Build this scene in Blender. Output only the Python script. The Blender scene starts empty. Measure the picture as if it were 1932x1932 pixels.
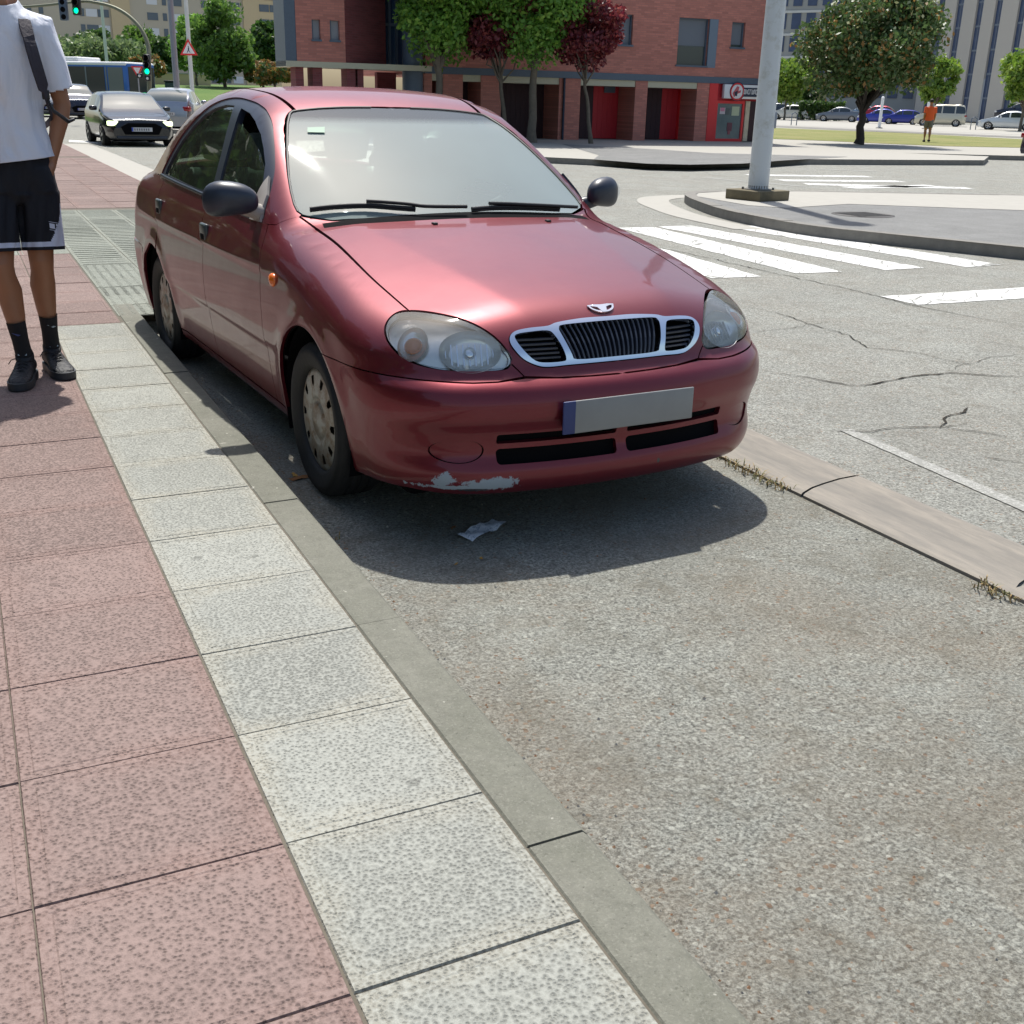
import bpy, bmesh, math, random
import numpy as np
from mathutils import Vector, Matrix, Quaternion
from mathutils.geometry import delaunay_2d_cdt
R_ = math.radians
rnd = random.Random(7)
sc = bpy.context.scene
COL = sc.collection

# ------------------------------------------------------------------ camera
KD = R_(2.929430198)                       # the parked car stands 2.9 degrees off the kerb
CAMC = np.array([-2.07353533, -3.79178799, 1.41092853])
YAW, PIT, ROL, FPX = R_(29.09255278), R_(20.43170648), R_(1.45705444), 2084.084
def k2(x, y): return (x*math.cos(KD)-y*math.sin(KD), x*math.sin(KD)+y*math.cos(KD))
def basis(yaw):
    cy, sy = math.cos(yaw), math.sin(yaw)
    f = np.array([sy, cy, 0]); r = np.array([cy, -sy, 0]); u = np.array([0, 0, 1.])
    f2 = f*math.cos(PIT)-u*math.sin(PIT); u2 = u*math.cos(PIT)+f*math.sin(PIT)
    return r*math.cos(ROL)+u2*math.sin(ROL), u2*math.cos(ROL)-r*math.sin(ROL), f2
RC = basis(YAW)                            # in the car's frame
RW = basis(YAW-KD)                         # in the world (kerb) frame
CAMW = np.array([*k2(CAMC[0], CAMC[1]), CAMC[2]])
cam = bpy.data.cameras.new('camera'); camo = bpy.data.objects.new('camera', cam); COL.objects.link(camo)
r, u, f = RW
camo.matrix_world = Matrix(((r[0], u[0], -f[0], CAMW[0]), (r[1], u[1], -f[1], CAMW[1]), (r[2], u[2], -f[2], CAMW[2]), (0, 0, 0, 1)))
cam.sensor_width = 36; cam.lens = 36*FPX/1932; cam.clip_start = .05; cam.clip_end = 3000
sc.camera = camo
def gp(px, py, z=0.):                      # a ground point seen at (px, py) of the photograph, world frame
    d = (px-966)/FPX*r-(py-966)/FPX*u+f
    t = (z-CAMW[2])/d[2]; p = CAMW+d*t
    return (float(p[0]), float(p[1]))
def dp(px, py, depth):                     # a point at a given distance along the view axis
    d = (px-966)/FPX*r-(py-966)/FPX*u+f
    p = CAMW+d*depth
    return (float(p[0]), float(p[1]), float(p[2]))

# ------------------------------------------------------------------ light
SUN = Vector((.15, .46, 1.)).normalized()
w = bpy.data.worlds.new('World'); sc.world = w; w.use_nodes = True
nt = w.node_tree; bg = nt.nodes['Background']
sky = nt.nodes.new('ShaderNodeTexSky'); sky.sky_type = 'NISHITA'; sky.sun_disc = False
sky.sun_elevation = math.asin(SUN.z); sky.sun_rotation = math.atan2(SUN.x, SUN.y)
sky.air_density = 1.2; sky.dust_density = 2.5; sky.ozone_density = 1.0
nt.links.new(sky.outputs[0], bg.inputs[0]); bg.inputs[1].default_value = .125
sl = bpy.data.lights.new('sun', 'SUN'); sl.energy = 4.6; sl.angle = R_(.9); sl.color = (1, .965, .90)
so = bpy.data.objects.new('sun', sl); COL.objects.link(so); so.rotation_euler = SUN.to_track_quat('Z', 'Y').to_euler()
sc.view_settings.view_transform = 'Standard'; sc.view_settings.look = 'None'
sc.view_settings.exposure = .25; sc.view_settings.gamma = 1
sc.render.engine = 'CYCLES'

# ------------------------------------------------------------------ object helpers
def tag(o, label=None, cat=None, group=None, kind=None):
    if label: o['label'] = label
    if cat: o['category'] = cat
    if group: o['group'] = group
    if kind: o['kind'] = kind
    return o
def empty(name, loc=(0, 0, 0), rz=0., label=None, cat=None, group=None):
    o = bpy.data.objects.new(name, None); COL.objects.link(o); o.empty_display_size = .2
    o.location = loc; o.rotation_euler = (0, 0, rz); return tag(o, label, cat, group)
def mobj(name, verts, faces, mat, parent=None, smooth=False, mats=None, mi=None):
    me = bpy.data.meshes.new(name); me.from_pydata([tuple(map(float, v)) for v in verts], [], faces)
    for m in (mats or [mat]): me.materials.append(m)
    if mi is not None: me.polygons.foreach_set('material_index', mi)
    if smooth: me.polygons.foreach_set('use_smooth', [True]*len(faces))
    me.update()
    o = bpy.data.objects.new(name, me); COL.objects.link(o)
    if parent: o.parent = parent
    return o
def copy_tree(o, parent=None):
    n = o.copy(); COL.objects.link(n)
    if parent: n.parent = parent
    for ch in o.children: copy_tree(ch, n)
    return n
class MB:
    """collects shapes, builds ONE mesh object"""
    def __init__(s): s.v = []; s.f = []; s.sm = []; s.mi = []; s.cur = 0
    def add(s, v, f, sm=False):
        b = len(s.v); s.v += [tuple(map(float, p)) for p in v]; s.f += [tuple(b+i for i in q) for q in f]; s.sm += [sm]*len(f); s.mi += [s.cur]*len(f); return s
    def box(s, x0, x1, y0, y1, z0, z1, M=None):
        v = [(x, y, z) for z in (z0, z1) for y in (y0, y1) for x in (x0, x1)]
        if M is not None: v = [tuple(M @ Vector(p)) for p in v]
        return s.add(v, [(0, 2, 3, 1), (4, 5, 7, 6), (0, 1, 5, 4), (2, 6, 7, 3), (0, 4, 6, 2), (1, 3, 7, 5)])
    def bbox(s, x0, x1, y0, y1, z0, z1, b=.01, M=None):
        """a box with chamfered edges"""
        bm = bmesh.new(); bmesh.ops.create_cube(bm, size=1)
        bmesh.ops.scale(bm, vec=(x1-x0, y1-y0, z1-z0), verts=bm.verts)
        bmesh.ops.translate(bm, vec=((x0+x1)/2, (y0+y1)/2, (z0+z1)/2), verts=bm.verts)
        bmesh.ops.bevel(bm, geom=bm.edges[:], offset=b, segments=2, affect='EDGES', profile=.5)
        if M is not None: bmesh.ops.transform(bm, matrix=M, verts=bm.verts)
        bm.verts.index_update(); s.add([v.co[:] for v in bm.verts], [[v.index for v in q.verts] for q in bm.faces], True); bm.free(); return s
    def tube(s, pts, rad, n=10, caps=True, sm=True):
        pts = [Vector(p) for p in pts]; rr = rad if hasattr(rad, '__len__') else [rad]*len(pts)
        v = []; fc = []; up = None
        for i, p in enumerate(pts):
            t = ((pts[min(i+1, len(pts)-1)]-p).normalized()+(p-pts[max(i-1, 0)]).normalized()).normalized()
            if up is None:
                up = Vector((0, 0, 1)) if abs(t.z) < .9 else Vector((1, 0, 0))
            a = t.cross(up).normalized(); bb = a.cross(t).normalized(); up = bb
            for k in range(n):
                an = 2*math.pi*k/n; v.append(p+(a*math.cos(an)+bb*math.sin(an))*rr[i])
        for i in range(len(pts)-1):
            for k in range(n):
                fc.append((i*n+k, i*n+(k+1) % n, (i+1)*n+(k+1) % n, (i+1)*n+k))
        s.add(v, fc, sm)
        if caps: s.add(v[:n], [tuple(range(n))]); s.add(v[-n:], [tuple(range(n))[::-1]])
        return s
    def lathe(s, prof, n=32, M=None, caps=False):
        """profile of (radius, height), spun round z"""
        v = []; fc = []
        for (q, h) in prof:
            for k in range(n): an = 2*math.pi*k/n; v.append((q*math.cos(an), q*math.sin(an), h))
        for i in range(len(prof)-1):
            for k in range(n): fc.append((i*n+k, i*n+(k+1) % n, (i+1)*n+(k+1) % n, (i+1)*n+k))
        if M is not None: v = [tuple(M @ Vector(p)) for p in v]
        s.add(v, fc, True)
        if caps: s.add(v[:n], [tuple(range(n))[::-1]]); s.add(v[-n:], [tuple(range(n))])
        return s
    def prism(s, pts, z0, z1, M=None):
        n = len(pts); v = [(x, y, z0) for x, y in pts]+[(x, y, z1) for x, y in pts]
        if M is not None: v = [tuple(M @ Vector(p)) for p in v]
        return s.add(v, [tuple(range(n))[::-1], tuple(range(n, 2*n))]+[(i, (i+1) % n, n+(i+1) % n, n+i) for i in range(n)])
    def build(s, name, mat, parent=None, label=None, cat=None, group=None, kind=None, mats=None):
        me = bpy.data.meshes.new(name); me.from_pydata(s.v, [], s.f)
        for m in (mats or [mat]): me.materials.append(m)
        me.polygons.foreach_set('use_smooth', s.sm); me.polygons.foreach_set('material_index', s.mi); me.update()
        o = bpy.data.objects.new(name, me); COL.objects.link(o)
        if parent: o.parent = parent
        return tag(o, label, cat, group, kind)

# ------------------------------------------------------------------ material helpers
class NT:
    def __init__(s, name):
        s.m = bpy.data.materials.new(name); s.m.use_nodes = True; s.t = s.m.node_tree; s.b = s.t.nodes['Principled BSDF']; s.o = s.t.nodes['Material Output']
    def n(s, t, **k):
        nd = s.t.nodes.new('ShaderNode'+t)
        for a, b in k.items():
            if a in nd.inputs.keys(): s.put(nd.inputs[a], b)
            else: setattr(nd, a, b)
        return nd
    def put(s, i, v):
        if isinstance(v, bpy.types.NodeSocket): s.t.links.new(v, i)
        elif hasattr(v, 'outputs'): s.t.links.new(v.outputs[0], i)
        else: i.default_value = v
    def math(s, op, a, b=0., c=None):
        nd = s.t.nodes.new('ShaderNodeMath'); nd.operation = op
        s.put(nd.inputs[0], a); s.put(nd.inputs[1], b)
        if c is not None: s.put(nd.inputs[2], c)
        return nd.outputs[0]
    def mix(s, f, a, b, mode='MIX'):
        nd = s.t.nodes.new('ShaderNodeMix'); nd.data_type = 'RGBA'; nd.blend_type = mode
        s.put(nd.inputs[0], f); s.put(nd.inputs[6], c4(a)); s.put(nd.inputs[7], c4(b)); return nd.outputs[2]
    def ramp(s, fac, stops, interp='LINEAR'):
        nd = s.t.nodes.new('ShaderNodeValToRGB'); nd.color_ramp.interpolation = interp; el = nd.color_ramp.elements
        for i, (p, c) in enumerate(stops):
            e = el[i] if i < 2 else el.new(p)
            e.position = p; e.color = c4(c)
        s.put(nd.inputs[0], fac); return nd.outputs[0]
    def co(s, kind='Object'): return s.n('TexCoord').outputs[kind]
    def noise(s, scale, detail=2., rough=.5, vec=None, out=0, dist=0.):
        nd = s.n('TexNoise'); nd.inputs['Scale'].default_value = scale; nd.inputs['Detail'].default_value = detail; nd.inputs['Roughness'].default_value = rough
        nd.inputs['Distortion'].default_value = dist
        s.put(nd.inputs['Vector'], vec if vec is not None else s.co()); return nd.outputs[out]
    def voro(s, scale, feature='F1', out='Distance', vec=None, rand=1.):
        nd = s.n('TexVoronoi'); nd.feature = feature; nd.inputs['Scale'].default_value = scale; nd.inputs['Randomness'].default_value = rand
        s.put(nd.inputs['Vector'], vec if vec is not None else s.co()); return nd.outputs[out]
    def bump(s, h, strength=.5, dist=.01, normal=None):
        nd = s.n('Bump'); nd.inputs['Strength'].default_value = strength; nd.inputs['Distance'].default_value = dist
        s.put(nd.inputs['Height'], h)
        if normal is not None: s.put(nd.inputs['Normal'], normal)
        s.put(s.b.inputs['Normal'], nd.outputs[0]); return nd.outputs[0]
    def set(s, **k):
        for a, b in k.items(): s.put(s.b.inputs[a.replace('_', ' ')], c4(b) if isinstance(b, tuple) else b)
        return s
def c4(c):
    if isinstance(c, tuple) and len(c) == 3: return (*c, 1.)
    return c
def srgb(r_, g_, b_):
    return tuple((c/255/12.92 if c/255 <= .04045 else ((c/255+.055)/1.055)**2.4) for c in (r_, g_, b_))
def plain(name, col, rough=.6, metal=0., spec=.5, vary=.0, bump=0., bs=60., coat=0.):
    n = NT(name)
    if vary:
        f_ = n.noise(bs*.3, 4, .6); c = n.mix(f_, tuple(max(0, x*(1-vary)) for x in col), tuple(x*(1+vary) for x in col)); n.put(n.b.inputs['Base Color'], c)
    else: n.set(Base_Color=tuple(col))
    n.set(Roughness=rough, Metallic=metal); n.b.inputs['Specular IOR Level'].default_value = spec; n.b.inputs['Coat Weight'].default_value = coat
    if bump: n.bump(n.noise(bs, 4, .6), bump, .01)
    return n.m
M = {}
# ------------------------------------------------------------------ the red saloon: implicit body surface
def smax(a, b, k):
    h = np.maximum(k-np.abs(a-b), 0)/k
    return np.maximum(a, b)+h*h*k*.25
def smin(a, b, k): return -smax(-a, -b, k)
def ip(x, xs, ys):
    """smooth monotone-ish interpolation through points (Catmull-Rom slopes)"""
    xs = np.asarray(xs, float); ys = np.asarray(ys, float)
    m = np.gradient(ys, xs); x = np.clip(x, xs[0], xs[-1]); i = np.clip(np.searchsorted(xs, x)-1, 0, len(xs)-2)
    h = xs[i+1]-xs[i]; t = (x-xs[i])/h
    return (2*t**3-3*t**2+1)*ys[i]+(t**3-2*t**2+t)*h*m[i]+(-2*t**3+3*t**2)*ys[i+1]+(t**3-t**2)*h*m[i+1]
def sstep(a, b, x):
    t = np.clip((x-a)/(b-a), 0, 1); return t*t*(3-2*t)
WR = .345
def half_w(y, z):
    wp = ip(y, [-.9, -.6, -.35, 0, .4, 1.2, 2.2, 2.7, 3.1, 3.45], [.775, .805, .822, .830, .834, .836, .838, .836, .83, .81])
    dz = z-.60
    wv = wp-np.where(dz > 0, .42*dz**2, .30*dz**2)
    wv = wv-.010*sstep(.50, .46, z)*sstep(.25, .45, y)*sstep(2.4, 2.2, y)        # scooped lower doors
    for yc in (0., 2.52):
        rr = np.sqrt((y-yc)**2+(z-.29)**2); wv = wv+.010*np.exp(-((rr-.36)/.05)**2)
    return wv
def nose_y(x, z):
    c = ip(z, [.16, .20, .26, .34, .40, .46, .52, .555, .575, .60, .66, .72, .76, .80],
              [-.775, -.815, -.838, -.812, -.822, -.845, -.840, -.818, -.785, -.770, -.755, -.728, -.70, -.66])
    return c+.075*(np.abs(x)/.55)**2.2
def tail_y(x, z):
    c = ip(z, [.2, .35, .5, .6, .64, .75, .95, 1.05], [3.33, 3.385, 3.405, 3.39, 3.345, 3.34, 3.31, 3.28])
    return c-.06*(np.abs(x)/.6)**2.2
def hood_z(x, y):
    c = ip(y, [-.80, -.72, -.65, -.55, -.4, -.2, .0, .2, .40, .60, .9, 1.6, 2.6, 2.85, 3.05, 3.2, 3.32, 3.45],
              [.70, .742, .770, .797, .830, .868, .903, .937, .965, .975, .985, .99, 1.01, 1.02, 1.018, 1.005, .985, .93])
    ax = np.abs(x); xc = ip(y, [-.8, -.62, .5, .7], [.27, .30, .50, .52])
    front = sstep(1.2, .6, y)
    d = .022*(ax/.6)**2
    ov = ax-xc; sof = .5*(ov+np.sqrt(ov*ov+.0004))
    d = d+front*(.115*sof)*(.75+.45*sstep(.1, -.5, y))
    return c-d
def roof_z(x, y):
    c = ip(y, [.10, .25, .382, .60, .85, 1.0, 1.10, 1.17, 1.26, 1.4, 1.6, 1.8, 2.1, 2.35, 2.55, 2.75, 2.95, 3.05, 3.2],
              [.80, .895, .969, 1.092, 1.225, 1.299, 1.343, 1.371, 1.399, 1.428, 1.449, 1.455, 1.437, 1.392, 1.325, 1.23, 1.10, 1.02, .90])
    ax = np.abs(x); dz = ip(y, [.2, .6, 1.1, 1.4, 2.3, 2.9], [.062, .055, .030, .028, .035, .05])
    return c-dz*(ax/.55)**2.2-2.*np.maximum(.12-y, 0)-2.*np.maximum(y-3.18, 0)
def gh_w(y, z):
    b = .792-.39*(z-.94)-.13*(z-.94)**2
    b = b-.060*np.clip((1.25-y)/.85, 0, 2)**2-.05*np.clip((y-1.9)/1.0, 0, 2)**2
    return b
def F(x, y, z):
    ax = np.abs(x)
    side = ax-half_w(y, z)
    lo = smax(side, nose_y(x, z)-y, .26)
    lo = smax(lo, y-tail_y(x, z), .22)
    lo = smax(lo, (z-hood_z(x, y))*.96, .11)
    lo = smax(lo, .165-z, .05)
    g = smax(ax-gh_w(y, z), (z-roof_z(x, y))*.9, .08)
    g = np.maximum(g, .78-z)
    return smin(lo, g, .028)
def gradF(P):
    e = 1e-3; x, y, z = P.T
    g = np.stack([F(x+e, y, z)-F(x-e, y, z), F(x, y+e, z)-F(x, y-e, z), F(x, y, z+e)-F(x, y, z-e)], 1)
    return g/np.linalg.norm(g, axis=1)[:, None]
def cast(O, D, t0, t1, n=75):
    """first root of F walking from t0 to t1 along O + D t"""
    O = np.atleast_2d(O).astype(float); D = np.atleast_2d(D).astype(float)
    ts = np.linspace(t0, t1, n); hi = np.full(len(O), t1, float); lo = np.full(len(O), t0, float); done = np.zeros(len(O), bool)
    prev = t0
    for t in ts[1:]:
        P = O+D*t; v = F(P[:, 0], P[:, 1], P[:, 2]); hit = (v < 0) & ~done
        hi[hit] = t; lo[hit] = prev; done |= hit; prev = t
    for _ in range(26):
        mid = (lo+hi)/2; P = O+D*mid[:, None]; v = F(P[:, 0], P[:, 1], P[:, 2]); ins = v < 0
        hi = np.where(ins, mid, hi); lo = np.where(ins, lo, mid)
    P = O+D*hi[:, None]; P[~done] = np.nan
    return P
CY, CR, RY = .3, .83, 2.7                    # the wall is unrolled: round a vertical axis in front of CY and behind RY
def w_to3(S):                                # S = (s, z), the side at x < 0
    s, z = S[:, 0], S[:, 1]; th = np.where(s < CY, (CY-s)/CR, 0.); tb = np.where(s > RY, (s-RY)/CR, 0.)
    D = np.stack([-np.cos(th+tb), -np.sin(th)+np.sin(tb), np.zeros_like(s)], 1)
    O = np.stack([np.zeros_like(s), np.clip(s, CY, RY), z], 1)
    return cast(O, D, 1.6, .02)
def w_from3(P):
    x, y, z = P.T; ax = np.maximum(-x, 0)
    s = np.where(y < CY, CY-CR*np.arctan2(CY-y, ax), np.where(y > RY, RY+CR*np.arctan2(y-RY, ax), y))
    return np.stack([s, z], 1)
def t_to3(S):
    O = np.stack([S[:, 0], S[:, 1], np.zeros(len(S))], 1); return cast(O, np.array([[0, 0, 1.]]*len(S)), 1.6, .3)
def t_from3(P): return P[:, :2].copy()
def h_to3(S):
    q = S[:, 1]; D = np.stack([0*q, -np.cos(q), np.sin(q)], 1); O = np.stack([S[:, 0], 0*q+.55, 0*q+.35], 1); return cast(O, D, 1.9, .3)
def h_from3(P): return np.stack([P[:, 0], np.arctan2(P[:, 2]-.35, .55-P[:, 1])], 1)
def yz(pts):                                 # points given in side view
    a = np.array(pts, float); O = np.stack([np.zeros(len(a)), a[:, 0], a[:, 1]], 1); return cast(O, np.array([[-1., 0, 0]]*len(a)), 1.2, .02)
def xz(pts):                                 # points given in front view
    a = np.array(pts, float); O = np.stack([a[:, 0], np.full(len(a), .2), a[:, 1]], 1); return cast(O, np.array([[0, -1., 0]]*len(a)), 1.4, .02)
def xyt(pts): return t_to3(np.array(pts, float))
def trace(pts):                              # outline points picked off the photograph, dropped onto the body surface
    a = np.array(pts, float); rc, uc, fc = RC
    D = ((a[:, 0]-966)/FPX)[:, None]*rc-((a[:, 1]-966)/FPX)[:, None]*uc+fc
    return cast(np.tile(CAMC, (len(a), 1)), D, 2.0, 8.5, 330)
def dens(P, step, closed=True):
    out = []; n = len(P)
    for i in range(n if closed else n-1):
        a, b = P[i], P[(i+1) % n]; k = max(1, int(math.ceil(np.linalg.norm(b-a)/step)))
        for j in range(k): out.append(a+(b-a)*j/k)
    if not closed: out.append(P[-1])
    return np.array(out)
def crv(P, n=8, closed=False):
    """Catmull-Rom curve through 2-D or 3-D points"""
    P = np.asarray(P, float); m = len(P); out = []
    for i in range(m if closed else m-1):
        if closed: p0, p1, p2, p3 = P[i-1], P[i], P[(i+1) % m], P[(i+2) % m]
        else: p0, p1, p2, p3 = P[max(i-1, 0)], P[i], P[i+1], P[min(i+2, m-1)]
        for j in range(n):
            t = j/n; out.append(.5*((2*p1)+(-p0+p2)*t+(2*p0-5*p1+4*p2-p3)*t*t+(-p0+3*p1-3*p2+p3)*t**3))
    if not closed: out.append(P[-1])
    return np.array(out)
def area(P): x, y = P.T; return .5*np.sum(x*np.roll(y, -1)-y*np.roll(x, -1))
def inset(P, d, keep=None):
    if area(P) < 0: P = P[::-1]
    e = np.roll(P, -1, 0)-P; L = np.linalg.norm(e, axis=1); P = P[L > 1e-6]; e = np.roll(P, -1, 0)-P; e /= np.linalg.norm(e, axis=1)[:, None]
    nrm = np.stack([-e[:, 1], e[:, 0]], 1); a = nrm+np.roll(nrm, 1, 0); l = np.linalg.norm(a, axis=1)[:, None]; a = a/np.maximum(l, .3)
    c = np.clip((a*nrm).sum(1), .45, 1)[:, None]
    Q = P+a*d/c
    if keep is not None: k = keep(P); Q[k] = P[k]
    return Q
def inside(pt, loops):
    x, y = pt[:, 0], pt[:, 1]; c = np.zeros(len(pt), bool)
    for L in loops:
        x0, y0 = L[:, 0], L[:, 1]; x1, y1 = np.roll(x0, -1), np.roll(y0, -1)
        for i in range(len(L)):
            cond = ((y0[i] > y) != (y1[i] > y)); dy = (y1[i]-y0[i]) or 1e-12
            c ^= cond & (x < (x1[i]-x0[i])*(y-y0[i])/dy+x0[i])
    return c
def patch(name, outer, dom, mat, parent, holes=(), step=.025, gap=.0025, off=0., flange=.014, mirror=None, weld=False, hgap=0., label=None, bound=None):
    """a body panel: 2-D outline in a domain ('w' wall or 't' top), filled, dropped on the body surface"""
    to3 = {'w': w_to3, 't': t_to3, 'h': h_to3}[dom]
    bs = bound or step*.8
    keep = None
    if weld: 
        lim = CY-CR*math.pi/2
        keep = (lambda P: P[:, 0] < lim+.004) if dom == 'w' else (lambda P: P[:, 0] > -.004)
    loops = [inset(dens(np.asarray(outer), bs), gap, keep) if gap else dens(np.asarray(outer), bs)]
    for h in holes: loops.append(inset(dens(np.asarray(h), bs), -hgap) if hgap else dens(np.asarray(h), bs))
    L0 = loops[0]; mn, mx = L0.min(0), L0.max(0)
    gx = np.arange(mn[0]-step, mx[0]+step, step); gy = np.arange(mn[1]-step, mx[1]+step, step*.88)
    G = np.array([(a+(step/2 if j % 2 else 0), b) for j, b in enumerate(gy) for a in gx]); G = G[inside(G, loops)]
    allb = np.vstack(loops)
    if len(G):
        dmin = np.full(len(G), 9.)
        for q in allb: dmin = np.minimum(dmin, np.abs(G-q).max(1)); 
        G = G[dmin > step*.42]
    pts = np.vstack([allb, G]) if len(G) else allb
    ed = []; b0 = 0
    for L in loops: ed += [(b0+i, b0+(i+1) % len(L)) for i in range(len(L))]; b0 += len(L)
    ov, oe, of, iv, ie, if_ = delaunay_2d_cdt([Vector(p) for p in pts], ed, [], 0, 1e-6)
    V2 = np.array([v[:] for v in ov]); T = np.array([t for t in of if len(t) == 3]); cen = V2[T].mean(1); T = T[inside(cen, loops)]
    a2 = (V2[T[:, 1]]-V2[T[:, 0]]); b2 = (V2[T[:, 2]]-V2[T[:, 0]]); cr = a2[:, 0]*b2[:, 1]-a2[:, 1]*b2[:, 0]; T = T[np.abs(cr) > 1e-9]
    P3 = to3(V2); ok = ~np.isnan(P3[:, 0]); T = T[ok[T].all(1)]
    P3 = np.nan_to_num(P3); N = gradF(P3); 
    if weld and dom == 'w': m_ = keep(V2); P3[m_, 0] = 0; N[m_, 0] = 0
    if weld and dom != 'w': m_ = np.abs(V2[:, 0]) < .004; P3[m_, 0] = 0; N[m_, 0] = 0
    P3 = P3+N*off
    fn = np.cross(P3[T[:, 1]]-P3[T[:, 0]], P3[T[:, 2]]-P3[T[:, 0]]); fl = (fn*N[T].mean(1)).sum(1) < 0; T[fl] = T[fl][:, ::-1]
    verts = [tuple(p) for p in P3]; faces = [tuple(map(int, t)) for t in T]; nl = [N[i] for t in faces for i in t]
    if flange:
        cnt = {}
        for t in faces:
            for i in range(3):
                a, b = t[i], t[(i+1) % 3]; cnt[(a, b)] = cnt.get((a, b), 0)+1
        for (a, b) in list(cnt):
            if (b, a) in cnt: continue
            if weld and abs(P3[a][0]) < 1e-6 and abs(P3[b][0]) < 1e-6: continue
            i0 = len(verts); q = [P3[a], P3[b], P3[b]-N[b]*flange, P3[a]-N[a]*flange]
            verts += [tuple(p) for p in q]; faces.append((i0+1, i0, i0+3, i0+2))
            fnn = np.cross(q[0]-q[1], q[3]-q[1]); l = np.linalg.norm(fnn); fnn = fnn/l if l > 1e-12 else N[a]; nl += [fnn]*4
    def mk(sign):
        vv = list(verts); ff = list(faces); nn = list(nl)
        if sign < 0 or weld:
            mv = [(-a, b, c) for a, b, c in verts]; mf = [t[::-1] for t in faces]; mn_ = []; k = 0
            for t in faces: g = nl[k:k+len(t)]; k += len(t); mn_ += [np.array([-q[0], q[1], q[2]]) for q in g[::-1]]
            if weld: b = len(vv); vv += mv; ff += [tuple(b+i for i in t) for t in mf]; nn += mn_
            else: vv, ff, nn = mv, mf, mn_
        me = bpy.data.meshes.new(name); me.from_pydata([tuple(map(float, v)) for v in vv], [], ff); me.materials.append(mat)
        me.polygons.foreach_set('use_smooth', [True]*len(ff)); me.update()
        me.normals_split_custom_set([tuple(map(float, q)) for q in nn])
        o = bpy.data.objects.new(name, me); COL.objects.link(o); o.parent = parent
        if label: o['label'] = label
        return o
    out = [mk(1)]
    if mirror: out.append(mk(-1))
    return out if mirror else out[0]
def W(P): return w_from3(np.atleast_2d(P))
def Hh(P): return h_from3(np.atleast_2d(P))
def Tt(P): return t_from3(np.atleast_2d(P))
def cat_(*a): return np.vstack(a)
# ------------------------------------------------------------------ ground materials
def asphalt(name, base, dens=1., brown=.25, bump=.6, patch=.5):
    """worn asphalt: lumpy grey binder, dark pits, scattered brown and pale stones"""
    n = NT(name); co = n.co(); B = lambda k: tuple(min(.8, x*k) for x in base)
    a1 = n.noise(46*dens, 7, .80, dist=.35); g = n.ramp(a1, [(.32, B(.14)), (.43, B(.66)), (.54, B(1.15)), (.66, B(1.95))])
    a2 = n.noise(108*dens, 4, .72); g = n.mix(.52, g, n.ramp(a2, [(.38, B(.16)), (.48, B(.90)), (.60, B(1.9))]))
    d = n.voro(74*dens); cc = n.n('SeparateColor'); n.put(cc.inputs[0], n.voro(74*dens, out='Color')); R1, R2, R3 = cc.outputs
    sz = n.math('ADD', .20, n.math('MULTIPLY', R3, .30)); stone = n.math('LESS_THAN', n.math('ADD', d, n.math('MULTIPLY', n.math('SUBTRACT', a2, .5), .5)), sz)
    br = n.ramp(n.noise(1.3, 5, .7, dist=.4), [(.40, (0, 0, 0)), (.62, (1, 1, 1))])
    ismb = n.math('MULTIPLY', n.math('GREATER_THAN', R1, n.math('SUBTRACT', .985, n.math('MULTIPLY', br, brown*.22))), stone)
    ispl = n.math('MULTIPLY', n.math('LESS_THAN', R1, .10), stone); isdk = n.math('MULTIPLY', n.math('LESS_THAN', n.math('ABSOLUTE', n.math('SUBTRACT', R1, .2)), .07), stone)
    g = n.mix(n.math('MULTIPLY', ismb, .85), g, n.mix(R2, (.20, .11, .065), (.42, .31, .22))); g = n.mix(n.math('MULTIPLY', ispl, .75), g, B(1.95)); g = n.mix(n.math('MULTIPLY', isdk, .6), g, B(.40))
    g = n.mix(n.math('MULTIPLY', br, brown*.38), g, (base[0]*.80, base[1]*.62, base[2]*.48))
    w1 = n.ramp(n.noise(.75, 6, .72, dist=.6), [(.42, (0, 0, 0)), (.66, (1, 1, 1))]); g = n.mix(n.math('MULTIPLY', w1, patch*.45), g, B(.62))
    w2 = n.ramp(n.noise(4.5, 6, .75, dist=.8), [(.50, (0, 0, 0)), (.72, (1, 1, 1))]); g = n.mix(n.math('MULTIPLY', w2, patch*.75), g, (base[0]*.52, base[1]*.46, base[2]*.38))
    w3 = n.ramp(n.noise(1.9, 5, .7, dist=.5), [(.52, (0, 0, 0)), (.75, (1, 1, 1))]); g = n.mix(n.math('MULTIPLY', w3, .30), g, B(1.45))
    n.put(n.b.inputs['Base Color'], g); n.set(Roughness=.9); n.b.inputs['Specular IOR Level'].default_value = .25
    n.bump(n.math('ADD', n.math('ADD', a1, n.math('MULTIPLY', a2, .5)), n.math('MULTIPLY', stone, .3)), bump, .013)
    return n.m
M['bay'] = asphalt('coarse_bay_asphalt', (.305, .308, .272), 1., 1.1, 1., .8)
M['road'] = asphalt('road_asphalt', (.300, .302, .272), 1.1, .35, .9, .5)
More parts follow.
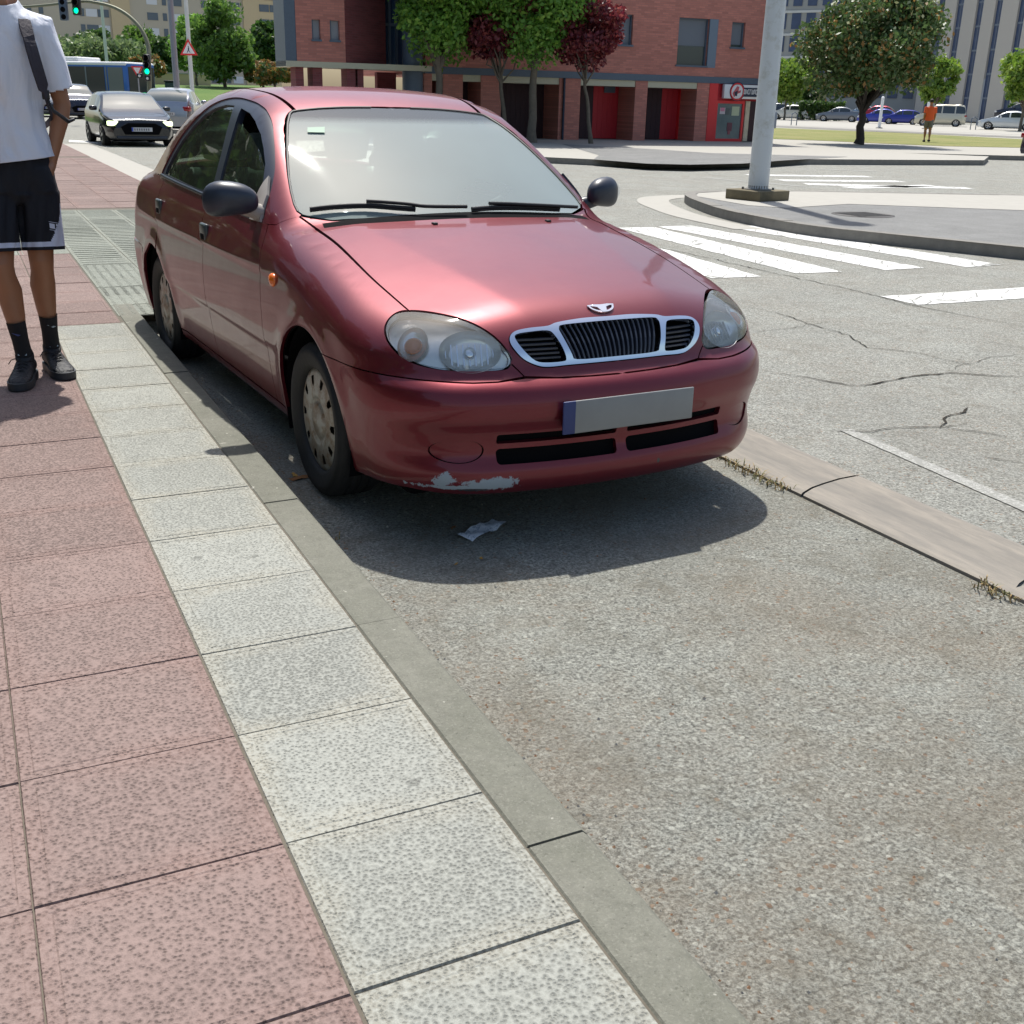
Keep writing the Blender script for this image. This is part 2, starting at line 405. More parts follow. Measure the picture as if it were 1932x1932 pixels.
def paver(name, base, edge, per_tile=.14, pits=150., cell=(.4, .4), org=(1.493, 2.6), pitk=.56):
    n = NT(name); co = n.co(); B = lambda k: tuple(x*k for x in base)
    m = n.n('Mapping'); n.put(m.inputs['Vector'], co); m.inputs['Scale'].default_value = (1/cell[0], 1/cell[1], 0); m.inputs['Location'].default_value = (org[0]/cell[0]+40, org[1]/cell[1]+40, 0)
    wn = n.n('TexWhiteNoise'); wn.noise_dimensions = '2D'; fl = n.n('VectorMath'); fl.operation = 'FLOOR'; n.put(fl.inputs[0], m.outputs[0]); n.put(wn.inputs['Vector'], fl.outputs[0])
    fr = n.n('VectorMath'); fr.operation = 'FRACTION'; n.put(fr.inputs[0], m.outputs[0]); sp = n.n('SeparateXYZ'); n.put(sp.inputs[0], fr.outputs[0])
    ex = n.math('MINIMUM', sp.outputs[0], n.math('SUBTRACT', 1., sp.outputs[0])); ey = n.math('MINIMUM', sp.outputs[1], n.math('SUBTRACT', 1., sp.outputs[1]))
    e = n.math('ADD', n.math('MINIMUM', ex, ey), n.math('MULTIPLY', n.math('SUBTRACT', n.noise(5., 5, .7), .5), .45))
    c = n.mix(wn.outputs[0], B(1-per_tile), B(1+per_tile)); c = n.mix(n.math('MULTIPLY', n.ramp(e, [(-.02, (1, 1, 1)), (.16, (0, 0, 0))]), n.math('MULTIPLY', n.noise(1.7, 3, .6), 1.1)), c, edge)
    c = n.mix(n.ramp(n.noise(1.1, 6, .72, dist=.5), [(.44, (0, 0, 0)), (.72, (.5, .5, .5))]), c, B(.62))
    c = n.mix(n.ramp(n.noise(9., 6, .75), [(.48, (0, 0, 0)), (.74, (.40, .40, .40))]), c, B(.66))
    n1 = n.math('ADD', n.math('MULTIPLY', n.voro(pits*.72), .62), n.math('MULTIPLY', n.noise(pits*.9, 4, .7), .55)); n2 = n.noise(pits*2.1, 3, .65)
    c = n.mix(n.ramp(n1, [(.34, (1, 1, 1)), (.47, (0, 0, 0))]), c, B(pitk)); c = n.mix(n.ramp(n2, [(.28, (.7, .7, .7)), (.46, (0, 0, 0))]), c, B(.5)); c = n.mix(n.ramp(n1, [(.58, (0, 0, 0)), (.80, (.6, .6, .6))]), c, tuple(min(.8, x*1.35) for x in base))  # pits darkened in colour, standing for the shade inside them
    spot = n.math('GREATER_THAN', n.noise(7., 2, .4), .745); c = n.mix(n.math('MULTIPLY', spot, .45), c, B(.4))
    n.put(n.b.inputs['Base Color'], c); n.set(Roughness=.88); n.b.inputs['Specular IOR Level'].default_value = .25
    n.bump(n.math('ADD', n.ramp(n1, [(.34, (0, 0, 0)), (.54, (1, 1, 1))]), n.math('MULTIPLY', n2, .5)), .6, .005); return n.m
M['pink'] = paver('pink_paver', (.232, .172, .155), (.262, .176, .153), cell=(.4275, .4), org=(1.495, 2.6))
M['white'] = paver('pale_paver', (.300, .306, .276), (.375, .352, .285), pits=165., pitk=.60)
M['tact'] = paver('grey_green_paver', (.235, .25, .215), (.25, .26, .215), .08, cell=(.4, .375), org=(1.1, -3.22))
M['grey'] = paver('grey_paver', (.215, .215, .208), (.20, .20, .19), .10)
def kerbm():
    n = NT('kerb_concrete'); c = n.mix(n.ramp(n.noise(2.2, 6, .75, dist=.6), [(.38, (0, 0, 0)), (.66, (1, 1, 1))]), (.205, .203, .168), (.150, .152, .120))
    c = n.mix(n.ramp(n.noise(24, 6, .8), [(.40, (0, 0, 0)), (.70, (.6, .6, .6))]), c, (.105, .105, .085)); c = n.mix(n.ramp(n.noise(160, 4, .75), [(.52, (0, 0, 0)), (.72, (.6, .6, .6))]), c, (.30, .295, .25)); c = n.mix(n.ramp(n.noise(120, 4, .75), [(.28, (.8, .8, .8)), (.42, (0, 0, 0))]), c, (.07, .07, .055))
    v = n.math('GREATER_THAN', n.noise(28, 2, .5), .73); c = n.mix(n.math('MULTIPLY', v, .7), c, (.42, .41, .36))
    n.put(n.b.inputs['Base Color'], c); n.set(Roughness=.92); n.bump(n.noise(120, 6, .75), .55, .005); return n.m
M['kerb'] = kerbm()
M['joint'] = plain('joint_dirt', (.125, .11, .085), .95, vary=.4, bs=60)
def gutm():
    n = NT('gutter_concrete'); X = n.n('SeparateXYZ'); n.put(X.inputs[0], n.co()); m = n.n('Mapping'); n.put(m.inputs[0], n.co()); m.inputs['Scale'].default_value = (1., .16, 1.)
    st = n.noise(26, 5, .7, vec=m.outputs[0]); mid = n.math('SUBTRACT', 1., n.math('MINIMUM', 1., n.math('MULTIPLY', n.math('ABSOLUTE', n.math('SUBTRACT', X.outputs[0], 1.095)), 9.)))
    c = n.mix(n.ramp(st, [(.35, (0, 0, 0)), (.62, (1, 1, 1))]), (.300, .270, .225), (.205, .19, .165)); c = n.mix(n.math('MULTIPLY', mid, n.math('MULTIPLY', n.noise(3., 4, .7), .9)), c, (.15, .145, .13)); c = n.mix(n.math('MULTIPLY', n.noise(150, 3, .7), .35), c, (.16, .14, .12))
    n.put(n.b.inputs['Base Color'], c); n.set(Roughness=.88); n.bump(n.noise(160, 3, .7), .35, .004); return n.m
M['conc'] = gutm()
M['pale'] = plain('pale_concrete', (.37, .355, .315), .85, vary=.12, bump=.1, bs=20)
M['kdark'] = plain('weathered_kerb', (.20, .19, .17), .85, vary=.3, bump=.3, bs=30)
def crackpaint(name, worn=.0, c1=None):
    n = NT(name); co = n.co(); v = n.voro(5., 'DISTANCE_TO_EDGE', 'Distance', vec=n.n('VectorMath', operation='ADD').outputs[0] if False else co)
    wob = n.noise(30, 4, .7); e = n.math('ADD', v, n.math('MULTIPLY', n.math('SUBTRACT', wob, .5), .07)); m = n.math('LESS_THAN', e, .030)
    sp_ = n.math('GREATER_THAN', n.noise(70, 5, .75), .625-worn); m = n.math('MAXIMUM', m, sp_)
    n.put(n.b.inputs['Base Color'], n.mix(m, n.mix(n.noise(8, 4, .6), c1 or (.74, .74, .71), c1 or (.60, .60, .57)), (.235, .235, .212))); n.set(Roughness=.7); return n.m
M['mark'] = crackpaint('road_paint'); M['markw'] = crackpaint('worn_road_paint', .155, (.40, .40, .37))
M['crack'] = plain('crack_dark', (.05, .046, .04), 1., spec=0.)
def grassm(name, a, b):
    n = NT(name); c = n.mix(n.ramp(n.noise(.35, 6, .7), [(.35, (0, 0, 0)), (.65, (1, 1, 1))]), a, b); c = n.mix(n.math('MULTIPLY', n.noise(18, 4, .7), .5), c, tuple(x*.5 for x in a))
    n.put(n.b.inputs['Base Color'], c); n.set(Roughness=.95); n.bump(n.noise(25, 4, .7), .6, .05); return n.m
M['grass'] = grassm('dry_lawn', (.17, .20, .045), (.30, .27, .10)); M['grassg'] = grassm('green_lawn', (.075, .16, .02), (.13, .20, .035))

def sheet(name, pts, z, mat, kind='structure', thick=0., side=None):
    n = len(pts)
    if not thick: return tag(mobj(name, [(x, y, z) for x, y in pts], [tuple(range(n))], mat), kind=kind)
    v = [(x, y, z) for x, y in pts]+[(x, y, z-thick) for x, y in pts]
    fs = [tuple(range(n))]+[((i+1) % n, i, n+i, n+(i+1) % n) for i in range(n)]
    o = mobj(name, v, fs, mat, mats=[mat, side or mat], mi=[0]+[1]*n); return tag(o, kind=kind)
def orient(pts):
    return pts if area(np.array(pts)) > 0 else pts[::-1]
# one sheet to the horizon
o = sheet('road', [(-900, -900), (900, -900), (900, 1500), (-900, 1500)], -.004, M['road'])
o = sheet('parking_bay_surface', [(-.965, -8), (.90, -8), (.90, 3.62), (-.965, 3.62)], .001, M['bay'])
# pavement pavers with real joints
def pavers(name, cells, z, mat, groove=.021, edge_g=True):
    mb = MB()
    for (x0, x1, y0, y1) in cells:
        dz = rnd.uniform(-.0014, .0014); tx = rnd.uniform(-.0012, .0012); ty = rnd.uniform(-.0012, .0012)
        lv = [(.0006, -.0055), (.0028, -.0004), (groove, 0), (groove+.003, -.0014), (groove+.006, -.0014), (groove+.009, 0)] if edge_g else [(.0008, -.006), (.004, 0)]
        v = []; f_ = []
        for (i_, h) in lv:
            for (x, y) in ((x0+i_, y0+i_), (x1-i_, y0+i_), (x1-i_, y1-i_), (x0+i_, y1-i_)):
                v.append((x, y, z+dz+h+rnd.uniform(-.0004, .0004)+tx*(x-x0)/(x1-x0)+ty*(y-y0)/(y1-y0)))
        for k in range(len(lv)-1):
            for a in range(4): f_.append((4*k+a, 4*k+(a+1) % 4, 4*k+4+(a+1) % 4, 4*k+4+a))
        b = 4*(len(lv)-1); f_.append((b, b+1, b+2, b+3)); mb.add(v, f_)
    return mb.build(name, mat, kind='structure')
PY = -2.60                                  # phase of the cross joints
ys = [PY+.4*i for i in range(-12, 60)]
ph = lambda y: y
cellsW = [(-1.492, -1.093, y, y+.4) for y in ys if -7 < y < 3.0]
cellsP = []
for y in ys:
    if y < -7: continue
    for k in range(0, 9):
        x1 = -1.495-.4275*k; x0 = x1-.4275
        if y >= 3.0: pass
        if 6.3 <= y+.2 < 9.95 and x1 > -4.9: continue
        cellsP.append((x0, x1, y, y+.4))
for y in ys:
    if 3.0 <= y+.01 < 6.3: cellsP.append((-1.492, -1.11, y, y+.4))
    if 9.9 <= y+.01 < 21:
        for k in range(-1, 4): x0 = -1.11+.44*k-.0; cellsP.append((x0 if k >= 0 else -1.492, min(x0+.44, .65), y, y+.4))
sheet('pavement_base', [(-12, -8), (-1.0, -8), (-1.0, 3.4), (-.96, 3.62), (.66, 3.62), (.64, 30), (-12, 30)], .1155, M['joint'], thick=.12)
pavers('pavement', cellsP, .12, M['pink']); pavers('pavement', cellsW, .12, M['white'])
# far pink paving as one sheet
sheet('pavement', [(-12, 21.4), (.655, 21.4), (.64, 29.6), (-12, 29.6)], .118, M['pink'])
sheet('verge', [(-12, -8), (-5.36, -8), (-5.36, 21.4), (-12, 21.4)], .120, M['grassg'])
# ribbed and studded grey crossing area
cT = []; 
for j in range(18):
    y = 3.22+.375*j
    for k in range(-9, 5):
        x0 = -1.10+.4*k; x1 = x0+.4
        if y+.19 > 9.95: continue
        if k < 0 and not (6.3 < y+.2): continue
        if k >= 4 and y < 3.5: continue
        if x0 > -.9 and y < 3.5: continue
        if x1 > .66: x1 = .655
        if x1-x0 < .06: continue
        cT.append((x0, x1, y, y+.375))
pavers('tactile_paving', cT, .119, M['tact'], edge_g=False)
rb = MB()
for (x0, x1, y0, y1) in cT:
    if x0 < -1.2: continue
    for q in range(6):
        yy = y0+.035+q*.06
        if y0 < 5.2:
            for w_ in range(6): xx = x0+.035+w_*.066; rb.add([(xx-.014, yy-.014, .1195), (xx+.014, yy-.014, .1195), (xx+.014, yy+.014, .1195), (xx-.014, yy+.014, .1195), (xx-.008, yy-.008, .1235), (xx+.008, yy-.008, .1235), (xx+.008, yy+.008, .1235), (xx-.008, yy+.008, .1235)], [(4, 5, 6, 7), (0, 1, 5, 4), (1, 2, 6, 5), (2, 3, 7, 6), (3, 0, 4, 7)])
        elif q % 2 == 0: rb.box(x0+.03, x1-.03, yy-.008, yy+.008, .119, .1225)
rb.build('tactile_paving', M['tact'], kind='structure')
# kerb stones along the bay: separate stones with open joints
def kerb_line(pts, wdt, top, mat, joint=1.0, name='kerb', depth=.25, ph0=0.):
    P = [Vector((x, y)) for x, y in pts]; segs = []; mb = MB()
    L = [0]
    for a, b in zip(P[:-1], P[1:]): L.append(L[-1]+(b-a).length)
    def at(s):
        for i in range(len(P)-1):
            if s <= L[i+1] or i == len(P)-2: t = (s-L[i])/(L[i+1]-L[i]); d = (P[i+1]-P[i]).normalized(); return P[i]+(P[i+1]-P[i])*t, Vector((-d.y, d.x))
    s = -ph0
    while s < L[-1]:
        a, b = max(0, s)+.003, min(L[-1], s+joint)-.003; s += joint
        if b-a < .03: continue
        dz = rnd.uniform(-.002, .002); prev = None; k = max(2, int((b-a)/.25))
        prof = [(0, top-depth), (0, top-.012), (.012, top), (wdt-.004, top-.001), (wdt, top-.006), (wdt, top-depth)]; v = []; fc = []
        for i in range(k+1):
            p, nn = at(a+(b-a)*i/k)
            for (o_, z_) in prof: q = p+nn*o_; v.append((q.x, q.y, z_+dz))
        m_ = len(prof)
        for i in range(k):
            for j in range(m_-1): fc.append((i*m_+j, i*m_+j+1, (i+1)*m_+j+1, (i+1)*m_+j))
        fc.append(tuple(range(m_))[::-1]); fc.append(tuple(range(k*m_, k*m_+m_))); mb.add(v, fc)
    return mb.build(name, mat, kind='structure')
kerb_line([(-.962, -8.06), (-.962, 3.15), (-.955, 3.62)], .128, .12, M['kerb'], 1.0, ph0=.33)
# concrete gutter between bay and road: shallow dished segments with wandering joints
mb = MB(); gx = [(0, -.03), (.004, .004), (.02, .007), (.10, .002), (.19, -.003), (.28, .002), (.36, .007), (.378, .004), (.382, -.1)]
yj = -7.72
while yj < 4:
    y0, y1 = yj+.006, yj+.994; v = []; fc = []; nn_ = 12; m_ = len(gx)
    for i in range(nn_+1):
        for (xx, zz) in gx:
            y = y0+(y1-y0)*i/nn_
            bow = (.045*math.sin(xx/.38*math.pi)+.10*(xx/.38-.5))*(1 if abs(yj+.72) < .01 or abs(yj+1.72) < .01 else .25)
            v.append((.905+xx+.004*math.sin(y*1.7), y+bow*(1 if i in (0, nn_) else 1-2*abs(i/nn_-.5) if False else 1), zz+.006))
    for i in range(nn_):
        for j in range(m_-1): fc.append((i*m_+j, i*m_+j+1, (i+1)*m_+j+1, (i+1)*m_+j))
    mb.add(v, [q[::-1] for q in fc]); yj += 1.0
mb.build('gutter', M['conc'], kind='structure')
sheet('gutter', [(.655, 3.60), (1.29, 4.2), (1.5, 10), (1.55, 30), (.64, 30)], .008, M['pale'])
sheet('road_marking', orient([gp(130, 268), gp(322, 277), gp(322, 273), gp(130, 264)]), .001, M['mark'])
# crossings, stop line
def quad(*p): return orient([gp(*q) for q in p])
def stripe(a, b, wdt=.5, mat=None):
    a = Vector(a); b = Vector(b); d = (b-a).normalized(); n_ = Vector((-d.y, d.x))*wdt/2; k = 24; L_ = []; R2 = []
    for i in range(k+1):
        p = a+(b-a)*i/k; L_.append(tuple(p+n_*(1+rnd.uniform(-.05, .05)))); R2.append(tuple(p-n_*(1+rnd.uniform(-.05, .05))))
    v = [(x, y, -.0002) for x, y in L_]+[(x, y, -.0002) for x, y in R2]; mobj('crosswalk_marking', v, [(i+1, i, k+1+i, k+2+i) for i in range(k)], mat or M['mark'])['kind'] = 'structure'
for (xa, ya, xb, yb) in [(4.19, 4.10, 4.62, 7.95), (5.14, 4.12, 5.49, 7.88), (6.13, 4.07, 6.06, 7.90), (7.10, 4.0, 6.93, 7.72)]: stripe((xa, ya), (xb, yb))
stripe((4.72, 2.68), (7.6, 2.62), .42)
for (a, b) in [((1410, 330), (1640, 333)), ((1470, 340), (1700, 342)), ((1520, 347), (1830, 355))]:
    stripe(gp(*a), gp(*b), .5)
stripe(gp(1600, 354), gp(1760, 350), .45); stripe(gp(1332, 335), gp(1520, 352), .18, M['markw']); stripe(gp(1545, 319), gp(1655, 323), .3, M['markw'])
stripe((1.73, -.08), (1.60, -1.6), .07, M['markw']); stripe((1.60, -1.6), (1.52, -3.2), .05, M['markw'])
# cracks in the asphalt
def crack(px, wmax=.012, jit=.035, seed=0):
    q = random.Random(seed); P = [Vector(gp(*p)) for p in px]; pts = []
    for a, b in zip(P[:-1], P[1:]):
        n_ = max(2, int((b-a).length/.05))
        for i in range(n_): pts.append(a+(b-a)*i/n_)
    pts.append(P[-1]); off = 0; L_ = []; R2 = []
    for i, p in enumerate(pts):
        d = (pts[min(i+1, len(pts)-1)]-pts[max(i-1, 0)]).normalized(); n_ = Vector((-d.y, d.x)); off = off*.7+q.uniform(-jit, jit)*.6
        c_ = p+n_*off; wd = wmax*q.uniform(.35, 1.1)*min(1, 4*i/len(pts)+.2, 4*(1-i/len(pts))+.2)/2; L_.append(c_+n_*wd); R2.append(c_-n_*wd)
    k = len(pts)-1; v = [(p.x, p.y, .0012) for p in L_]+[(p.x, p.y, .0012) for p in R2]; mobj('asphalt_crack', v, [(i+1, i, k+1+i, k+2+i) for i in range(k)], M['crack'])['kind'] = 'structure'
for i, c_ in enumerate([[(1408, 578), (1470, 592), (1520, 610), (1600, 632), (1640, 655), (1740, 668), (1830, 690)], [(1405, 628), (1490, 620), (1560, 606)], [(1440, 700), (1520, 712), (1600, 728), (1640, 725), (1700, 712), (1800, 705), (1932, 712)],
        [(1560, 812), (1640, 812), (1700, 808), (1790, 806), (1830, 800)], [(1768, 808), (1780, 790), (1830, 770)], [(1185, 455), (1300, 478), (1450, 512), (1600, 545), (1700, 570), (1800, 592), (1932, 616)], [(1760, 805), (1840, 812), (1900, 822)],
        [(1840, 640), (1932, 655)], [(1780, 700), (1860, 672), (1932, 668)], [(1850, 860), (1932, 870)]]): crack(c_, [.010, .006, .016, .010, .015, .013, .007, .007, .006, .007][i], .03, i)
sheet('road_patch', orient([gp(1185, 457), gp(1932, 618), gp(1932, 600), gp(1640, 549), gp(1400, 500)]), .0006, M['conc']) if False else None
# traffic island
ISL = [(7.9, 4.24), (7.43, 5.47), (7.12, 6.4), (7.08, 7.3), (7.28, 8.6), (7.65, 9.7), (8.05, 10.6), (8.45, 11.15), (9.1, 11.35), (10.6, 11.19), (14.3, 9.78), (24, 6.3), (24, -3.), (11.2, -2.6), (9.3, .4)]
kb = orient(ISL)
isl = crv(np.array(ISL[:10]), 5); isl = [tuple(p) for p in isl]+ISL[10:]
islp = orient(isl)
sheet('island_paving', islp, .118, M['grey'], thick=.16, side=M['kdark'])
kerb_line(isl[:52], -.16, .124, M['kdark'], 1.0)
pl_ = [(8.0, 9.0), (8.3, 8.55), (9.7, 8.9), (11.72, 7.54), (23.9, 3.2), (23.9, 6.1), (14.25, 9.62), (10.55, 11.02), (9.15, 11.18), (8.55, 11.0), (8.15, 10.5)]
sheet('island_paving', orient(pl_), .1225, M['pale'])
gt = [tuple(p) for p in crv(np.array([(6.98, 7.3), (7.15, 8.7), (7.5, 9.85), (7.9, 10.8), (8.35, 11.4), (9.1, 11.65), (10.7, 11.5)]), 5)]
k_ = len(gt); gi = [tuple(p) for p in crv(np.array([(6.60, 7.4), (6.75, 8.9), (7.1, 10.1), (7.5, 11.1), (8.1, 11.85), (9.1, 12.1), (10.8, 11.9)]), 5)]
mobj('gutter', [(x, y, .002) for x, y in gt]+[(x, y, .002) for x, y in gi], [(i, i+1, k_+i+1, k_+i) for i in range(k_-1)], M['pale'])['kind'] = 'structure'
mhc = MB(); mp = gp(1628, 405, .12); mhc.lathe([(.40, 0), (.40, .004), (.365, .005), (.36, .001), (.33, .001), (.325, .005), (0, .005)], 40, Matrix.Translation((mp[0], mp[1], .1185)))
for i in range(-5, 6): mhc.box(mp[0]-.28, mp[0]+.28, mp[1]+i*.05-.008, mp[1]+i*.05+.008, .1232, .1275)
mhc.build('manhole_cover', plain('cast_iron', (.09, .085, .08), .7, vary=.3, bs=20), label='round cast iron manhole cover set in the grey traffic island', cat='manhole cover')
# far pavement with its kerb
far = [gp(1035, 308), gp(1160, 314), gp(1240, 316), gp(1330, 316), gp(1410, 314), gp(1500, 310.5), gp(1700, 311.5), gp(1855, 312), gp(1864, 304), gp(1700, 297), gp(1932, 303), (47, 10), (100, 10), (100, 60), (66, 110), (8, 110), (4.2, 60), (5.2, 40), (9.4, 24.5)]
sheet('far_pavement', orient(far), .14, M['pale'], thick=.16, side=M['kdark'])
# asphalt ramp strip and grey tiled strip in the far pavement
sheet('far_pavement', orient([gp(1060, 272, .14), gp(1240, 282, .14), gp(1340, 289, .14), gp(1600, 296, .14), gp(1480, 303, .14), gp(1400, 309, .14), gp(1300, 311, .14), gp(1220, 309, .14), gp(1120, 301, .14), gp(1130, 293, .14)]), .145, M['grey'])
sheet('lawn', orient([gp(1448, 262, .14), gp(1560, 266, .14), gp(1640, 270, .14), gp(1780, 276, .14), gp(1932, 279, .14), (60, 38), (75, 40), gp(1932, 263, .14), gp(1700, 251, .14), gp(1448, 241, .14)]), .15, M['grass'])
for (a, b, c_, d_) in (((1440, 236), (1932, 258), (1932, 261), (1440, 239)),): sheet('far_road_kerb', orient([gp(*a, .14), gp(*b, .14), gp(*c_, .14), gp(*d_, .14)]), .155, M['kdark'])
sheet('far_road', orient([gp(1400, 233, .14), gp(1932, 255, .14), gp(1932, 240, .14), gp(1400, 221, .14)]), .146, M['pale'])
# green bank on the left
bk_ = []
cl = [(-60, 72), (-20, 72), (6, 68), (18, 66), (34, 64)]; 
v = []; fc = []
for (x, y) in cl: v += [(x, y, -.02), (x+.6, y+1.0, .25), (x+3, y+9, 1.4), (x+6, y+18, 1.85), (x+30, y+110, 2.6)]
for i in range(len(cl)-1):
    for j in range(4): fc.append((5*i+j, 5*i+5+j, 5*i+6+j, 5*i+1+j))
mobj('grass_bank', v, fc, M['grassg'], None, True)['kind'] = 'structure'
# ------------------------------------------------------------------ trees
def foliage(name, cols, rough=.5, trans=.35):
    out = []
    for i, c in enumerate(cols):
        n = NT(name+'_leaf'); t = n.t; n.put(n.b.inputs['Base Color'], n.mix(n.noise(1.2, 3, .6), tuple(x*.7 for x in c), tuple(x*1.25 for x in c))); n.set(Roughness=rough)
        tl = n.n('BsdfTranslucent'); tl.inputs[0].default_value = c4(tuple(min(1, x*1.5) for x in c)); mx = n.n('MixShader'); mx.inputs[0].default_value = trans
        t.links.new(n.b.outputs[0], mx.inputs[1]); t.links.new(tl.outputs[0], mx.inputs[2]); t.links.new(mx.outputs[0], n.o.inputs[0]); out.append(n.m)
    return out
FOL = {
 'green': foliage('lime_tree', [(.11, .24, .035), (.16, .32, .045), (.24, .40, .06)]),
 'red': foliage('plum_tree', [(.12, .018, .030), (.20, .034, .042), (.28, .07, .06)], .45),
 'magn': foliage('magnolia', [(.07, .12, .035), (.10, .17, .05), (.30, .17, .05), (.30, .32, .16)], .48, .22),
 'olive': foliage('bank_tree', [(.10, .19, .035), (.14, .24, .045), (.08, .16, .03)]),
 'yell': foliage('street_tree', [(.15, .25, .03), (.21, .30, .04), (.11, .20, .03)]),
 'grey': foliage('grove', [(.14, .20, .08), (.18, .24, .10), (.10, .16, .06)]),
 'dark': foliage('hedge', [(.03, .075, .015), (.05, .11, .02), (.09, .15, .03)]),
}
M['bark'] = plain('bark', (.15, .125, .095), .9, vary=.35, bump=.5, bs=25)
M['barkd'] = plain('dark_bark', (.055, .045, .035), .9, vary=.3, bump=.5, bs=25)
def leaves(mb_rng, pts, size, mats, weights, name, parent, flat=.0, elong=1.5):
    n = len(pts); g = mb_rng
    d = g.normal(size=(n, 3)); d[:, 2] *= (1-flat*.6); d /= np.linalg.norm(d, axis=1)[:, None]; a = g.normal(size=(n, 3)); a -= (a*d).sum(1)[:, None]*d; a /= np.linalg.norm(a, axis=1)[:, None]; b = np.cross(d, a)
    s = size*g.uniform(.6, 1.3, n)[:, None]; P = np.asarray(pts)
    q = np.stack([P-a*s*elong*.5, P-b*s*.42+d*s*.06, P+a*s*elong*.5, P+b*s*.42+d*s*.06], 1).reshape(-1, 3)
    me = bpy.data.meshes.new(name); me.vertices.add(4*n); me.vertices.foreach_set('co', q.ravel().astype(np.float32)); me.loops.add(4*n); me.loops.foreach_set('vertex_index', np.arange(4*n, dtype=np.int32))
    me.polygons.add(n); me.polygons.foreach_set('loop_start', np.arange(0, 4*n, 4, dtype=np.int32)); me.polygons.foreach_set('loop_total', np.full(n, 4, np.int32))
    for m in mats: me.materials.append(m)
    me.polygons.foreach_set('material_index', g.choice(len(mats), n, p=np.array(weights)/sum(weights)).astype(np.int32)); me.update(calc_edges=True); me.validate()
    o = bpy.data.objects.new(name, me); COL.objects.link(o); o.parent = parent; return o
def tree(kind, x, y, z0, trunk_h, cz, rx, rz, n, leaf, label, cat='tree', group=None, lean=(0, 0), fol='green', tr=.12, seed=0, clumps=46, weights=None, shape='ball', bark='bark', low=1., forks=None, fill=.75):
    g = np.random.default_rng(seed); root = empty(kind, (x, y, z0), 0, label, cat, group)
    top = np.array([lean[0], lean[1], trunk_h]); mb = MB()
    k = 7; mb.tube([tuple(top*i/k+np.array([.03*math.sin(i*1.9+seed), .03*math.cos(i*2.3), 0])*(i > 0)) for i in range(k+1)], [tr*(1.25 if i == 0 else 1)*(1-.35*i/k) for i in range(k+1)], 10)
    cc = []
    for _ in range(clumps):
        d = g.normal(size=3); d /= np.linalg.norm(d); r_ = g.uniform(.45, 1.0)**.6; p = d*r_*np.array([rx, rx, rz])*.86
        if shape == 'vase':
            t = (p[2]+rz)/(2*rz); p[0] *= .22+.86*t; p[1] *= .22+.86*t
        if shape == 'cone':
            t = (p[2]+rz)/(2*rz); p[0] *= 1.15-.75*t; p[1] *= 1.15-.75*t
        if p[2] < 0: p[2] *= low
        cc.append(p+np.array([lean[0], lean[1], cz]))
    cc = np.array(cc)
    for c_ in cc[:14 if forks is None else forks]:
        mid_ = top*.9+(c_-top*.9)*.5+np.array([0, 0, .12*rz*.3]); st_ = top*g.uniform(.72, .98)
        mb.tube([tuple(st_), tuple((st_+mid_)/2+g.normal(size=3)*.05*rx), tuple(mid_), tuple(c_)], [tr*.45, tr*.33, tr*.2, tr*.07], 6)
    mb.build('trunk', M[bark], root)
    cr_ = np.cbrt(rx*rx*rz)*.33; idx = g.integers(0, clumps, n); d = g.normal(size=(n, 3)); d /= np.linalg.norm(d, axis=1)[:, None]; sz = g.uniform(.55, 1.25, clumps)[idx]
    P = cc[idx]+d*(g.uniform(0, 1, n)**.45*cr_*sz)[:, None]*np.array([1.1, 1.1, .8])
    leaves(g, P, leaf, FOL[fol], weights or [3, 3, 1.5, .6][:len(FOL[fol])], 'crown', root, .3)
    return root
def gz(px, py, z=.14): p = gp(px, py, z); return p
# green street trees in front of the brick building
p = gz(1003, 269); tree('street_tree', p[0], p[1], .14, 2.6, 4.75, 2.55, 2.75, 26000, .115, 'round green street tree with bare trunk, right one of the pair before the brick building', seed=3, shape='vase', tr=.15, group='green street trees by the brick building', low=.95)
p = gp(828, 265, .14); tree('street_tree', p[0], p[1], .14, 2.6, 4.8, 2.5, 2.7, 26000, .115, 'round green street tree whose trunk base hides behind the red car roof', seed=5, shape='vase', tr=.14, group='green street trees by the brick building', low=.95)
p = gz(1115, 271); tree('red_leaf_tree', p[0], p[1], .14, 2.4, 3.4, 1.45, 1.0, 8000, .11, 'dark red leaved tree with thin leaning trunk before the garage doors', lean=(-.35, .1), fol='red', seed=8, tr=.07, group='red leaved trees by the brick building', clumps=34)
p = gp(955, 267, .14); tree('red_leaf_tree', p[0], p[1], .14, 2.3, 3.5, 1.6, .95, 8000, .11, 'dark red leaved tree between the two green street trees', lean=(-.3, 0), fol='red', seed=9, tr=.08, group='red leaved trees by the brick building', clumps=34)
# the magnolia on the lawn
p = gz(1620, 273); tree('magnolia_tree', p[0], p[1], .15, 1.5, 3.5, 2.6, 2.25, 34000, .125, 'large glossy magnolia with rusty leaf undersides standing on the lawn', fol='magn', seed=12, tr=.17, clumps=80, bark='barkd', weights=[4, 4.5, 1.1, .9], low=.95)
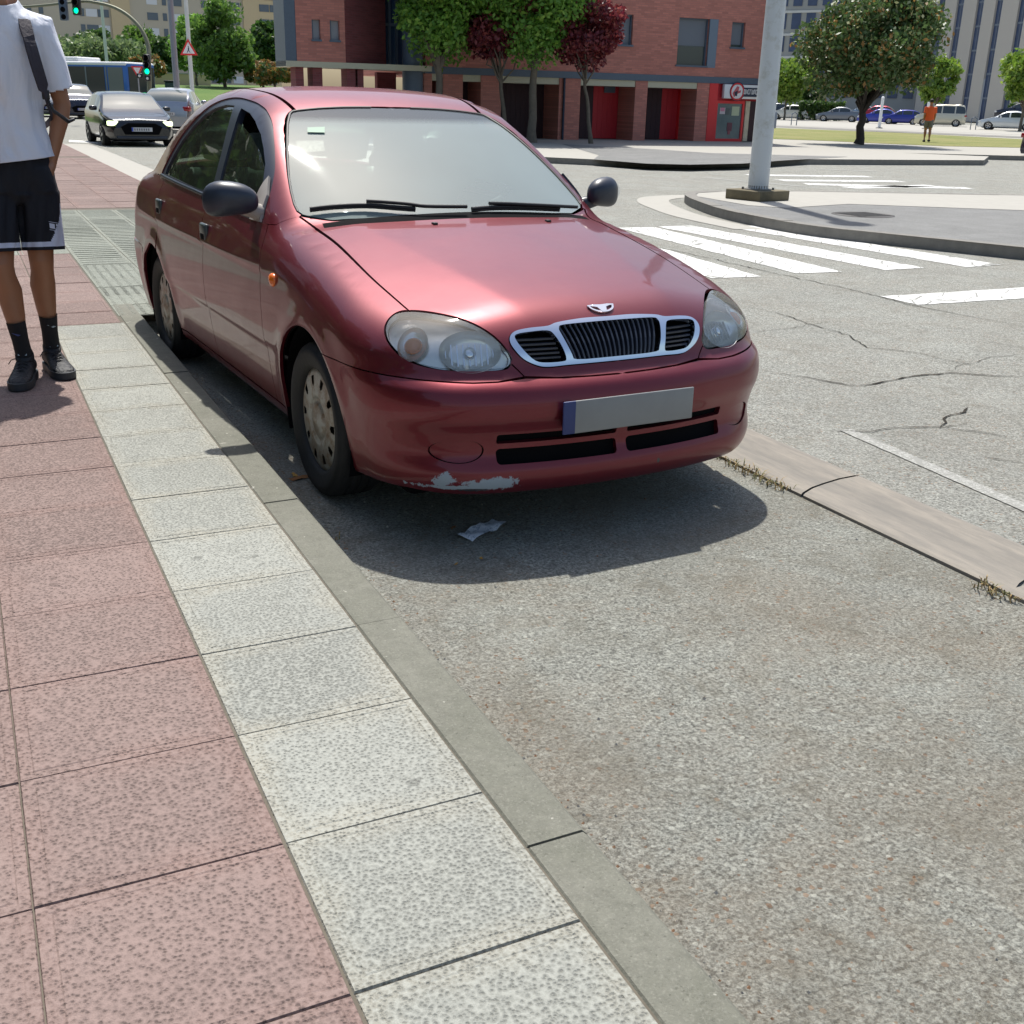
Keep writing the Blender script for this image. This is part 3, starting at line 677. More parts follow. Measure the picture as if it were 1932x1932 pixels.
# right hand trees
def at_d(px, py_, dist, z=0.):
    q = dp(px, py_, dist); return q
def tree_d(kind, px, depth, z0, hgt, rx, label, fol, n, leaf, seed, group=None, shape='ball', trunk=None, rz=None, **k):
    q = dp(px, 200, depth); rz = rz or hgt*.36; return tree(kind, q[0], q[1], z0, trunk or hgt*.35, hgt-rz, rx, rz, n, leaf, label, fol=fol, seed=seed, group=group, shape=shape, **k)
tree_d('street_tree', 1932, 82, .1, 6.2, 2.3, 'bright green tree cut by the right edge of the photo behind the white saloon', 'yell', 6000, .25, 21)
tree_d('street_tree', 1765, 108, .1, 6.6, 2.1, 'yellow green tree behind the beige van, right of the magnolia', 'yell', 5000, .28, 22)
tree_d('street_tree', 1482, 118, .1, 6.8, 2.8, 'bright green tree just right of the white lamp post behind the parked cars', 'yell', 6000, .3, 23)
tree_d('street_tree', 1530, 125, .1, 4.8, 2.0, 'low dark green tree behind the hedge left of the magnolia', 'dark', 3000, .3, 24)
def hedge(px0, px1, depth, h, label, seed, th=1.2, ab=None):
    a, b = ab or (dp(px0, 210, depth), dp(px1, 210, depth)); L_ = math.hypot(b[0]-a[0], b[1]-a[1]); g = np.random.default_rng(seed); n = int(900*L_*h/4)+1500
    rt = empty('hedge', (a[0], a[1], .1), math.atan2(b[1]-a[1], b[0]-a[0]), label, 'hedge'); P = np.stack([g.uniform(0, L_, n), g.uniform(-th/2, th/2, n), g.uniform(0, 1, n)**.6*h*(1+.08*np.sin(g.uniform(0, L_, n)*2))], 1)
    leaves(g, P, .22, FOL['dark'], [3, 3, 2], 'foliage', rt); 
    for i in range(int(L_/2.4)+1): mb = MB(); mb.tube([(i*2.4, 0, 0), (i*2.4+.1, 0, h*.7)], .04, 6); mb.build('stem', M['bark'], rt)
hedge(1506, 1592, 121, 1.9, 'clipped green hedge behind the white hatchback at right', 31)
hedge(1905, 1922, 112, 2.0, 'small clipped hedge against the striped tower block', 32)
hedge(0, 0, 0, 2.4, 'long clipped hedge added out of view, darkening reflections in the red car', 33, 1.2, ((-6.4, -8), (-6.4, 70)))  # unseen hedge, added so the car side reflects a dark band
for i_, (yy_, xx_) in enumerate([(-3, -9.5), (5, -9.5), (12, -9.8), (20, -9.4), (29, -9.6), (40, -9.6)]):  # trees out of view, added to darken what the car side reflects
    tree('street_tree', xx_, yy_, .1, 1.8, 5.2, 3.9 if i_ < 4 else 5.2, 3.9, 5200, .46, 'unseen broad dark green tree added to darken car reflections, '+['nearest the photographer', 'second from the near end', 'third from the near end', 'third from the far end', 'second from the far end', 'last at the far end'][i_], fol='dark', seed=200+i_, tr=.16, clumps=40, group='unseen trees added to darken the car reflections')
# trees on the left bank
q = dp(425, 170, 82); tree('bank_tree', q[0], q[1], 1.2, 1.6, 3.9, 2.7, 3.1, 11000, .24, 'big green tree on the grass bank beside the warning sign', fol='olive', seed=41, shape='cone', clumps=70, tr=.16)
q = dp(372, 170, 88); tree('bank_tree', q[0], q[1], 1.6, 1.4, 3.2, 1.8, 2.3, 6000, .24, 'darker green tree on the bank behind the grey posts', fol='green', seed=42, clumps=44, tr=.12)
for i, (px, dd, z0, h, rx, f_, lb) in enumerate([(160, 120, 2.2, 4.7, 4.0, 'grey', 'pale olive tree above the bus roof, leftmost of the row'), (205, 112, 2.2, 4.0, 3.6, 'grey', 'pale olive tree rising behind the slim lamp post over the bus'),
    (235, 118, 2.2, 4.2, 3.4, 'grey', 'pale olive tree just left of the arched traffic light mast'), (272, 122, 2.2, 5.6, 2.8, 'olive', 'green tree behind the arched traffic light mast'), (305, 122, 2.2, 5.0, 2.4, 'dark', 'dark green tree left of the twin grey posts, before the flats'),
    (512, 105, 2.3, 5.8, 1.8, 'dark', 'dark green tree by the left corner of the brick building'), (185, 135, 2.2, 6.2, 3.5, 'dark', 'dark green tree behind the pale ones, left before the flats')]):
    tree_d('bank_tree', px, dd, z0, h, rx, lb, f_, 5200, .34, 60+i, rz=h*.42)
q = dp(500, 170, 84)
for i, (px, dd, c_) in enumerate([(285, 92, 'shrub with rusty new leaves beside the traffic light mast'), (520, 80, 'shrub with rusty new leaves right of the big bank tree'), (498, 84, 'low shrub with rusty leaves touching the big bank tree')]):
    tree_d('flowering_shrub', px, dd, 1.5, 2.2 if i else 2.9, 1.7, c_, 'magn', 3000, .26, 80+i, weights=[1.0, 2, 5, .8], clumps=24, cat='shrub')
# ------------------------------------------------------------------ brick building
def brickm(name, base):
    n = NT(name); co = n.co(); mp = n.n('Mapping'); n.put(mp.inputs[0], co); mp.inputs['Rotation'].default_value = (math.pi/2, 0, 0)
    bk = n.n('TexBrick'); n.put(bk.inputs['Vector'], mp.outputs[0]); bk.inputs['Scale'].default_value = 1.; bk.inputs['Brick Width'].default_value = .25; bk.inputs['Row Height'].default_value = .07; bk.inputs['Mortar Size'].default_value = .006
    bk.inputs['Color1'].default_value = c4(base); bk.inputs['Color2'].default_value = c4(tuple(x*.72 for x in base)); bk.inputs['Mortar'].default_value = c4(tuple(x*.6+.05 for x in base))
    c = n.mix(n.ramp(n.noise(.5, 5, .7), [(.4, (0, 0, 0)), (.7, (.4, .4, .4))]), bk.outputs[0], tuple(x*.7 for x in base)); n.put(n.b.inputs['Base Color'], c); n.set(Roughness=.85); return n.m
M['brick'] = brickm('red_brick', (.60, .235, .18)); M['brick_shade'] = brickm('shaded_brick', (.27, .075, .080))  # second brick carries the shade of turned and recessed walls in its colour
M['steel'] = plain('blue_grey_steel', (.09, .125, .17), .45, vary=.15)
M['cream'] = plain('cream_lintel', (.55, .52, .38), .7, vary=.08)
M['gdark'] = plain('dark_garage_door', (.045, .020, .025), .7, vary=.2); M['gred'] = plain('crimson_door', (.50, .018, .03), .55, vary=.1); M['bred'] = plain('bright_red_panel', (.72, .03, .035), .45)
M['shut'] = plain('grey_shutter', (.16, .18, .21), .6, vary=.06); M['wglass'] = plain('window_glass', (.05, .07, .075), .08, spec=.8)
M['wht'] = plain('white_sign', (.80, .80, .80), .4); M['ink'] = plain('sign_ink', (.02, .03, .06), .5)
def facade(A, B, name, label, cat, thick=9.):
    """local frame: x from A to B along the wall, y into the building, z up"""
    d = Vector((B[0]-A[0], B[1]-A[1])); L_ = d.length; ang = math.atan2(d.y, d.x); rt = empty(name, (A[0], A[1], .14), ang, label, cat)
    def fx(px, py, y=0.):                  # where the photograph's pixel meets the wall plane
        dd = np.array([math.cos(ang), math.sin(ang), 0]); nn = np.array([-dd[1], dd[0], 0]); ray = (px-966)/FPX*RW[0]-(py-966)/FPX*RW[1]+RW[2]
        o = np.array([A[0], A[1], .14])+nn*y; t = ((o-CAMW)@nn)/(ray@nn); P = CAMW+ray*t; return float((P-o)@dd), float(P[2]-.14)
    return rt, fx, L_
A_, B_ = gp(1010, 263, .14), gp(1425, 267.5, .14); dA = Vector((A_[0]-B_[0], A_[1]-B_[1])).normalized()
A0 = (B_[0]+dA.x*17.6, B_[1]+dA.y*17.6)
bb, fx, L_ = facade(A0, B_, 'brick_building', 'red brick building on pillars with garage doors and a small shop across the road', 'building')
XR = fx(1429, 200)[0]; bandz0 = fx(1200, 152)[1]; bandz1 = bandz0+.22
lnz = fx(1200, 164)[1]; XL = fx(803, 150)[0]
HT = 9.2
def walls_with_holes(name, x0, x1, z0, z1, holes, mat, parent, y0=0., y1=.35):
    mb = MB(); xs = sorted({x0, x1, *[h[0] for h in holes], *[h[1] for h in holes]}); zs = sorted({z0, z1, *[h[2] for h in holes], *[h[3] for h in holes]})
    for a, b in zip(xs[:-1], xs[1:]):
        for c_, d_ in zip(zs[:-1], zs[1:]):
            if any(h[0] <= (a+b)/2 <= h[1] and h[2] <= (c_+d_)/2 <= h[3] for h in holes): continue
            mb.box(a, b, y0, y1, c_, d_)
    return mb.build(name, mat, parent)
def win_px(x0, y0, x1, y1): a = fx(x0, y1); b = fx(x1, y0); c1 = fx(x0, y0); c2 = fx(x1, y1); return [(a[0]+c1[0])/2, (b[0]+c2[0])/2, (a[1]+c2[1])/2, (b[1]+c1[1])/2]
W1 = win_px(1131, 26, 1194, 84); W2 = win_px(1279, 34, 1336, 124); W3 = win_px(1380, 42, 1405, 90); W4 = win_px(875, 64, 905, 76)
W5 = [W1[0]-5.5, W1[1]-5.5, W1[2], W1[3]]
ups = [[w_[0], w_[1], w_[2]+3.0, w_[3]+3.0] for w_ in (W1, W2, W3, W5)]
holes = [h for h in [W1, W2, W3, W4, W5]+ups if h[3] < HT]
walls_with_holes('upper_wall', XL, XR, bandz1, HT, holes, M['brick'], bb)
for i, h in enumerate(holes):
    wn = MB(); wn.box(h[0], h[1], .16, .20, h[2], h[3]); o = wn.build('window', M['shut'] if h is not W4 else M['wglass'], bb)
    fr = MB(); fr.box(h[0]-.0, h[0]+.05, .10, .16, h[2], h[3]); fr.box(h[1]-.05, h[1], .10, .16, h[2], h[3]); fr.box(h[0]+.05, h[1]-.05, .10, .16, h[3]-.05, h[3]); fr.box(h[0]-.04, h[1]+.04, -.05, .15, h[2]-.05, h[2]+.012); fr.build('frame', M['steel'], o)
    if h is W2 or h is W3:
        gl = MB(); zt = h[2]+(.42 if h is W2 else .12)*(h[3]-h[2]); gl.box(h[0]+.05, h[1]-.05, .13, .158, h[2]+.02, zt); gl.build('pane', M['wglass'], o)
mb = MB(); mb.box(W2[1], W2[1]+.36, -.04, .02, W2[2]-.05, W2[3]); mb.build('sliding_shutter', plain('blue_shutter', (.16, .21, .27), .5), bb)
mb = MB(); mb.box(XL, XR+.02, -.03, .35, bandz0, bandz1); mb.build('steel_band', M['steel'], bb)
mb = MB(); mb.box(XR, XR+.12, -.04, 9, 0, HT); mb.build('corner_trim', M['ink'], bb)
mb = MB(); mb.box(XL, XR-.01, .35, 9, bandz0, HT-.1); mb.build('upper_block', M['brick'], bb)
mb = MB(); mb.box(XL, XR+.3, -.3, 9.2, HT, HT+.25); mb.build('roof', M['steel'], bb)
# pillars, lintels and the recessed ground floor
PILL = [(800, 815), (836, 873), (907, 945), (1054, 1094), (1197, 1220), (1313, 1336)]
px_ = [(fx(a, 200)[0], fx(b, 200)[0]) for a, b in PILL]
for a, b in px_: mb = MB(); mb.box(a, b, 0, 1.25, 0, bandz0-.003); mb.build('pillar', M['brick'], bb)
ge = [px_[0][1]]+[v for pr in px_[1:] for v in pr]
for a, b in zip(ge[0::2], ge[1::2]):
    mb = MB(); mb.box(a+.003, b-.003, .03, 1.2, lnz, bandz0-.003); mb.build('lintel', M['cream'], bb)
cols = [('gdark', 815, 836), ('gdark', 873, 907), ('gdark', 945, 1054), ('gdark', 1094, 1118), ('gred', 1118, 1190), ('gdark', 1220, 1247), ('gred', 1247, 1277), ('bred', 1277, 1300), ('gdark', 1300, 1313)]
for m_, a, b in cols:
    xa, xb = fx(a, 200, 1.3)[0], fx(b, 200, 1.3)[0]; mb = MB(); mb.box(xa+.002, xb-.002, 1.27 if m_ != 'bred' else 1.12, 1.45, .02, bandz0-.01)
    nb = max(1, int((xb-xa)/.18)); 
    for i in range(1, nb): xx = xa+(xb-xa)*i/nb; mb.box(xx-.008, xx+.008, 1.26 if m_ != 'bred' else 1.11, 1.28, .04, bandz0-.02)
    mb.build('garage_door' if m_ != 'bred' else 'red_panel', M[m_], bb)
mb = MB(); mb.box(px_[0][0], XR-.02, 1.46, 1.6, 0, bandz0-.01); mb.build('back_wall', M['brick_shade'], bb)
mb = MB(); a = fx(1062, 200)[0]; mb.tube([(a, -.06, 0), (a, -.06, bandz0)], .045, 8); mb.build('downpipe', M['ink'], bb)
mb = MB(); a = fx(1138, 175, 1.3)[0]; mb.box(a, a+.45, 1.20, 1.262, 1.62, 1.98); mb.build('notice_board', M['steel'], bb)
# the shop at the right end
s0, s1 = fx(1336, 200)[0], fx(1352, 200)[0]; mb = MB(); mb.box(s0+.003, s1, -.02, .3, 0, bandz0-.003); mb.build('red_panel', M['bred'], bb)
sa, sb = s1, fx(1402, 230)[0]; zt = fx(1375, 190)[1]; zsg = fx(1375, 187)[1]
sh = MB(); sh.box(sa+.01, sb+.02, .02, .12, 0, .10); sh.box(sa+.01, sa+.07, .02, .12, .10, zt); sh.box(sb-.07, sb+.02, .02, .12, .10, zt); sh.box(sa+.07, sb-.07, .02, .12, zt-.10, zt)
shw = sh.build('shop_window', M['bred'], bb)
mb = MB(); mb.box(sa+.07, sb-.07, .07, .09, .10, zt-.10); mb.build('pane', plain('shop_glass', (.16, .21, .205), .12, spec=.8, vary=.3, bs=8), shw)
for (u0, u1, w0, w1, c_) in ((.12, .33, .70, .88, (.62, .55, .57)), (.36, .52, .68, .86, (.10, .12, .12)), (.60, .90, .66, .92, (.50, .56, .38)), (.46, .66, .22, .46, (.16, .05, .07)), (.50, .60, .12, .24, (.30, .08, .10)), (.14, .30, .78, .88, (.62, .22, .32))):
    mb = MB(); W_ = sb-sa-.14; H_ = zt-.2; mb.box(sa+.07+u0*W_, sa+.07+u1*W_, .055 if c_ != (.62, .22, .32) else .045, .069, .10+w0*H_, .10+w1*H_); mb.build('poster', plain('poster', c_, .5), shw)
mb = MB(); sc0 = fx(1405, 230)[0]; sc1 = fx(1413, 230)[0]; mb.box(sc0, sc1, .02, .10, .02, zt); mb.build('shop_poster_strip', plain('patterned_strip', (.60, .52, .38), .6, vary=.5, bs=12), bb)
mb = MB(); mb.box(sc1+.01, XR-.02, .04, .14, .02, zt); mb.build('shop_door', M['gdark'], bb)
mb = MB(); mb.box(sa+.01, XR-.02, .10, .5, zt, bandz0-.003); mb.build('sign_backing', M['gred'], bb)
g0 = fx(1363, 170)[0]; sg = MB(); sg.bbox(g0, XR-.06, -.14, .02, zsg+.02, bandz0-.02, .02); so_ = sg.build('shop_sign', M['wht'], bb)
zc = (zsg+bandz0)/2; cx_ = fx(1387, 170)[0]; Ms = Matrix.Translation((cx_, -.141, zc)) @ Matrix.Rotation(R_(90), 4, 'X')
mb = MB(); mb.lathe([(.31, 0), (.31, .012), (.26, .012), (.26, 0)], 28, Ms); mb.build('logo_ring', M['bred'], so_)
mb = MB(); mb.lathe([(.335, .002), (.335, .006), (.312, .006), (.312, .002)], 28, Ms); mb.build('logo_outline', M['ink'], so_)
mb = MB(); mb.prism([(-.20, -.06), (-.02, .19), (.08, .17), (.05, .02), (.17, .06), (.15, -.03), (.0, -.08), (-.12, -.20)], .002, .010, Ms); mb.build('logo_figure', plain('logo_red', (.55, .12, .14), .5), so_)
mb = MB(); mb.prism([(-.10, -.14), (-.13, -.02), (.02, .04), (.0, -.16)], .011, .014, Ms); mb.build('logo_mark', M['ink'], so_)
t0, t1 = fx(1397, 172)[0], fx(1430, 172)[0]; mb = MB(); mb.box(t0, t1, -.150, -.1405, zc-.17, zc+.15); mb.build('lettering_band', M['ink'], so_)
mb = MB(); q_ = random.Random(4); nl_ = 8
for i in range(nl_):
    xa = t0+.05+(t1-t0-.08)*i/nl_; wl_ = (t1-t0)/nl_*.7; mb.box(xa, xa+.022, -.154, -.1505, zc-.08, zc+.09)
    if i % 3 != 1: mb.box(xa+.022, xa+wl_, -.154, -.1505, zc+.065, zc+.09)
    if i % 2 == 0: mb.box(xa+.022, xa+wl_, -.154, -.1505, zc-.08, zc-.055)
    if i % 4 < 2: mb.box(xa+wl_-.022, xa+wl_, -.154, -.1505, zc-.055, zc+.065)
mb.build('lettering', M['wht'], so_)
# left wing of the building, standing on pillars
XA, XB, XC, XD = fx(527, 100, -.6)[0], fx(560, 100, -.6)[0], fx(652, 100, -.6)[0], XL
mb = MB(); mb.box(XA+.2, XL, -.7, 1.3, HT, HT+.25); mb.build('roof', M['steel'], bb)
bz = fx(600, 126, -.6)[1]; HB = HT-.004
w5 = [fx(589, 70, -.6)[0], fx(605, 70, -.6)[0], fx(600, 75, -.6)[1], fx(600, 37, -.6)[1]]; w6 = [fx(623, 70, -.6)[0], fx(641, 70, -.6)[0], w5[2], w5[3]]
wup = [[w_[0], w_[1], w_[2]+3, w_[3]+3] for w_ in (w5, w6) if w_[3]+3 < HB]
walls_with_holes('upper_wall', XB, XC, bz+.15, HB, [w5, w6]+wup, M['brick'], bb, -.6, -.3)
for h in [w5, w6]+wup:
    mb = MB(); mb.box(h[0], h[1], -.46, -.42, h[2], h[3]); o = mb.build('window', plain('pale_shutter', (.28, .30, .33), .6), bb)
    mb = MB(); mb.box(h[0]-.03, h[1]+.03, -.64, -.46, h[2]-.05, h[2]+.01); mb.box(h[0], h[0]+.05, -.55, -.46, h[2]+.01, h[3]); mb.build('frame', M['steel'], o)
mb = MB(); mb.box(XB+.01, XC-.01, -.3, 1.2, bz+.15, HB-.01); mb.build('upper_block', M['brick'], bb)
mb = MB(); mb.box(XA+.2, XB, -.58, .9, bz, HB); mb.build('steel_bay', M['steel'], bb)
# wall turning back with shade put into its brick colour, blue glazed bay, round column
mb = MB(); v = [(XC, -.6, bz+.15), (fx(728, 100, 1.2)[0], 1.2, bz+.15), (fx(728, 100, 1.2)[0], 1.2, HB), (XC, -.6, HB)]
mb.add(v, [(0, 1, 2, 3)]); x728 = v[1][0]; mb.box(XC+.01, x728, 1.2, 5, bz+.15, HB-.01); mb.build('return_wall', M['brick_shade'], bb)
mb = MB(); mb.box(x728+.01, XL-.01, 1.6, 1.8, bz+.15, HB); gb_ = mb.build('glazed_bay', plain('blue_glazing', (.04, .075, .14), .15, spec=.7), bb)
mb = MB()
for t in (.25, .5, .75): xx = x728+(XL-x728)*t; mb.box(xx-.04, xx+.04, 1.52, 1.6, bz+.15, HB)
for zz in (bz+1.4, bz+2.9, bz+4.4): mb.box(x728+.02, XL-.02, 1.50, 1.52, zz, zz+.10)
mb.build('mullions', M['steel'], gb_)
mb = MB(); mb.box(XA+.2, XL, -.62, .9, bz-.02, bz+.148); mb.build('soffit', M['cream'], bb)
mb = MB(); cxx = fx(784, 140, -.3)[0]; mb.tube([(cxx, .0, 0), (cxx, .0, HB)], .34, 20); mb.build('round_column', M['steel'], bb)
for a, b in ((556, 571), (588, 606), (652, 668), (672, 683)):
    xa, xb = fx(a, 165, -.2)[0], fx(b, 165, -.2)[0]; mb = MB(); mb.box(xa, xb, -.4, .3, 0, bz-.022); mb.build('pillar', M['brick_shade'], bb)
mb = MB(); mb.box(fx(712, 165, 3)[0], px_[0][0], 3, 3.3, 0, bz-.022); mb.build('back_wall', M['brick_shade'], bb)
# ------------------------------------------------------------------ far blocks of flats and the striped tower
def frame_at(px0, px1, d0, d1): a = dp(px0, 200, d0); b = dp(px1, 200, d1); return (a[0], a[1]), (b[0], b[1])
M['flat'] = plain('sandy_render', (.47, .42, .33), .8, vary=.06); M['flaty'] = plain('ochre_render', (.55, .44, .27), .8, vary=.05); M['flatw'] = plain('pale_panel', (.60, .60, .58), .7)
M['farwin'] = plain('far_window', (.10, .13, .16), .25, vary=.3); M['blind'] = plain('white_blind', (.62, .64, .66), .6)
Af, Bf = frame_at(30, 532, 232, 262); fb, ffx, Lf = facade(Af, Bf, 'apartment_block', 'long sandy block of flats with white blinds far behind the bus', 'building')
mb = MB(); Hf = 21.5; mb.box(0, Lf, 0, 14, -3, Hf); mb.build('wall', M['flat'], fb)
mb = MB(); mb.box(-.5, Lf+.5, -.6, 14.5, Hf, Hf+.8); mb.build('roof', plain('grey_eaves', (.30, .31, .33), .7), fb)
xa, xb = ffx(212, 60)[0], ffx(248, 60)[0]; mb = MB(); mb.box(xa, xb, -.5, 0, -3, Hf-.1); mb.build('ochre_bay', M['flaty'], fb)
xa, xb = ffx(460, 60)[0], ffx(526, 60)[0]; mb = MB(); mb.box(xa, xb, -.4, 0, -3, Hf-.1); mb.build('ochre_bay', M['flaty'], fb)
def farwin(xx, zz, w_, h_, y, mt, par): mb = MB(); mb.box(xx-w_/2, xx+w_/2, y-.12, y-.02, zz, zz+h_); o = mb.build('window', mt, par); return o
q_ = random.Random(9); cnt_ = 0
for fl in range(7):
    zz = 21.5-2.4-fl*3.1
    for px in (62, 84, 160, 178, 200, 292, 315, 338, 388, 405, 428, 446, 500, 514):
        if zz < 1.5: continue
        xx = ffx(px, 80)[0]; big = px in (200, 292, 338, 405, 446, 178, 500); y = -.4 if px in (500, 514) else 0
        mt = M['blind'] if (big and q_.random() < .45) else M['farwin']; farwin(xx, zz-.2, 2.3 if big else .9, 1.5, y, mt, fb)
At, Bt = frame_at(1726, 2010, 168, 138); tb, tfx, Lt = facade(At, Bt, 'striped_tower', 'tall pale tower block with dark blue vertical window stripes at right', 'building')
Ht = 46.; mb = MB(); mb.box(0, Lt, .5, 20, 0, Ht); mb.build('window_wall', M['farwin'], tb)
M['tower'] = plain('tower_concrete', (.50, .46, .41), .75, vary=.05); M['tstripe'] = plain('blue_spandrel', (.05, .075, .15), .3, vary=.4, bs=3)
strip_px = [(1755, 1768), (1790, 1803), (1827, 1840), (1862, 1875), (1905, 1919), (1960, 1974)]
ed = [0]; 
for a, b in strip_px: ed += [tfx(a, 110)[0], tfx(b, 110)[0]]
ed.append(Lt)
for a, b in zip(ed[0::2], ed[1::2]):
    mb = MB(); mb.box(a, b, 0, .5, 0, Ht); mb.build('pilaster', M['tower'], tb)
for a, b in zip(ed[1:-1:2], ed[2:-1:2]):
    o_ = MB(); o_.box(a, b, .30, .45, 0, Ht); st_ = o_.build('window_stripe', M['tstripe'], tb); mb = MB()
    for k in range(14): mb.box(a, b, .24, .30, 3.0+k*3.1, 3.0+k*3.1+.25)
    mb.box((a+b)/2-.05, (a+b)/2+.05, .25, .30, 0, Ht)
    mb.build('transoms', plain('stripe_bar', (.14, .17, .22), .5), st_)
mb = MB(); mb.box(-.4, Lt+.4, -.3, 20.4, Ht, Ht+.6); mb.build('roof', M['flatw'], tb)
Ag, Bg = frame_at(1445, 1724, 185, 172); ob, ofx, Lo = facade(Ag, Bg, 'office_block', 'grey office block with a grid of blue windows behind the magnolia', 'building')
mb = MB(); mb.box(0, Lo, .3, 18, 0, 40); mb.build('wall', plain('grey_office', (.34, .34, .33), .75, vary=.06), ob)
mb = MB(); mb.box(-.3, Lo+.3, 0, 18.3, 40, 40.6); mb.build('roof', M['flatw'], ob)
for fl in range(7):
    mb = MB(); zz = 3.+fl*3.4; mb.box(0, Lo, .1, .3, zz+2.4, zz+2.75); mb.build('floor_band', M['flatw'], ob)
    for k in range(10): xx = Lo*(k+.5)/10; farwin(xx, zz, 1.5, 2.35, .3, M['tstripe'], ob)
# low sandy house end on the bank, seen under the trees
q = dp(318, 160, 96); hb = empty('garden_wall', (q[0]-3, q[1], 1.7), RW[2][0]*-.4, 'low sandy wall on the grass bank behind the grey gantry post', 'wall'); mb = MB(); mb.box(-.5, 6.5, 0, .35, 0, 1.15); mb.build('wall_face', M['flaty'], hb)
mb = MB(); mb.box(-.6, 6.6, -.06, .41, 1.15, 1.25); mb.build('coping', M['pale'], hb)
# ---- materials of the red car
def paint(name, base, chips=False, rough=.34):
    n = NT(name); nz = n.noise(1.3, 4, .6); c = n.mix(n.math('MULTIPLY', nz, .5), base, tuple(x*.80+.010 for x in base))
    dust = n.math('MULTIPLY', n.math('GREATER_THAN', n.voro(95., vec=n.co()), .82), .0)
    fleck = n.noise(900, 1, .5)
    c = n.mix(n.math('MULTIPLY', n.noise(7., 5, .7), .07), c, (.36, .24, .22))
    rg = n.math('ADD', n.math('MULTIPLY', n.noise(5., 5, .65), .16), rough-.08)
    n.put(n.b.inputs['Base Color'], c); n.put(n.b.inputs['Roughness'], rg); n.set(Metallic=.55)
    n.b.inputs['Coat Weight'].default_value = .65; n.b.inputs['Coat Roughness'].default_value = .05
    if chips:
        P = n.co(); sp = n.n('SeparateXYZ'); n.put(sp.inputs[0], P); X, Y, Z = sp.outputs
        def blob(cx, cz, rx, rz, thr):
            a = n.math('DIVIDE', n.math('SUBTRACT', X, cx), rx); b = n.math('DIVIDE', n.math('SUBTRACT', Z, cz), rz)
            d = n.math('SQRT', n.math('ADD', n.math('MULTIPLY', a, a), n.math('MULTIPLY', b, b)))
            d = n.math('ADD', d, n.math('MULTIPLY', n.math('SUBTRACT', n.noise(46, 8, .82), .5), 2.9))
            return n.math('MULTIPLY', n.math('LESS_THAN', d, thr), n.math('LESS_THAN', Y, -.2))
        m1 = n.math('MAXIMUM', blob(-.475, .235, .085, .022, 1.), blob(-.62, .25, .035, .03, .8))
        m1 = n.math('MAXIMUM', m1, blob(-.57, .225, .16, .010, .75))
        m2 = n.math('MAXIMUM', blob(-.53, .215, .06, .006, .8), blob(.15, .25, .006, .012, .8))
        c2 = n.mix(m1, c, (.30, .36, .42)); c2 = n.mix(m2, c2, (.06, .06, .07)); n.put(n.b.inputs['Base Color'], c2)
        n.put(n.b.inputs['Metallic'], n.math('SUBTRACT', .62, n.math('MULTIPLY', m1, .62)))
        n.put(n.b.inputs['Coat Weight'], n.math('SUBTRACT', .55, n.math('MULTIPLY', m1, .5)))
    n.bump(n.noise(2.2, 3, .5), .08, .02)
    return n.m
RED = (.150, .0050, .0165)
M['paint'] = paint('red_paint', RED, False, .43); M['paintb'] = paint('bumper_paint', (.165, .0055, .0175), True, .42)
def glassm(name, tint, refl=.9, dust_sheen=.0, dcol=(.6, .65, .6), rough=.02, alpha_dark=None):
    """thin car glass: see-through, fresnel mirror, a diffuse film for dust and painted sky sheen"""
    n = NT(name); t = n.t; t.nodes.remove(n.b)
    tr = n.n('BsdfTransparent'); tr.inputs[0].default_value = c4(tint)
    gl = n.n('BsdfGlossy'); gl.inputs['Roughness'].default_value = rough; gl.inputs[0].default_value = (refl, refl, refl, 1)
    fr = n.n('Fresnel'); fr.inputs[0].default_value = 1.6
    m1 = n.n('MixShader'); n.put(m1.inputs[0], fr.outputs[0]); t.links.new(tr.outputs[0], m1.inputs[1]); t.links.new(gl.outputs[0], m1.inputs[2]); last = m1
    if dust_sheen:
        df = n.n('BsdfDiffuse'); df.inputs[0].default_value = c4(dcol); m2 = n.n('MixShader')
        n.put(m2.inputs[0], n.math('ADD', dust_sheen*.8, n.math('MULTIPLY', n.noise(1.5, 3, .5), dust_sheen*.4))); t.links.new(m1.outputs[0], m2.inputs[1]); t.links.new(df.outputs[0], m2.inputs[2]); last = m2
    t.links.new(last.outputs[0], n.o.inputs[0]); return n.m
M['ws'] = glassm('windscreen_glass', (.70, .80, .76), 1., .25, (.76, .90, .87))  # pale film: dust plus the bright sky reflection painted as diffuse colour
def tintband():
    n_ = M['ws'].node_tree; N_ = n_.nodes; tc = N_.new('ShaderNodeTexCoord'); sp = N_.new('ShaderNodeSeparateXYZ'); mr = N_.new('ShaderNodeMapRange'); n_.links.new(tc.outputs['Object'], sp.inputs[0]); n_.links.new(sp.outputs[2], mr.inputs[0])
    mr.inputs[1].default_value = 1.300; mr.inputs[2].default_value = 1.325
    for nd, a, b in [(x, (.70, .80, .76, 1), (.16, .20, .22, 1)) for x in N_ if x.type == 'BSDF_TRANSPARENT']+[(x, (.76, .90, .87, 1), (.22, .26, .28, 1)) for x in N_ if x.type == 'BSDF_DIFFUSE']:
        mx = N_.new('ShaderNodeMix'); mx.data_type = 'RGBA'; mx.inputs[6].default_value = a; mx.inputs[7].default_value = b; n_.links.new(mr.outputs[0], mx.inputs[0]); n_.links.new(mx.outputs[2], nd.inputs[0])
    for x in N_:
        if x.type == 'FRESNEL': x.inputs[0].default_value = 1.9
tintband()
M['sideglass'] = glassm('side_glass', (.24, .31, .26), .9, .03, (.5, .55, .45))
M['wsband'] = glassm('tinted_band', (.25, .30, .33), .9, .22, (.35, .40, .44))
M['lens'] = glassm('lamp_lens', (.95, .96, .94), .95, .08, (.95, .93, .80), .03)
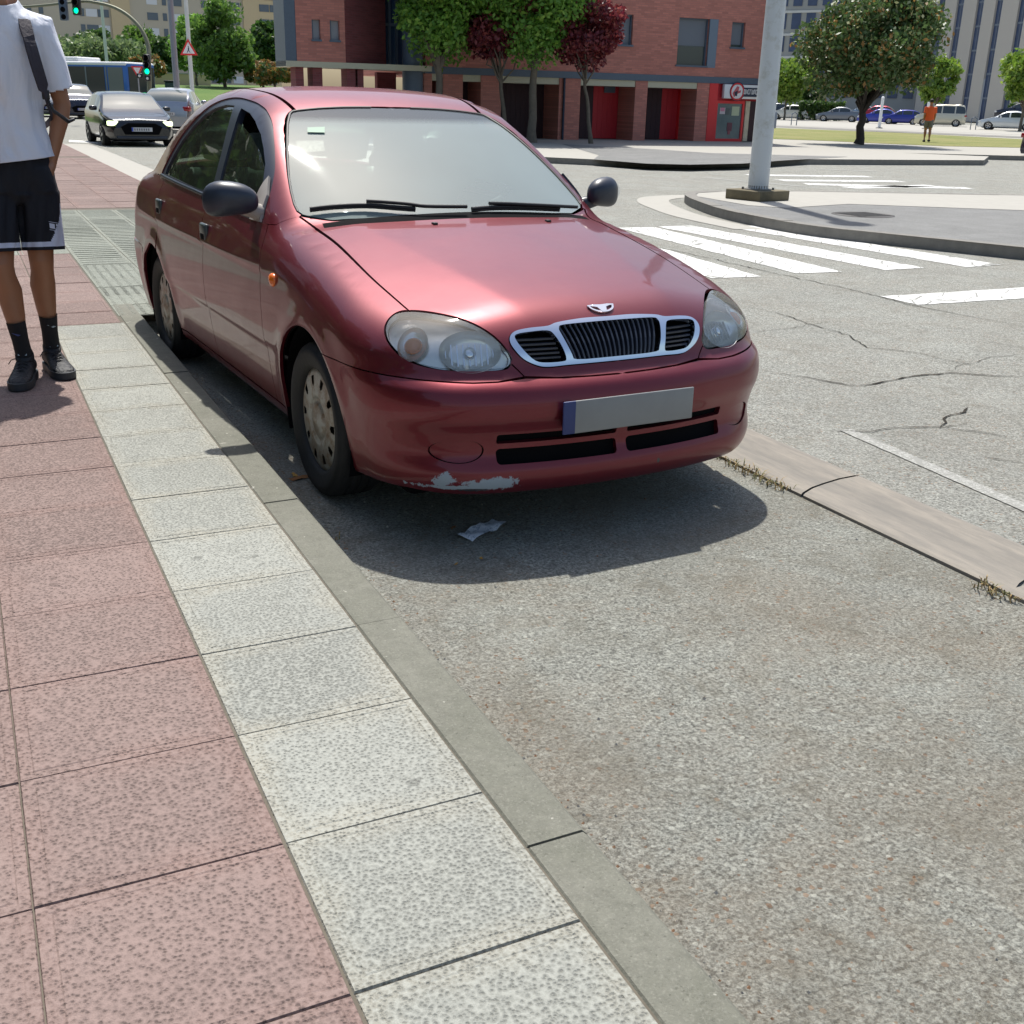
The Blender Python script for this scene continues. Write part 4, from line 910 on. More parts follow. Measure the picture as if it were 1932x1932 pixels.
M['rubber'] = plain('black_rubber', (.012, .012, .014), .55)
M['trim'] = plain('dark_plastic_trim', (.025, .032, .050), .38, vary=.3)
M['void'] = plain('dark_inner', (.004, .004, .005), .9, spec=.1)
M['chrome'] = plain('chrome', (.86, .88, .92), .10, 1.)
M['silver'] = plain('lamp_reflector', (.86, .87, .86), .22, .62, vary=.1, bs=30)
M['tyre'] = plain('tyre_rubber', (.018, .018, .018), .75, vary=.3, bump=.2, bs=40)
def hubm():
    n = NT('dirty_hubcap'); s_ = n.noise(18, 6, .7); c = n.mix(n.ramp(s_, [(.42, (0, 0, 0)), (.66, (1, 1, 1))]), (.34, .34, .31), (.16, .09, .04))
    n.put(n.b.inputs['Base Color'], c); n.set(Metallic=.35, Roughness=.42); return n.m
M['hub'] = hubm()
M['amber'] = plain('amber_lens', (.80, .16, .01), .22, coat=.5)
M['amberd'] = plain('amber_bulb', (.75, .17, .02), .25, coat=.5)
M['redlens'] = plain('red_lens', (.28, .008, .012), .2, coat=.6)
M['seat'] = plain('grey_green_seat', (.34, .42, .38), .85, vary=.25, bump=.2, bs=80)
M['dash'] = plain('dashboard', (.10, .115, .11), .8, vary=.2)
M['rust'] = plain('rusty_steel', (.07, .045, .03), .8, vary=.5)
M['chip'] = plain('grey_mirror_base', (.36, .33, .30), .6, vary=.15)
M['handle'] = plain('door_handle_plastic', (.05, .065, .065), .35)

car = empty('parked_car', (0, 0, 0), KD, 'faded dark red four-door saloon with chipped front bumper parked against the kerb in the foreground', 'car')

arc = lambda yc, a0, a1, n=28: [(yc+WR*math.cos(R_(a0+(a1-a0)*i/n)), .29+WR*math.sin(R_(a0+(a1-a0)*i/n))) for i in range(n+1)]
HE = trace(crv(np.array([(566, 408), (600, 432), (640, 462), (700, 522), (740, 558), (772, 586)]), 6))     # bonnet edge from cowl to headlight
z7 = lambda l: [(660.4+.4151*a, 518.9+.4151*b) for a, b in l]
HLp = crv(z7([(262, 161), (210, 172), (172, 205), (157, 250), (170, 300), (205, 345), (250, 380), (310, 407), (400, 427), (500, 434), (600, 434), (690, 430), (722, 418), (735, 385), (712, 340), (660, 283), (590, 235), (510, 200), (420, 177), (330, 163)]), 4, True)
HL = trace(HLp)
HLs = W(HL)
nHL = len(HLs); iTip = 13*4; iTop = 0       # outline runs from the top anticlockwise in the photograph
hl_outer = HL[:iTip+1]; hl_inner = np.vstack([HL[iTip:], HL[:1]])
BL = trace([(992, 713), (940, 721), (893, 723), (830, 720), (764, 713), (700, 702), (664, 692)])     # bumper top line
blz = BL[-1][2]
aF = math.degrees(math.asin(min(1, (blz-.29)/WR)))
BLc = xz([(0, .566), (-.12, .567), (-.24, .569)])
hl_low = trace([(965, 687), (978, 699), (990, 711)])
# fender
doorF = yz([(.525, .235), (.515, .34), (.512, .45), (.518, .60), (.535, .75), (.575, .87), (.612, .93)])
fend = cat_(W(doorF), W(trace([(520, 424)])), W(HE), W(hl_outer[1:]), W(hl_low), W(BL[1:]),
            W(yz(arc(0, 180-aF, 15))), W(yz([(.345, .27), (.35, .235)])))
patch('front_wing', fend, 'w', M['paint'], car, mirror=True, gap=.002, step=.022)
# bumper
mid = CY-CR*math.pi/2
bz = .192
aB = 180+math.degrees(math.asin((.29-bz)/WR))
bt = cat_(W(BLc)[:, :] , W(BL)); bt[0, 0] = mid
low = W(xz([(-.70, .205), (-.60, .196), (-.45, bz), (-.3, bz), (-.15, bz)])); 
barc = [(WR*math.cos(R_(a)), .29+WR*math.sin(R_(a))) for a in np.linspace(180-aF, aB, 12)]
bump_o = cat_(bt, W(yz(barc)), low, np.array([[mid, bz]]))
def rrect(x0, x1, z0, z1, r=.012, n=4):
    out = []
    for cx, cz, a0 in ((x1-r, z1-r, 0), (x0+r, z1-r, 90), (x0+r, z0+r, 180), (x1-r, z0+r, 270)):
        for i in range(n+1): a = R_(a0+90*i/n); out.append((cx+r*math.cos(a), cz+r*math.sin(a)))
    return out
slot = W(xz(rrect(-.455, -.020, .298, .348, .014))); slot2 = W(xz(rrect(-.455, -.022, .366, .398, .008)))
fogo = W(xz([(-.575+.082*math.cos(a), .346+.040*math.sin(a)) for a in np.linspace(0, 2*math.pi, 36)[:-1]]))
patch('front_bumper', bump_o, 'w', M['paintb'], car, holes=[slot, slot2, fogo], weld=True, gap=.002, step=.018, flange=.035)
patch('fog_lamp_cover', fogo, 'w', M['paintb'], car, mirror=True, gap=.003, off=-.006, step=.015, flange=.01)
# bonnet (with the nose that carries the grille)
def mirrorx(P): Q = P.copy(); Q[:, 0] *= -1; return Q
rear = xyt([(0, .345), (-.2, .352), (-.4, .385), (-.55, .44)])
hood_o = cat_(Hh(rear), Hh(HE), Hh(hl_inner[::-1][1:]), Hh(hl_low), Hh(BLc[::-1]))
hood_o[0, 0] = 0; hood_o[-1, 0] = 0
gr_o = crv([(-.012, .7335), (-.10, .7335), (-.195, .727), (-.235, .719), (-.30, .716), (-.352, .708), (-.376, .690), (-.374, .665), (-.345, .630), (-.30, .607), (-.262, .6005), (-.19, .6025), (-.09, .603), (-.012, .603)], 4)
gr_o = np.vstack([[(0, .7335)], gr_o, [(0, .603)]])
GR = xz(gr_o)
grh = Hh(GR); grh[0, 0] = 0; grh[-1, 0] = 0
# the grille opening cuts through the centre line: the outline simply walks round it
hood2 = np.vstack([hood_o[:-1], [[0, Hh(BLc[:1])[0, 1]]], grh[::-1]])
patch('bonnet', hood2, 'h', M['paint'], car, weld=True, gap=.002, step=.022, flange=.016)
# chrome grille frame with three openings
g_side = crv([(-.352, .6995), (-.300, .706), (-.243, .707), (-.2235, .695), (-.205, .655), (-.197, .622), (-.212, .6145), (-.27, .6145), (-.305, .622), (-.338, .652), (-.357, .683)], 3, True)
g_mid = np.vstack([[(0, .7225)], crv([(-.05, .7225), (-.175, .720), (-.198, .712), (-.1975, .694), (-.175, .635), (-.158, .618), (-.05, .6165)], 3), [(0, .6165)]])
fr_o = np.vstack([W(GR), W(xz(g_mid))[::-1]]); mm = [0, len(GR)-1, len(GR), len(fr_o)-1]
fr_o[mm, 0] = mid
patch('grille_frame', fr_o, 'w', M['chrome'], car, holes=[W(xz(g_side))], weld=True, gap=0, off=.006, step=.012, flange=.022, bound=.006)
def strip_mesh(name, rows, mat, parent): pass
def S3(x, z, off=0.):
    P = xz([(x, z)]); N = gradF(P); return P[0]+N[0]*off
def slat(mb, pts, wd, dp_, vertical=False):
    for a, b in zip(pts[:-1], pts[1:]):
        a = np.array(a); b = np.array(b); o = np.array([wd, 0, 0]) if vertical else np.array([0, 0, wd]); bk = np.array([0, dp_, 0])
        q = [a-o, b-o, b+o, a+o, a-o+bk, b-o+bk, b+o+bk, a+o+bk]
        mb.add(q, [(0, 1, 2, 3), (0, 4, 5, 1), (3, 2, 6, 7), (4, 7, 6, 5), (0, 3, 7, 4), (1, 5, 6, 2)])
for sgn in (-1, 1):
    gb = MB()
    for k in range(5):
        z = .629+k*.0150; x0 = .205+(z-.62)*.22+.002; x1 = min(.352, .318+(z-.62)*.5)
        slat(gb, [S3(sgn*(x0+(x1-x0)*t), z, -.010) for t in np.linspace(0, 1, 5)], .0030, .014)
    gb.build('grille_bars', M['trim'], car)
gm = MB()
for k in range(-9, 10):
    xt = k*.0208; xb = k*.0172
    slat(gm, [S3(xt*(1-t)+xb*t, .722-(.722-.617)*t, -.008-.006*math.sin(t*3.14)*0) for t in np.linspace(0, 1, 5)], .0032, .016, True)
gm.build('grille_bars', M['trim'], car)
bk = MB()
for x0, x1 in zip(np.linspace(-.37, .37, 13)[:-1], np.linspace(-.37, .37, 13)[1:]):
    q = [S3(x0, .602, -.03), S3(x1, .602, -.03), S3(x1, .73, -.03), S3(x0, .73, -.03)]; bk.add(q, [(0, 1, 2, 3)])
    if abs(x0) < .36: pass
bk.build('grille_backing', M['void'], car)
# lower intake backing
bi = MB(); 
for x0, x1 in zip(np.linspace(-.5, .5, 13)[:-1], np.linspace(-.5, .5, 13)[1:]):
    bi.add([S3(x0, .27, -.06), S3(x1, .27, -.06), S3(x1, .42, -.07), S3(x0, .42, -.07)], [(0, 1, 2, 3)])
bi.build('intake_backing', M['void'], car)
# headlights
def face_frame(c3):
    N = gradF(np.array([c3]))[0]; return N
def basis_at(p, off, mx=1):
    P = np.array([p]); N = gradF(P)[0]; o = P[0]+N*off; n_ = Vector(N)
    if mx < 0: o = o*np.array([-1, 1, 1]); n_.x *= -1
    return Matrix.Translation(Vector(o)) @ n_.to_track_quat('Z', 'Y').to_matrix().to_4x4()
cm = trace(z7([(548, 345)]))[0]; ct = trace(z7([(280, 305)]))[0]
for sgn in (1, -1):
    hl = patch('headlight', HLs, 'w', M['silver'], car, gap=.004, off=-.030, step=.02, flange=.0) if sgn == 1 else None
    if sgn == -1:
        src = [o for o in car.children if o.name.startswith('headlight')][0]
        me = src.data.copy(); 
        for v in me.vertices: v.co.x *= -1
        me.flip_normals(); hl = bpy.data.objects.new('headlight', me); COL.objects.link(hl); hl.parent = car
    b1 = basis_at(cm, -.012, sgn)
    e = Matrix.Diagonal((1.30, .92, 1, 1))
    mb = MB(); prof = [(.078, .002), (.076, .0), (.070, -.010), (.055, -.020), (.03, -.027), (.012, -.030)]; mb.lathe(prof, 40, b1 @ e)
    mb.build('main_reflector', M['silver'], hl)
    mb = MB()
    for k in range(9):
        xx = -.06+k*.015; mb.box(xx-.0018, xx+.0018, -.045, .035, -.020, -.016, b1 @ e)
    mb.lathe([(.020, -.018), (.020, -.006), (.012, -.002), (.0, -.001)], 16, b1)
    mb.build('lamp_bulb', M['chrome'], hl)
    b2 = basis_at(ct, -.014, sgn)
    mb = MB(); mb.lathe([(.058, .0), (.056, -.004), (.045, -.012), (.02, -.016), (.0, -.017)], 32, b2 @ Matrix.Diagonal((.85, 1.1, 1, 1)))
    mb.build('turn_reflector', M['silver'], hl)
    mb = MB(); mb.lathe([(.030, -.012), (.028, -.004), (.018, .004), (.0, .007)], 20, b2)
    mb.build('turn_bulb', M['amberd'], hl)
    ln = patch('headlight_lens', HLs, 'w', M['lens'], hl, gap=.004, off=.001, step=.018, flange=.02)
    if sgn == -1:
        for v in ln.data.vertices: v.co.x *= -1
        ln.data.flip_normals()
# doors
beltz = lambda y: float(np.interp(y, [.60, 1.42, 2.1, 2.62, 3.0], [.925, .962, .978, .986, .99]))
belt = lambda ys: [(y, beltz(y)) for y in ys]
fd = cat_(W(doorF), W(yz(belt([.75, .9, 1.1, 1.3, 1.425]))), W(yz([(1.43, .85), (1.43, .6), (1.425, .4), (1.425, .235)])))
patch('front_door', fd, 'w', M['paint'], car, mirror=True, step=.03)
ra = arc(2.52, 112, 176, 16)
rdoor = cat_(W(yz([(1.425, .235), (1.425, .4), (1.43, .6), (1.43, .85)])), W(yz(belt([1.425, 1.7, 2.0, 2.3, 2.44]))),
             W(yz([(2.435, .9), (2.41, .78), (2.395, .70)])), W(yz(ra)), W(yz([(2.165, .26), (2.16, .235)])))
patch('rear_door', rdoor, 'w', M['paint'], car, mirror=True, step=.03)
sil = W(yz([(.352, .232), (.352, .185), (1.2, .18), (2.158, .185), (2.158, .232), (1.2, .232)]))
patch('sill', sil, 'w', M['paint'], car, mirror=True, step=.03, flange=.04)
qa = arc(2.52, 108, 0, 24)
deck = xyt([(-.66, 2.80), (-.60, 2.98), (-.62, 3.1), (-.64, 3.25)])
tz = .60
quarter = cat_(W(yz([(2.395, .72), (2.41, .78), (2.435, .9)])), W(yz(belt([2.44, 2.6, 2.7]))), W(deck),
               W(yz([(3.30, .93), (3.33, .86)]))[:1], W(yz([(3.20, .84), (3.14, .76), (3.12, .62)])), W(yz([(2.95, .60), (2.80, .58)])), W(yz([q for q in qa[::-1] if q[1] < .56 or q[0] < 2.6][0:])))
patch('rear_wing', quarter, 'w', M['paint'], car, mirror=True, step=.03)
smax_s = RY+CR*math.pi/2
rb_top = W(yz([(2.82, .585), (2.95, .597), (3.1, .60)])); rb = np.vstack([rb_top, [[3.5, .61], [3.8, .61], [smax_s, .61], [smax_s, .21], [3.6, .21], [3.3, .21]], W(yz([(2.95, .215), (2.85, .22), (2.865, .29), (2.855, .40), (2.82, .48)]))])
def weld_rear(name, loop, mat, step=.03):
    a = patch(name, loop, 'w', mat, car, step=step, gap=.002, mirror=False, flange=.02)
    me = a.data; b = len(me.vertices); V = [v.co.copy() for v in me.vertices]; Fc = [list(p.vertices) for p in me.polygons]
    V2 = V+[Vector((-v.x, v.y, v.z)) for v in V]; F2 = Fc+[[b+i for i in q[::-1]] for q in Fc]
    bpy.data.objects.remove(a); o = mobj(name, V2, F2, mat, car, True); return o
weld_rear('rear_bumper', rb, M['paintb'])
bootf = np.array([[smax_s, .62], [3.55, .62], [3.52, .72], [3.50, .85], [3.52, .93], [smax_s, .96]])
weld_rear('boot_face', bootf, M['paint'])
tl = np.array([[3.17, .62], [3.49, .62], [3.47, .74], [3.46, .85], [3.25, .855], [3.16, .77]])
patch('tail_light', tl, 'w', M['redlens'], car, mirror=True, off=.003, gap=.004)
boot = cat_(Tt(xyt([(0, 3.0), (-.3, 2.99), (-.6, 2.965)])), Tt(deck[2:]), Tt(xyt([(-.62, 3.3), (-.4, 3.32), (0, 3.33)]))); boot[0, 0] = boot[-1, 0] = 0
patch('boot_lid', boot, 't', M['paint'], car, weld=True, step=.04)
# glasshouse
rfd = [tuple(p) for p in crv(np.array([(-.447, 1.165), (-.452, 1.25), (-.462, 1.4), (-.484, 1.6), (-.492, 1.85), (-.495, 2.1), (-.495, 2.35), (-.50, 2.50)]), 5)]
WST = trace([(547, 214), (551, 210), (560, 208), (600, 204), (646, 202), (700, 202)])
WSL = trace([(571, 405), (562, 399), (555, 385), (549, 361), (545, 335), (543, 307), (542, 280), (542, 255), (543, 232)])
roof_o = np.vstack([[(0, 1.166)], Tt(WST[::-1][:-2])*[1, 1]+[0, .004], np.array(rfd), [(-.45, 2.54), (-.3, 2.57), (0, 2.58)]])
patch('roof', roof_o, 't', M['paint'], car, weld=True, step=.035)
ws_b = xyt([(0, .372), (-.2, .378), (-.4, .41), (-.55, .452)])
ws_o = cat_(Tt(ws_b), Tt(WSL), Tt(WST), np.array([[0, 1.158]])); ws_o[0, 0] = 0
wsi = inset(dens(ws_o, .02), .016, lambda P: P[:, 0] > -.004)
def clean(P): P = P.copy(); P[np.abs(P[:, 0]) < .006, 0] = 0; return P
patch('windscreen', ws_o, 't', M['ws'], car, weld=True, step=.03, gap=.004, flange=0, off=-.003)
bandl = np.array([[0, 1.09], [-.25, 1.085], [-.47, 1.055], [-.49, 1.09], [-.475, 1.13], [-.44, 1.147], [-.2, 1.152], [0, 1.154]])
rl = np.vstack([ws_o, clean(wsi)[np.argsort(-0)*0:0]]) if False else None
def ribbon(P3, wd, up, mat, name, parent, closed=False):
    """a thin strip lying on the body along a 3-D curve"""
    P3 = np.asarray(P3); N = gradF(P3); T_ = np.gradient(P3, axis=0); T_ /= np.linalg.norm(T_, axis=1)[:, None]; B = np.cross(N, T_)
    a = P3-B*wd/2+N*up*.2; b = P3+N*up; c_ = P3+B*wd/2+N*up*.2; V = np.vstack([a, b, c_]); n = len(P3); Fc = []
    for i in range(n-1): Fc += [(i, i+1, n+i+1, n+i), (n+i, n+i+1, 2*n+i+1, 2*n+i)]
    return V, Fc
def rib_obj(name, P3, wd, up, mat, parent, both=True):
    V, Fc = ribbon(P3, wd, up, mat, name, parent); mb = MB(); mb.add(V, Fc, True)
    if both: mb.add(V*np.array([-1, 1, 1]), [q[::-1] for q in Fc], True)
    return mb.build(name, mat, parent)
seal = np.vstack([t_to3(dens(cat_(Tt(WSL[1:]), Tt(WST)), .02, False))])
rib_obj('windscreen_seal', seal, .010, .004, M['rubber'], car)
cowl = np.vstack([t_to3(np.array([(x, .362+.62*abs(x)**2.6*.35) for x in np.linspace(-.60, .60, 40)]))])
rib_obj('cowl_seal', cowl, .07, .003, M['void'], car, False)
# side frame with window opening
DL = crv([(.665, .945), (.715, 1.035), (.787, 1.11), (.882, 1.180), (.971, 1.237), (1.067, 1.291), (1.168, 1.335), (1.263, 1.362), (1.40, 1.382), (1.613, 1.394), (1.80, 1.386), (2.0, 1.354), (2.184, 1.293), (2.373, 1.204), (2.50, 1.105), (2.58, 1.02)], 4)
DLO = np.vstack([DL, belt([2.59, 2.3, 2.0, 1.7, 1.42, 1.1, .9, .75])]); DLO[-8:, 1] += .006
wsl3 = cat_(WSL[::-1], trace([(566, 409)]))
rw_side = xyt([(-.50, 2.50), (-.52, 2.62), (-.55, 2.78), (-.585, 2.93), (-.60, 2.98), (-.66, 2.80)])
frame = np.vstack([W(yz(belt([2.7, 2.6, 2.4, 2.0, 1.6, 1.2, .9, .75, .64]))), W(trace([(520, 424)])), W(wsl3[::-1]), W(t_to3(np.array(rfd))), W(rw_side)[:5]])
patch('side_frame', frame, 'w', M['paint'], car, holes=[W(yz(DLO))], mirror=True, step=.03, gap=.0015, flange=.02)
fg_t = [(.745, .958), (.80, 1.06), (.882, 1.145), (.971, 1.203), (1.067, 1.255), (1.20, 1.305), (1.32, 1.335), (1.475, 1.352), (1.36, 1.0), (1.345, .975), (1.1, .965)]
rg_t = [(1.445, .982), (1.50, 1.15), (1.60, 1.362), (1.75, 1.362), (1.9, 1.345), (2.05, 1.312), (2.2, 1.255), (2.34, 1.18), (2.44, 1.10), (2.50, 1.03), (2.505, 1.002), (2.2, .998), (1.8, .988)]
patch('window_frame', W(yz(DLO)), 'w', M['trim'], car, holes=[W(yz(fg_t)), W(yz(rg_t))], mirror=True, step=.03, gap=.0, off=-.006, flange=.03)
fg_d = [(.745, .958), (.80, 1.06), (.88, 1.135), (1.05, 1.19), (1.40, 1.235), (1.475, 1.352), (1.36, 1.0), (1.345, .975), (1.1, .965)]
patch('front_side_window', W(yz([(.745, .955), (.80, 1.06), (.88, 1.130), (1.0, 1.19), (1.15, 1.235), (1.30, 1.268), (1.45, 1.29), (1.36, 1.0), (1.345, .972)])), 'w', M['sideglass'], car, mirror=True, step=.04, gap=-.004, off=-.014, flange=0)
patch('rear_side_window', W(yz(rg_t)), 'w', M['sideglass'], car, mirror=True, step=.04, gap=-.004, off=-.014, flange=0)
rwin = np.vstack([[(0, 2.59)], [(-.3, 2.58), (-.45, 2.55), (-.49, 2.53), (-.51, 2.64), (-.54, 2.79), (-.575, 2.94), (-.3, 2.98), (0, 2.985)]])
patch('rear_window', rwin, 't', M['sideglass'], car, weld=True, step=.05, flange=0, off=-.004)
# belt moulding
bm_ = w_to3(dens(W(yz([(.70, .935)]+[(y, beltz(y)+.004) for y in (.9, 1.1, 1.42, 1.8, 2.2, 2.58)])), .05, False))
rib_obj('belt_moulding', bm_, .016, .006, M['trim'], car, False); b2_ = rib_obj('belt_moulding', bm_, .016, .006, M['trim'], car, False)
for v_ in b2_.data.vertices: v_.co.x *= -1
b2_.data.flip_normals()
# black shell added behind the panels, standing for shade in their gaps
for dom, lp, nm in (('w', np.array([[mid, .20], [mid, .56], [-.55, .55], [-.35, .55], [-.30, .72], [.1, .84], [.5, .90], [1.4, .93], [2.6, .95], [3.1, .93], [smax_s, .90], [smax_s, .22], [3.2, .22], [2.9, .22]]+arc(2.52, -10, 190)+[(2.1, .2), (.4, .2)]+arc(0, -10, 196)+[(-.36, .2)]), 'gap_shade_shell'),
                    ('t', np.array([[0, -.64], [-.3, -.62], [-.5, -.42], [-.62, -.3], [-.66, .1], [-.66, .5], [-.3, .38], [0, .36]]), 'gap_shade_shell')):
    if dom == 'w':
        o = patch(nm, lp, dom, M['void'], car, off=-.020, gap=0, flange=0, step=.05, mirror=True)
    else: patch(nm, lp, dom, M['void'], car, off=-.020, gap=0, flange=0, step=.06, weld=True)
# underbody, wheel housings
ub = MB(); ub.bbox(-.70, .70, -.62, 3.2, .17, .30, .03)
ub.build('underbody', M['void'], car)
for yc in (0, 2.52):
    for sx in (-1, 1):
        wl = MB(); n_ = 24; v = []; fc = []
        for i in range(n_+1):
            a = R_(-20+220*i/n_)
            for xx in (.80, .42): v.append((sx*xx, yc+(WR+.008)*math.cos(a), .29+(WR+.008)*math.sin(a)))
        for i in range(n_): fc.append((2*i, 2*i+1, 2*i+3, 2*i+2))
        wl.add(v, fc, True); wl.add([v[2*i+1] for i in range(n_+1)], [tuple(range(n_+1))]); wl.build('wheel_housing', M['void'], car)
# wheels
def wheel_parts(x, y, sx, name='wheel'):
    root = MB()
    Mw = Matrix.Translation((x, y, .288)) @ Matrix.Rotation(R_(90*sx), 4, 'Y')     # z of the lathe points outboard
    prof = [(.195, -.09), (.25, -.094), (.276, -.086), (.286, -.07), (.2885, -.035), (.284, -.034), (.284, -.028), (.2885, -.027), (.289, 0), (.2845, .002), (.2845, .008), (.289, .009), (.2885, .035), (.284, .036), (.284, .042), (.288, .043), (.286, .07), (.277, .086), (.262, .0935), (.262, .096), (.245, .097), (.225, .095), (.205, .088), (.192, .080), (.190, .06)]
    root.lathe(prof, 64, Mw)
    ty = root.build(name, M['tyre'], car)
    hb = MB(); nr, na = 30, 140; v = []; fc = []
    def hz(r_): return .083-.010*(r_/.19)**2+.010*math.exp(-(r_/.035)**2)-(.0 if r_ < .178 else .4*(r_-.178))
    for i in range(nr+1):
        r_ = .191*i/nr
        for k in range(na): a = 2*math.pi*k/na; v.append((r_*math.cos(a), r_*math.sin(a), hz(r_)-.008*math.exp(-((r_-.075)/.01)**2)))
    for i in range(nr):
        for k in range(na):
            r_ = .191*(i+.5)/nr; a = 2*math.pi*(k+.5)/na; s_ = (a*10/(2*math.pi)) % 1-.5; dx = s_*2*math.pi/10*r_; dr = (r_-.148)
            if (dx/.015)**2+(dr/.021)**2 < 1: continue
            fc.append((i*na+k, i*na+(k+1) % na, (i+1)*na+(k+1) % na, (i+1)*na+k))
    hb.add([tuple(Mw @ Vector(p)) for p in v], fc, True)
    hb.build('hubcap', M['hub'], ty)
    bd = MB(); bd.lathe([(.19, .055), (.10, .05), (0, .05)], 40, Mw); bd.build('brake_backing', M['rust'], ty)
    return ty
for yy in (0, 2.52):
    for sx in (-1, 1): wheel_parts(sx*.715, yy, sx)
# number plate
P0 = S3(0, .452, 0.)
pl = MB(); pl.bbox(-.26, .26, P0[1]-.016, P0[1]-.008, .397, .507, .003)
def platem():
    n = NT('number_plate'); X = n.n('SeparateXYZ'); n.put(X.inputs[0], n.co()); b = n.math('LESS_THAN', X.outputs[0], -.215)
    c = n.mix(n.noise(6, 4, .6), (.30, .305, .30), (.20, .20, .20)); n.put(n.b.inputs['Base Color'], n.mix(b, c, (.03, .045, .16))); n.set(Roughness=.45); return n.m
npl = pl.build('number_plate', platem(), car)
h_ = MB(); h_.bbox(-.24, .24, P0[1]-.009, P0[1]+.02, .402, .500, .004); h_.build('plate_holder', M['trim'], npl)
# emblem: flat-topped crescent with a forked middle
em = MB()
EB = basis_at(S3(0, .757), .004); 
EP = t_to3(np.array([[0., -.648]]))[0]; EN = gradF(np.array([EP]))[0]
zx = Vector((1, 0, 0)); zn = Vector(EN); zy = zn.cross(zx).normalized(); EM = Matrix((( zx.x, zy.x, zn.x, EP[0]), (zx.y, zy.y, zn.y, EP[1]), (zx.z, zy.z, zn.z, EP[2]), (0, 0, 0, 1)))
rim = [(.050*math.cos(a), .006+.034*math.sin(a)) for a in np.linspace(math.pi, 2*math.pi, 25)]
rim_i = [(.043*math.cos(a), .006+.027*math.sin(a)) for a in np.linspace(math.pi, 2*math.pi, 25)]
for i in range(24): em.prism([rim[i], rim[i+1], rim_i[i+1], rim_i[i]], .0, .006, EM)
em.prism([(-.052, .004), (-.030, .004), (-.030, .012), (-.052, .010)], 0, .006, EM); em.prism([(.030, .004), (.052, .004), (.052, .010), (.030, .012)], 0, .006, EM)
em.prism([(-.030, .012), (-.034, .003), (-.018, -.002), (-.009, -.025), (.009, -.025), (.018, -.002), (.034, .003), (.030, .012), (.0, .0095)], 0, .0065, EM)
em.build('emblem', M['chrome'], car)
# washer jets
for px in ((1533, 725), (908, 740)):
    p = trace([(509.4+.3418*px[0], 169.8+.3418*px[1])])[0]; wj = MB(); wj.bbox(p[0]-.010, p[0]+.010, p[1]-.014, p[1]+.010, p[2]-.004, p[2]+.007, .003); wj.build('washer_jet', M['rubber'], car)
# wipers
z8 = lambda l: [(509.4+.3418*a, 169.8+.3418*b) for a, b in l]
def wiper(blade, arm):
    w_ = MB(); B = trace(z8(blade)); N = gradF(B); B = crv(B+N*.018, 6); w_.tube(B, .008, 6); B2 = B+np.array([0, 0, -.008]); w_.tube(B2, .006, 5)
    A = trace(z8(arm)); N = gradF(A); A = A+N*.032; w_.tube(crv(A, 4), .008, 6); w_.build('wiper', M['rubber'], car)
wiper([(222, 676), (350, 662), (530, 655), (700, 668), (800, 676)], [(530, 650), (620, 655), (760, 668), (860, 682), (1080, 684)])
wiper([(1110, 678), (1230, 668), (1400, 668), (1590, 676)], [(1200, 664), (1290, 666), (1420, 672), (1540, 678), (1680, 684)])
# side indicator, handles
for sx in (-1, 1):
    p = yz([(.372, .748)])[0]; p = p*np.array([-sx, 1, 1]) if sx > 0 else p
    mb = MB(); mb.lathe([(.026, -.004), (.026, .004), (.020, .012), (.0, .016)], 20, Matrix.Translation(Vector(p)) @ Matrix.Rotation(R_(90*sx), 4, 'Y') @ Matrix.Diagonal((1, 1.15, 1, 1)))
    mb.build('side_indicator', M['amber'], car)
    for (yy, zz) in ((1.345, .822), (2.335, .845)):
        p = yz([(yy, zz)])[0]; X = abs(p[0])
        mb = MB(); mb.bbox(sx*X-.012, sx*X+.012, yy-.052, yy+.052, zz-.040, zz+.040, .011)
        h1 = mb.build('door_handle', M['handle'], car)
        mb = MB(); mb.bbox(sx*(X+.004)-.010, sx*(X+.004)+.010, yy-.034, yy+.034, zz-.033, zz-.004, .006); mb.build('handle_recess', M['void'], h1)
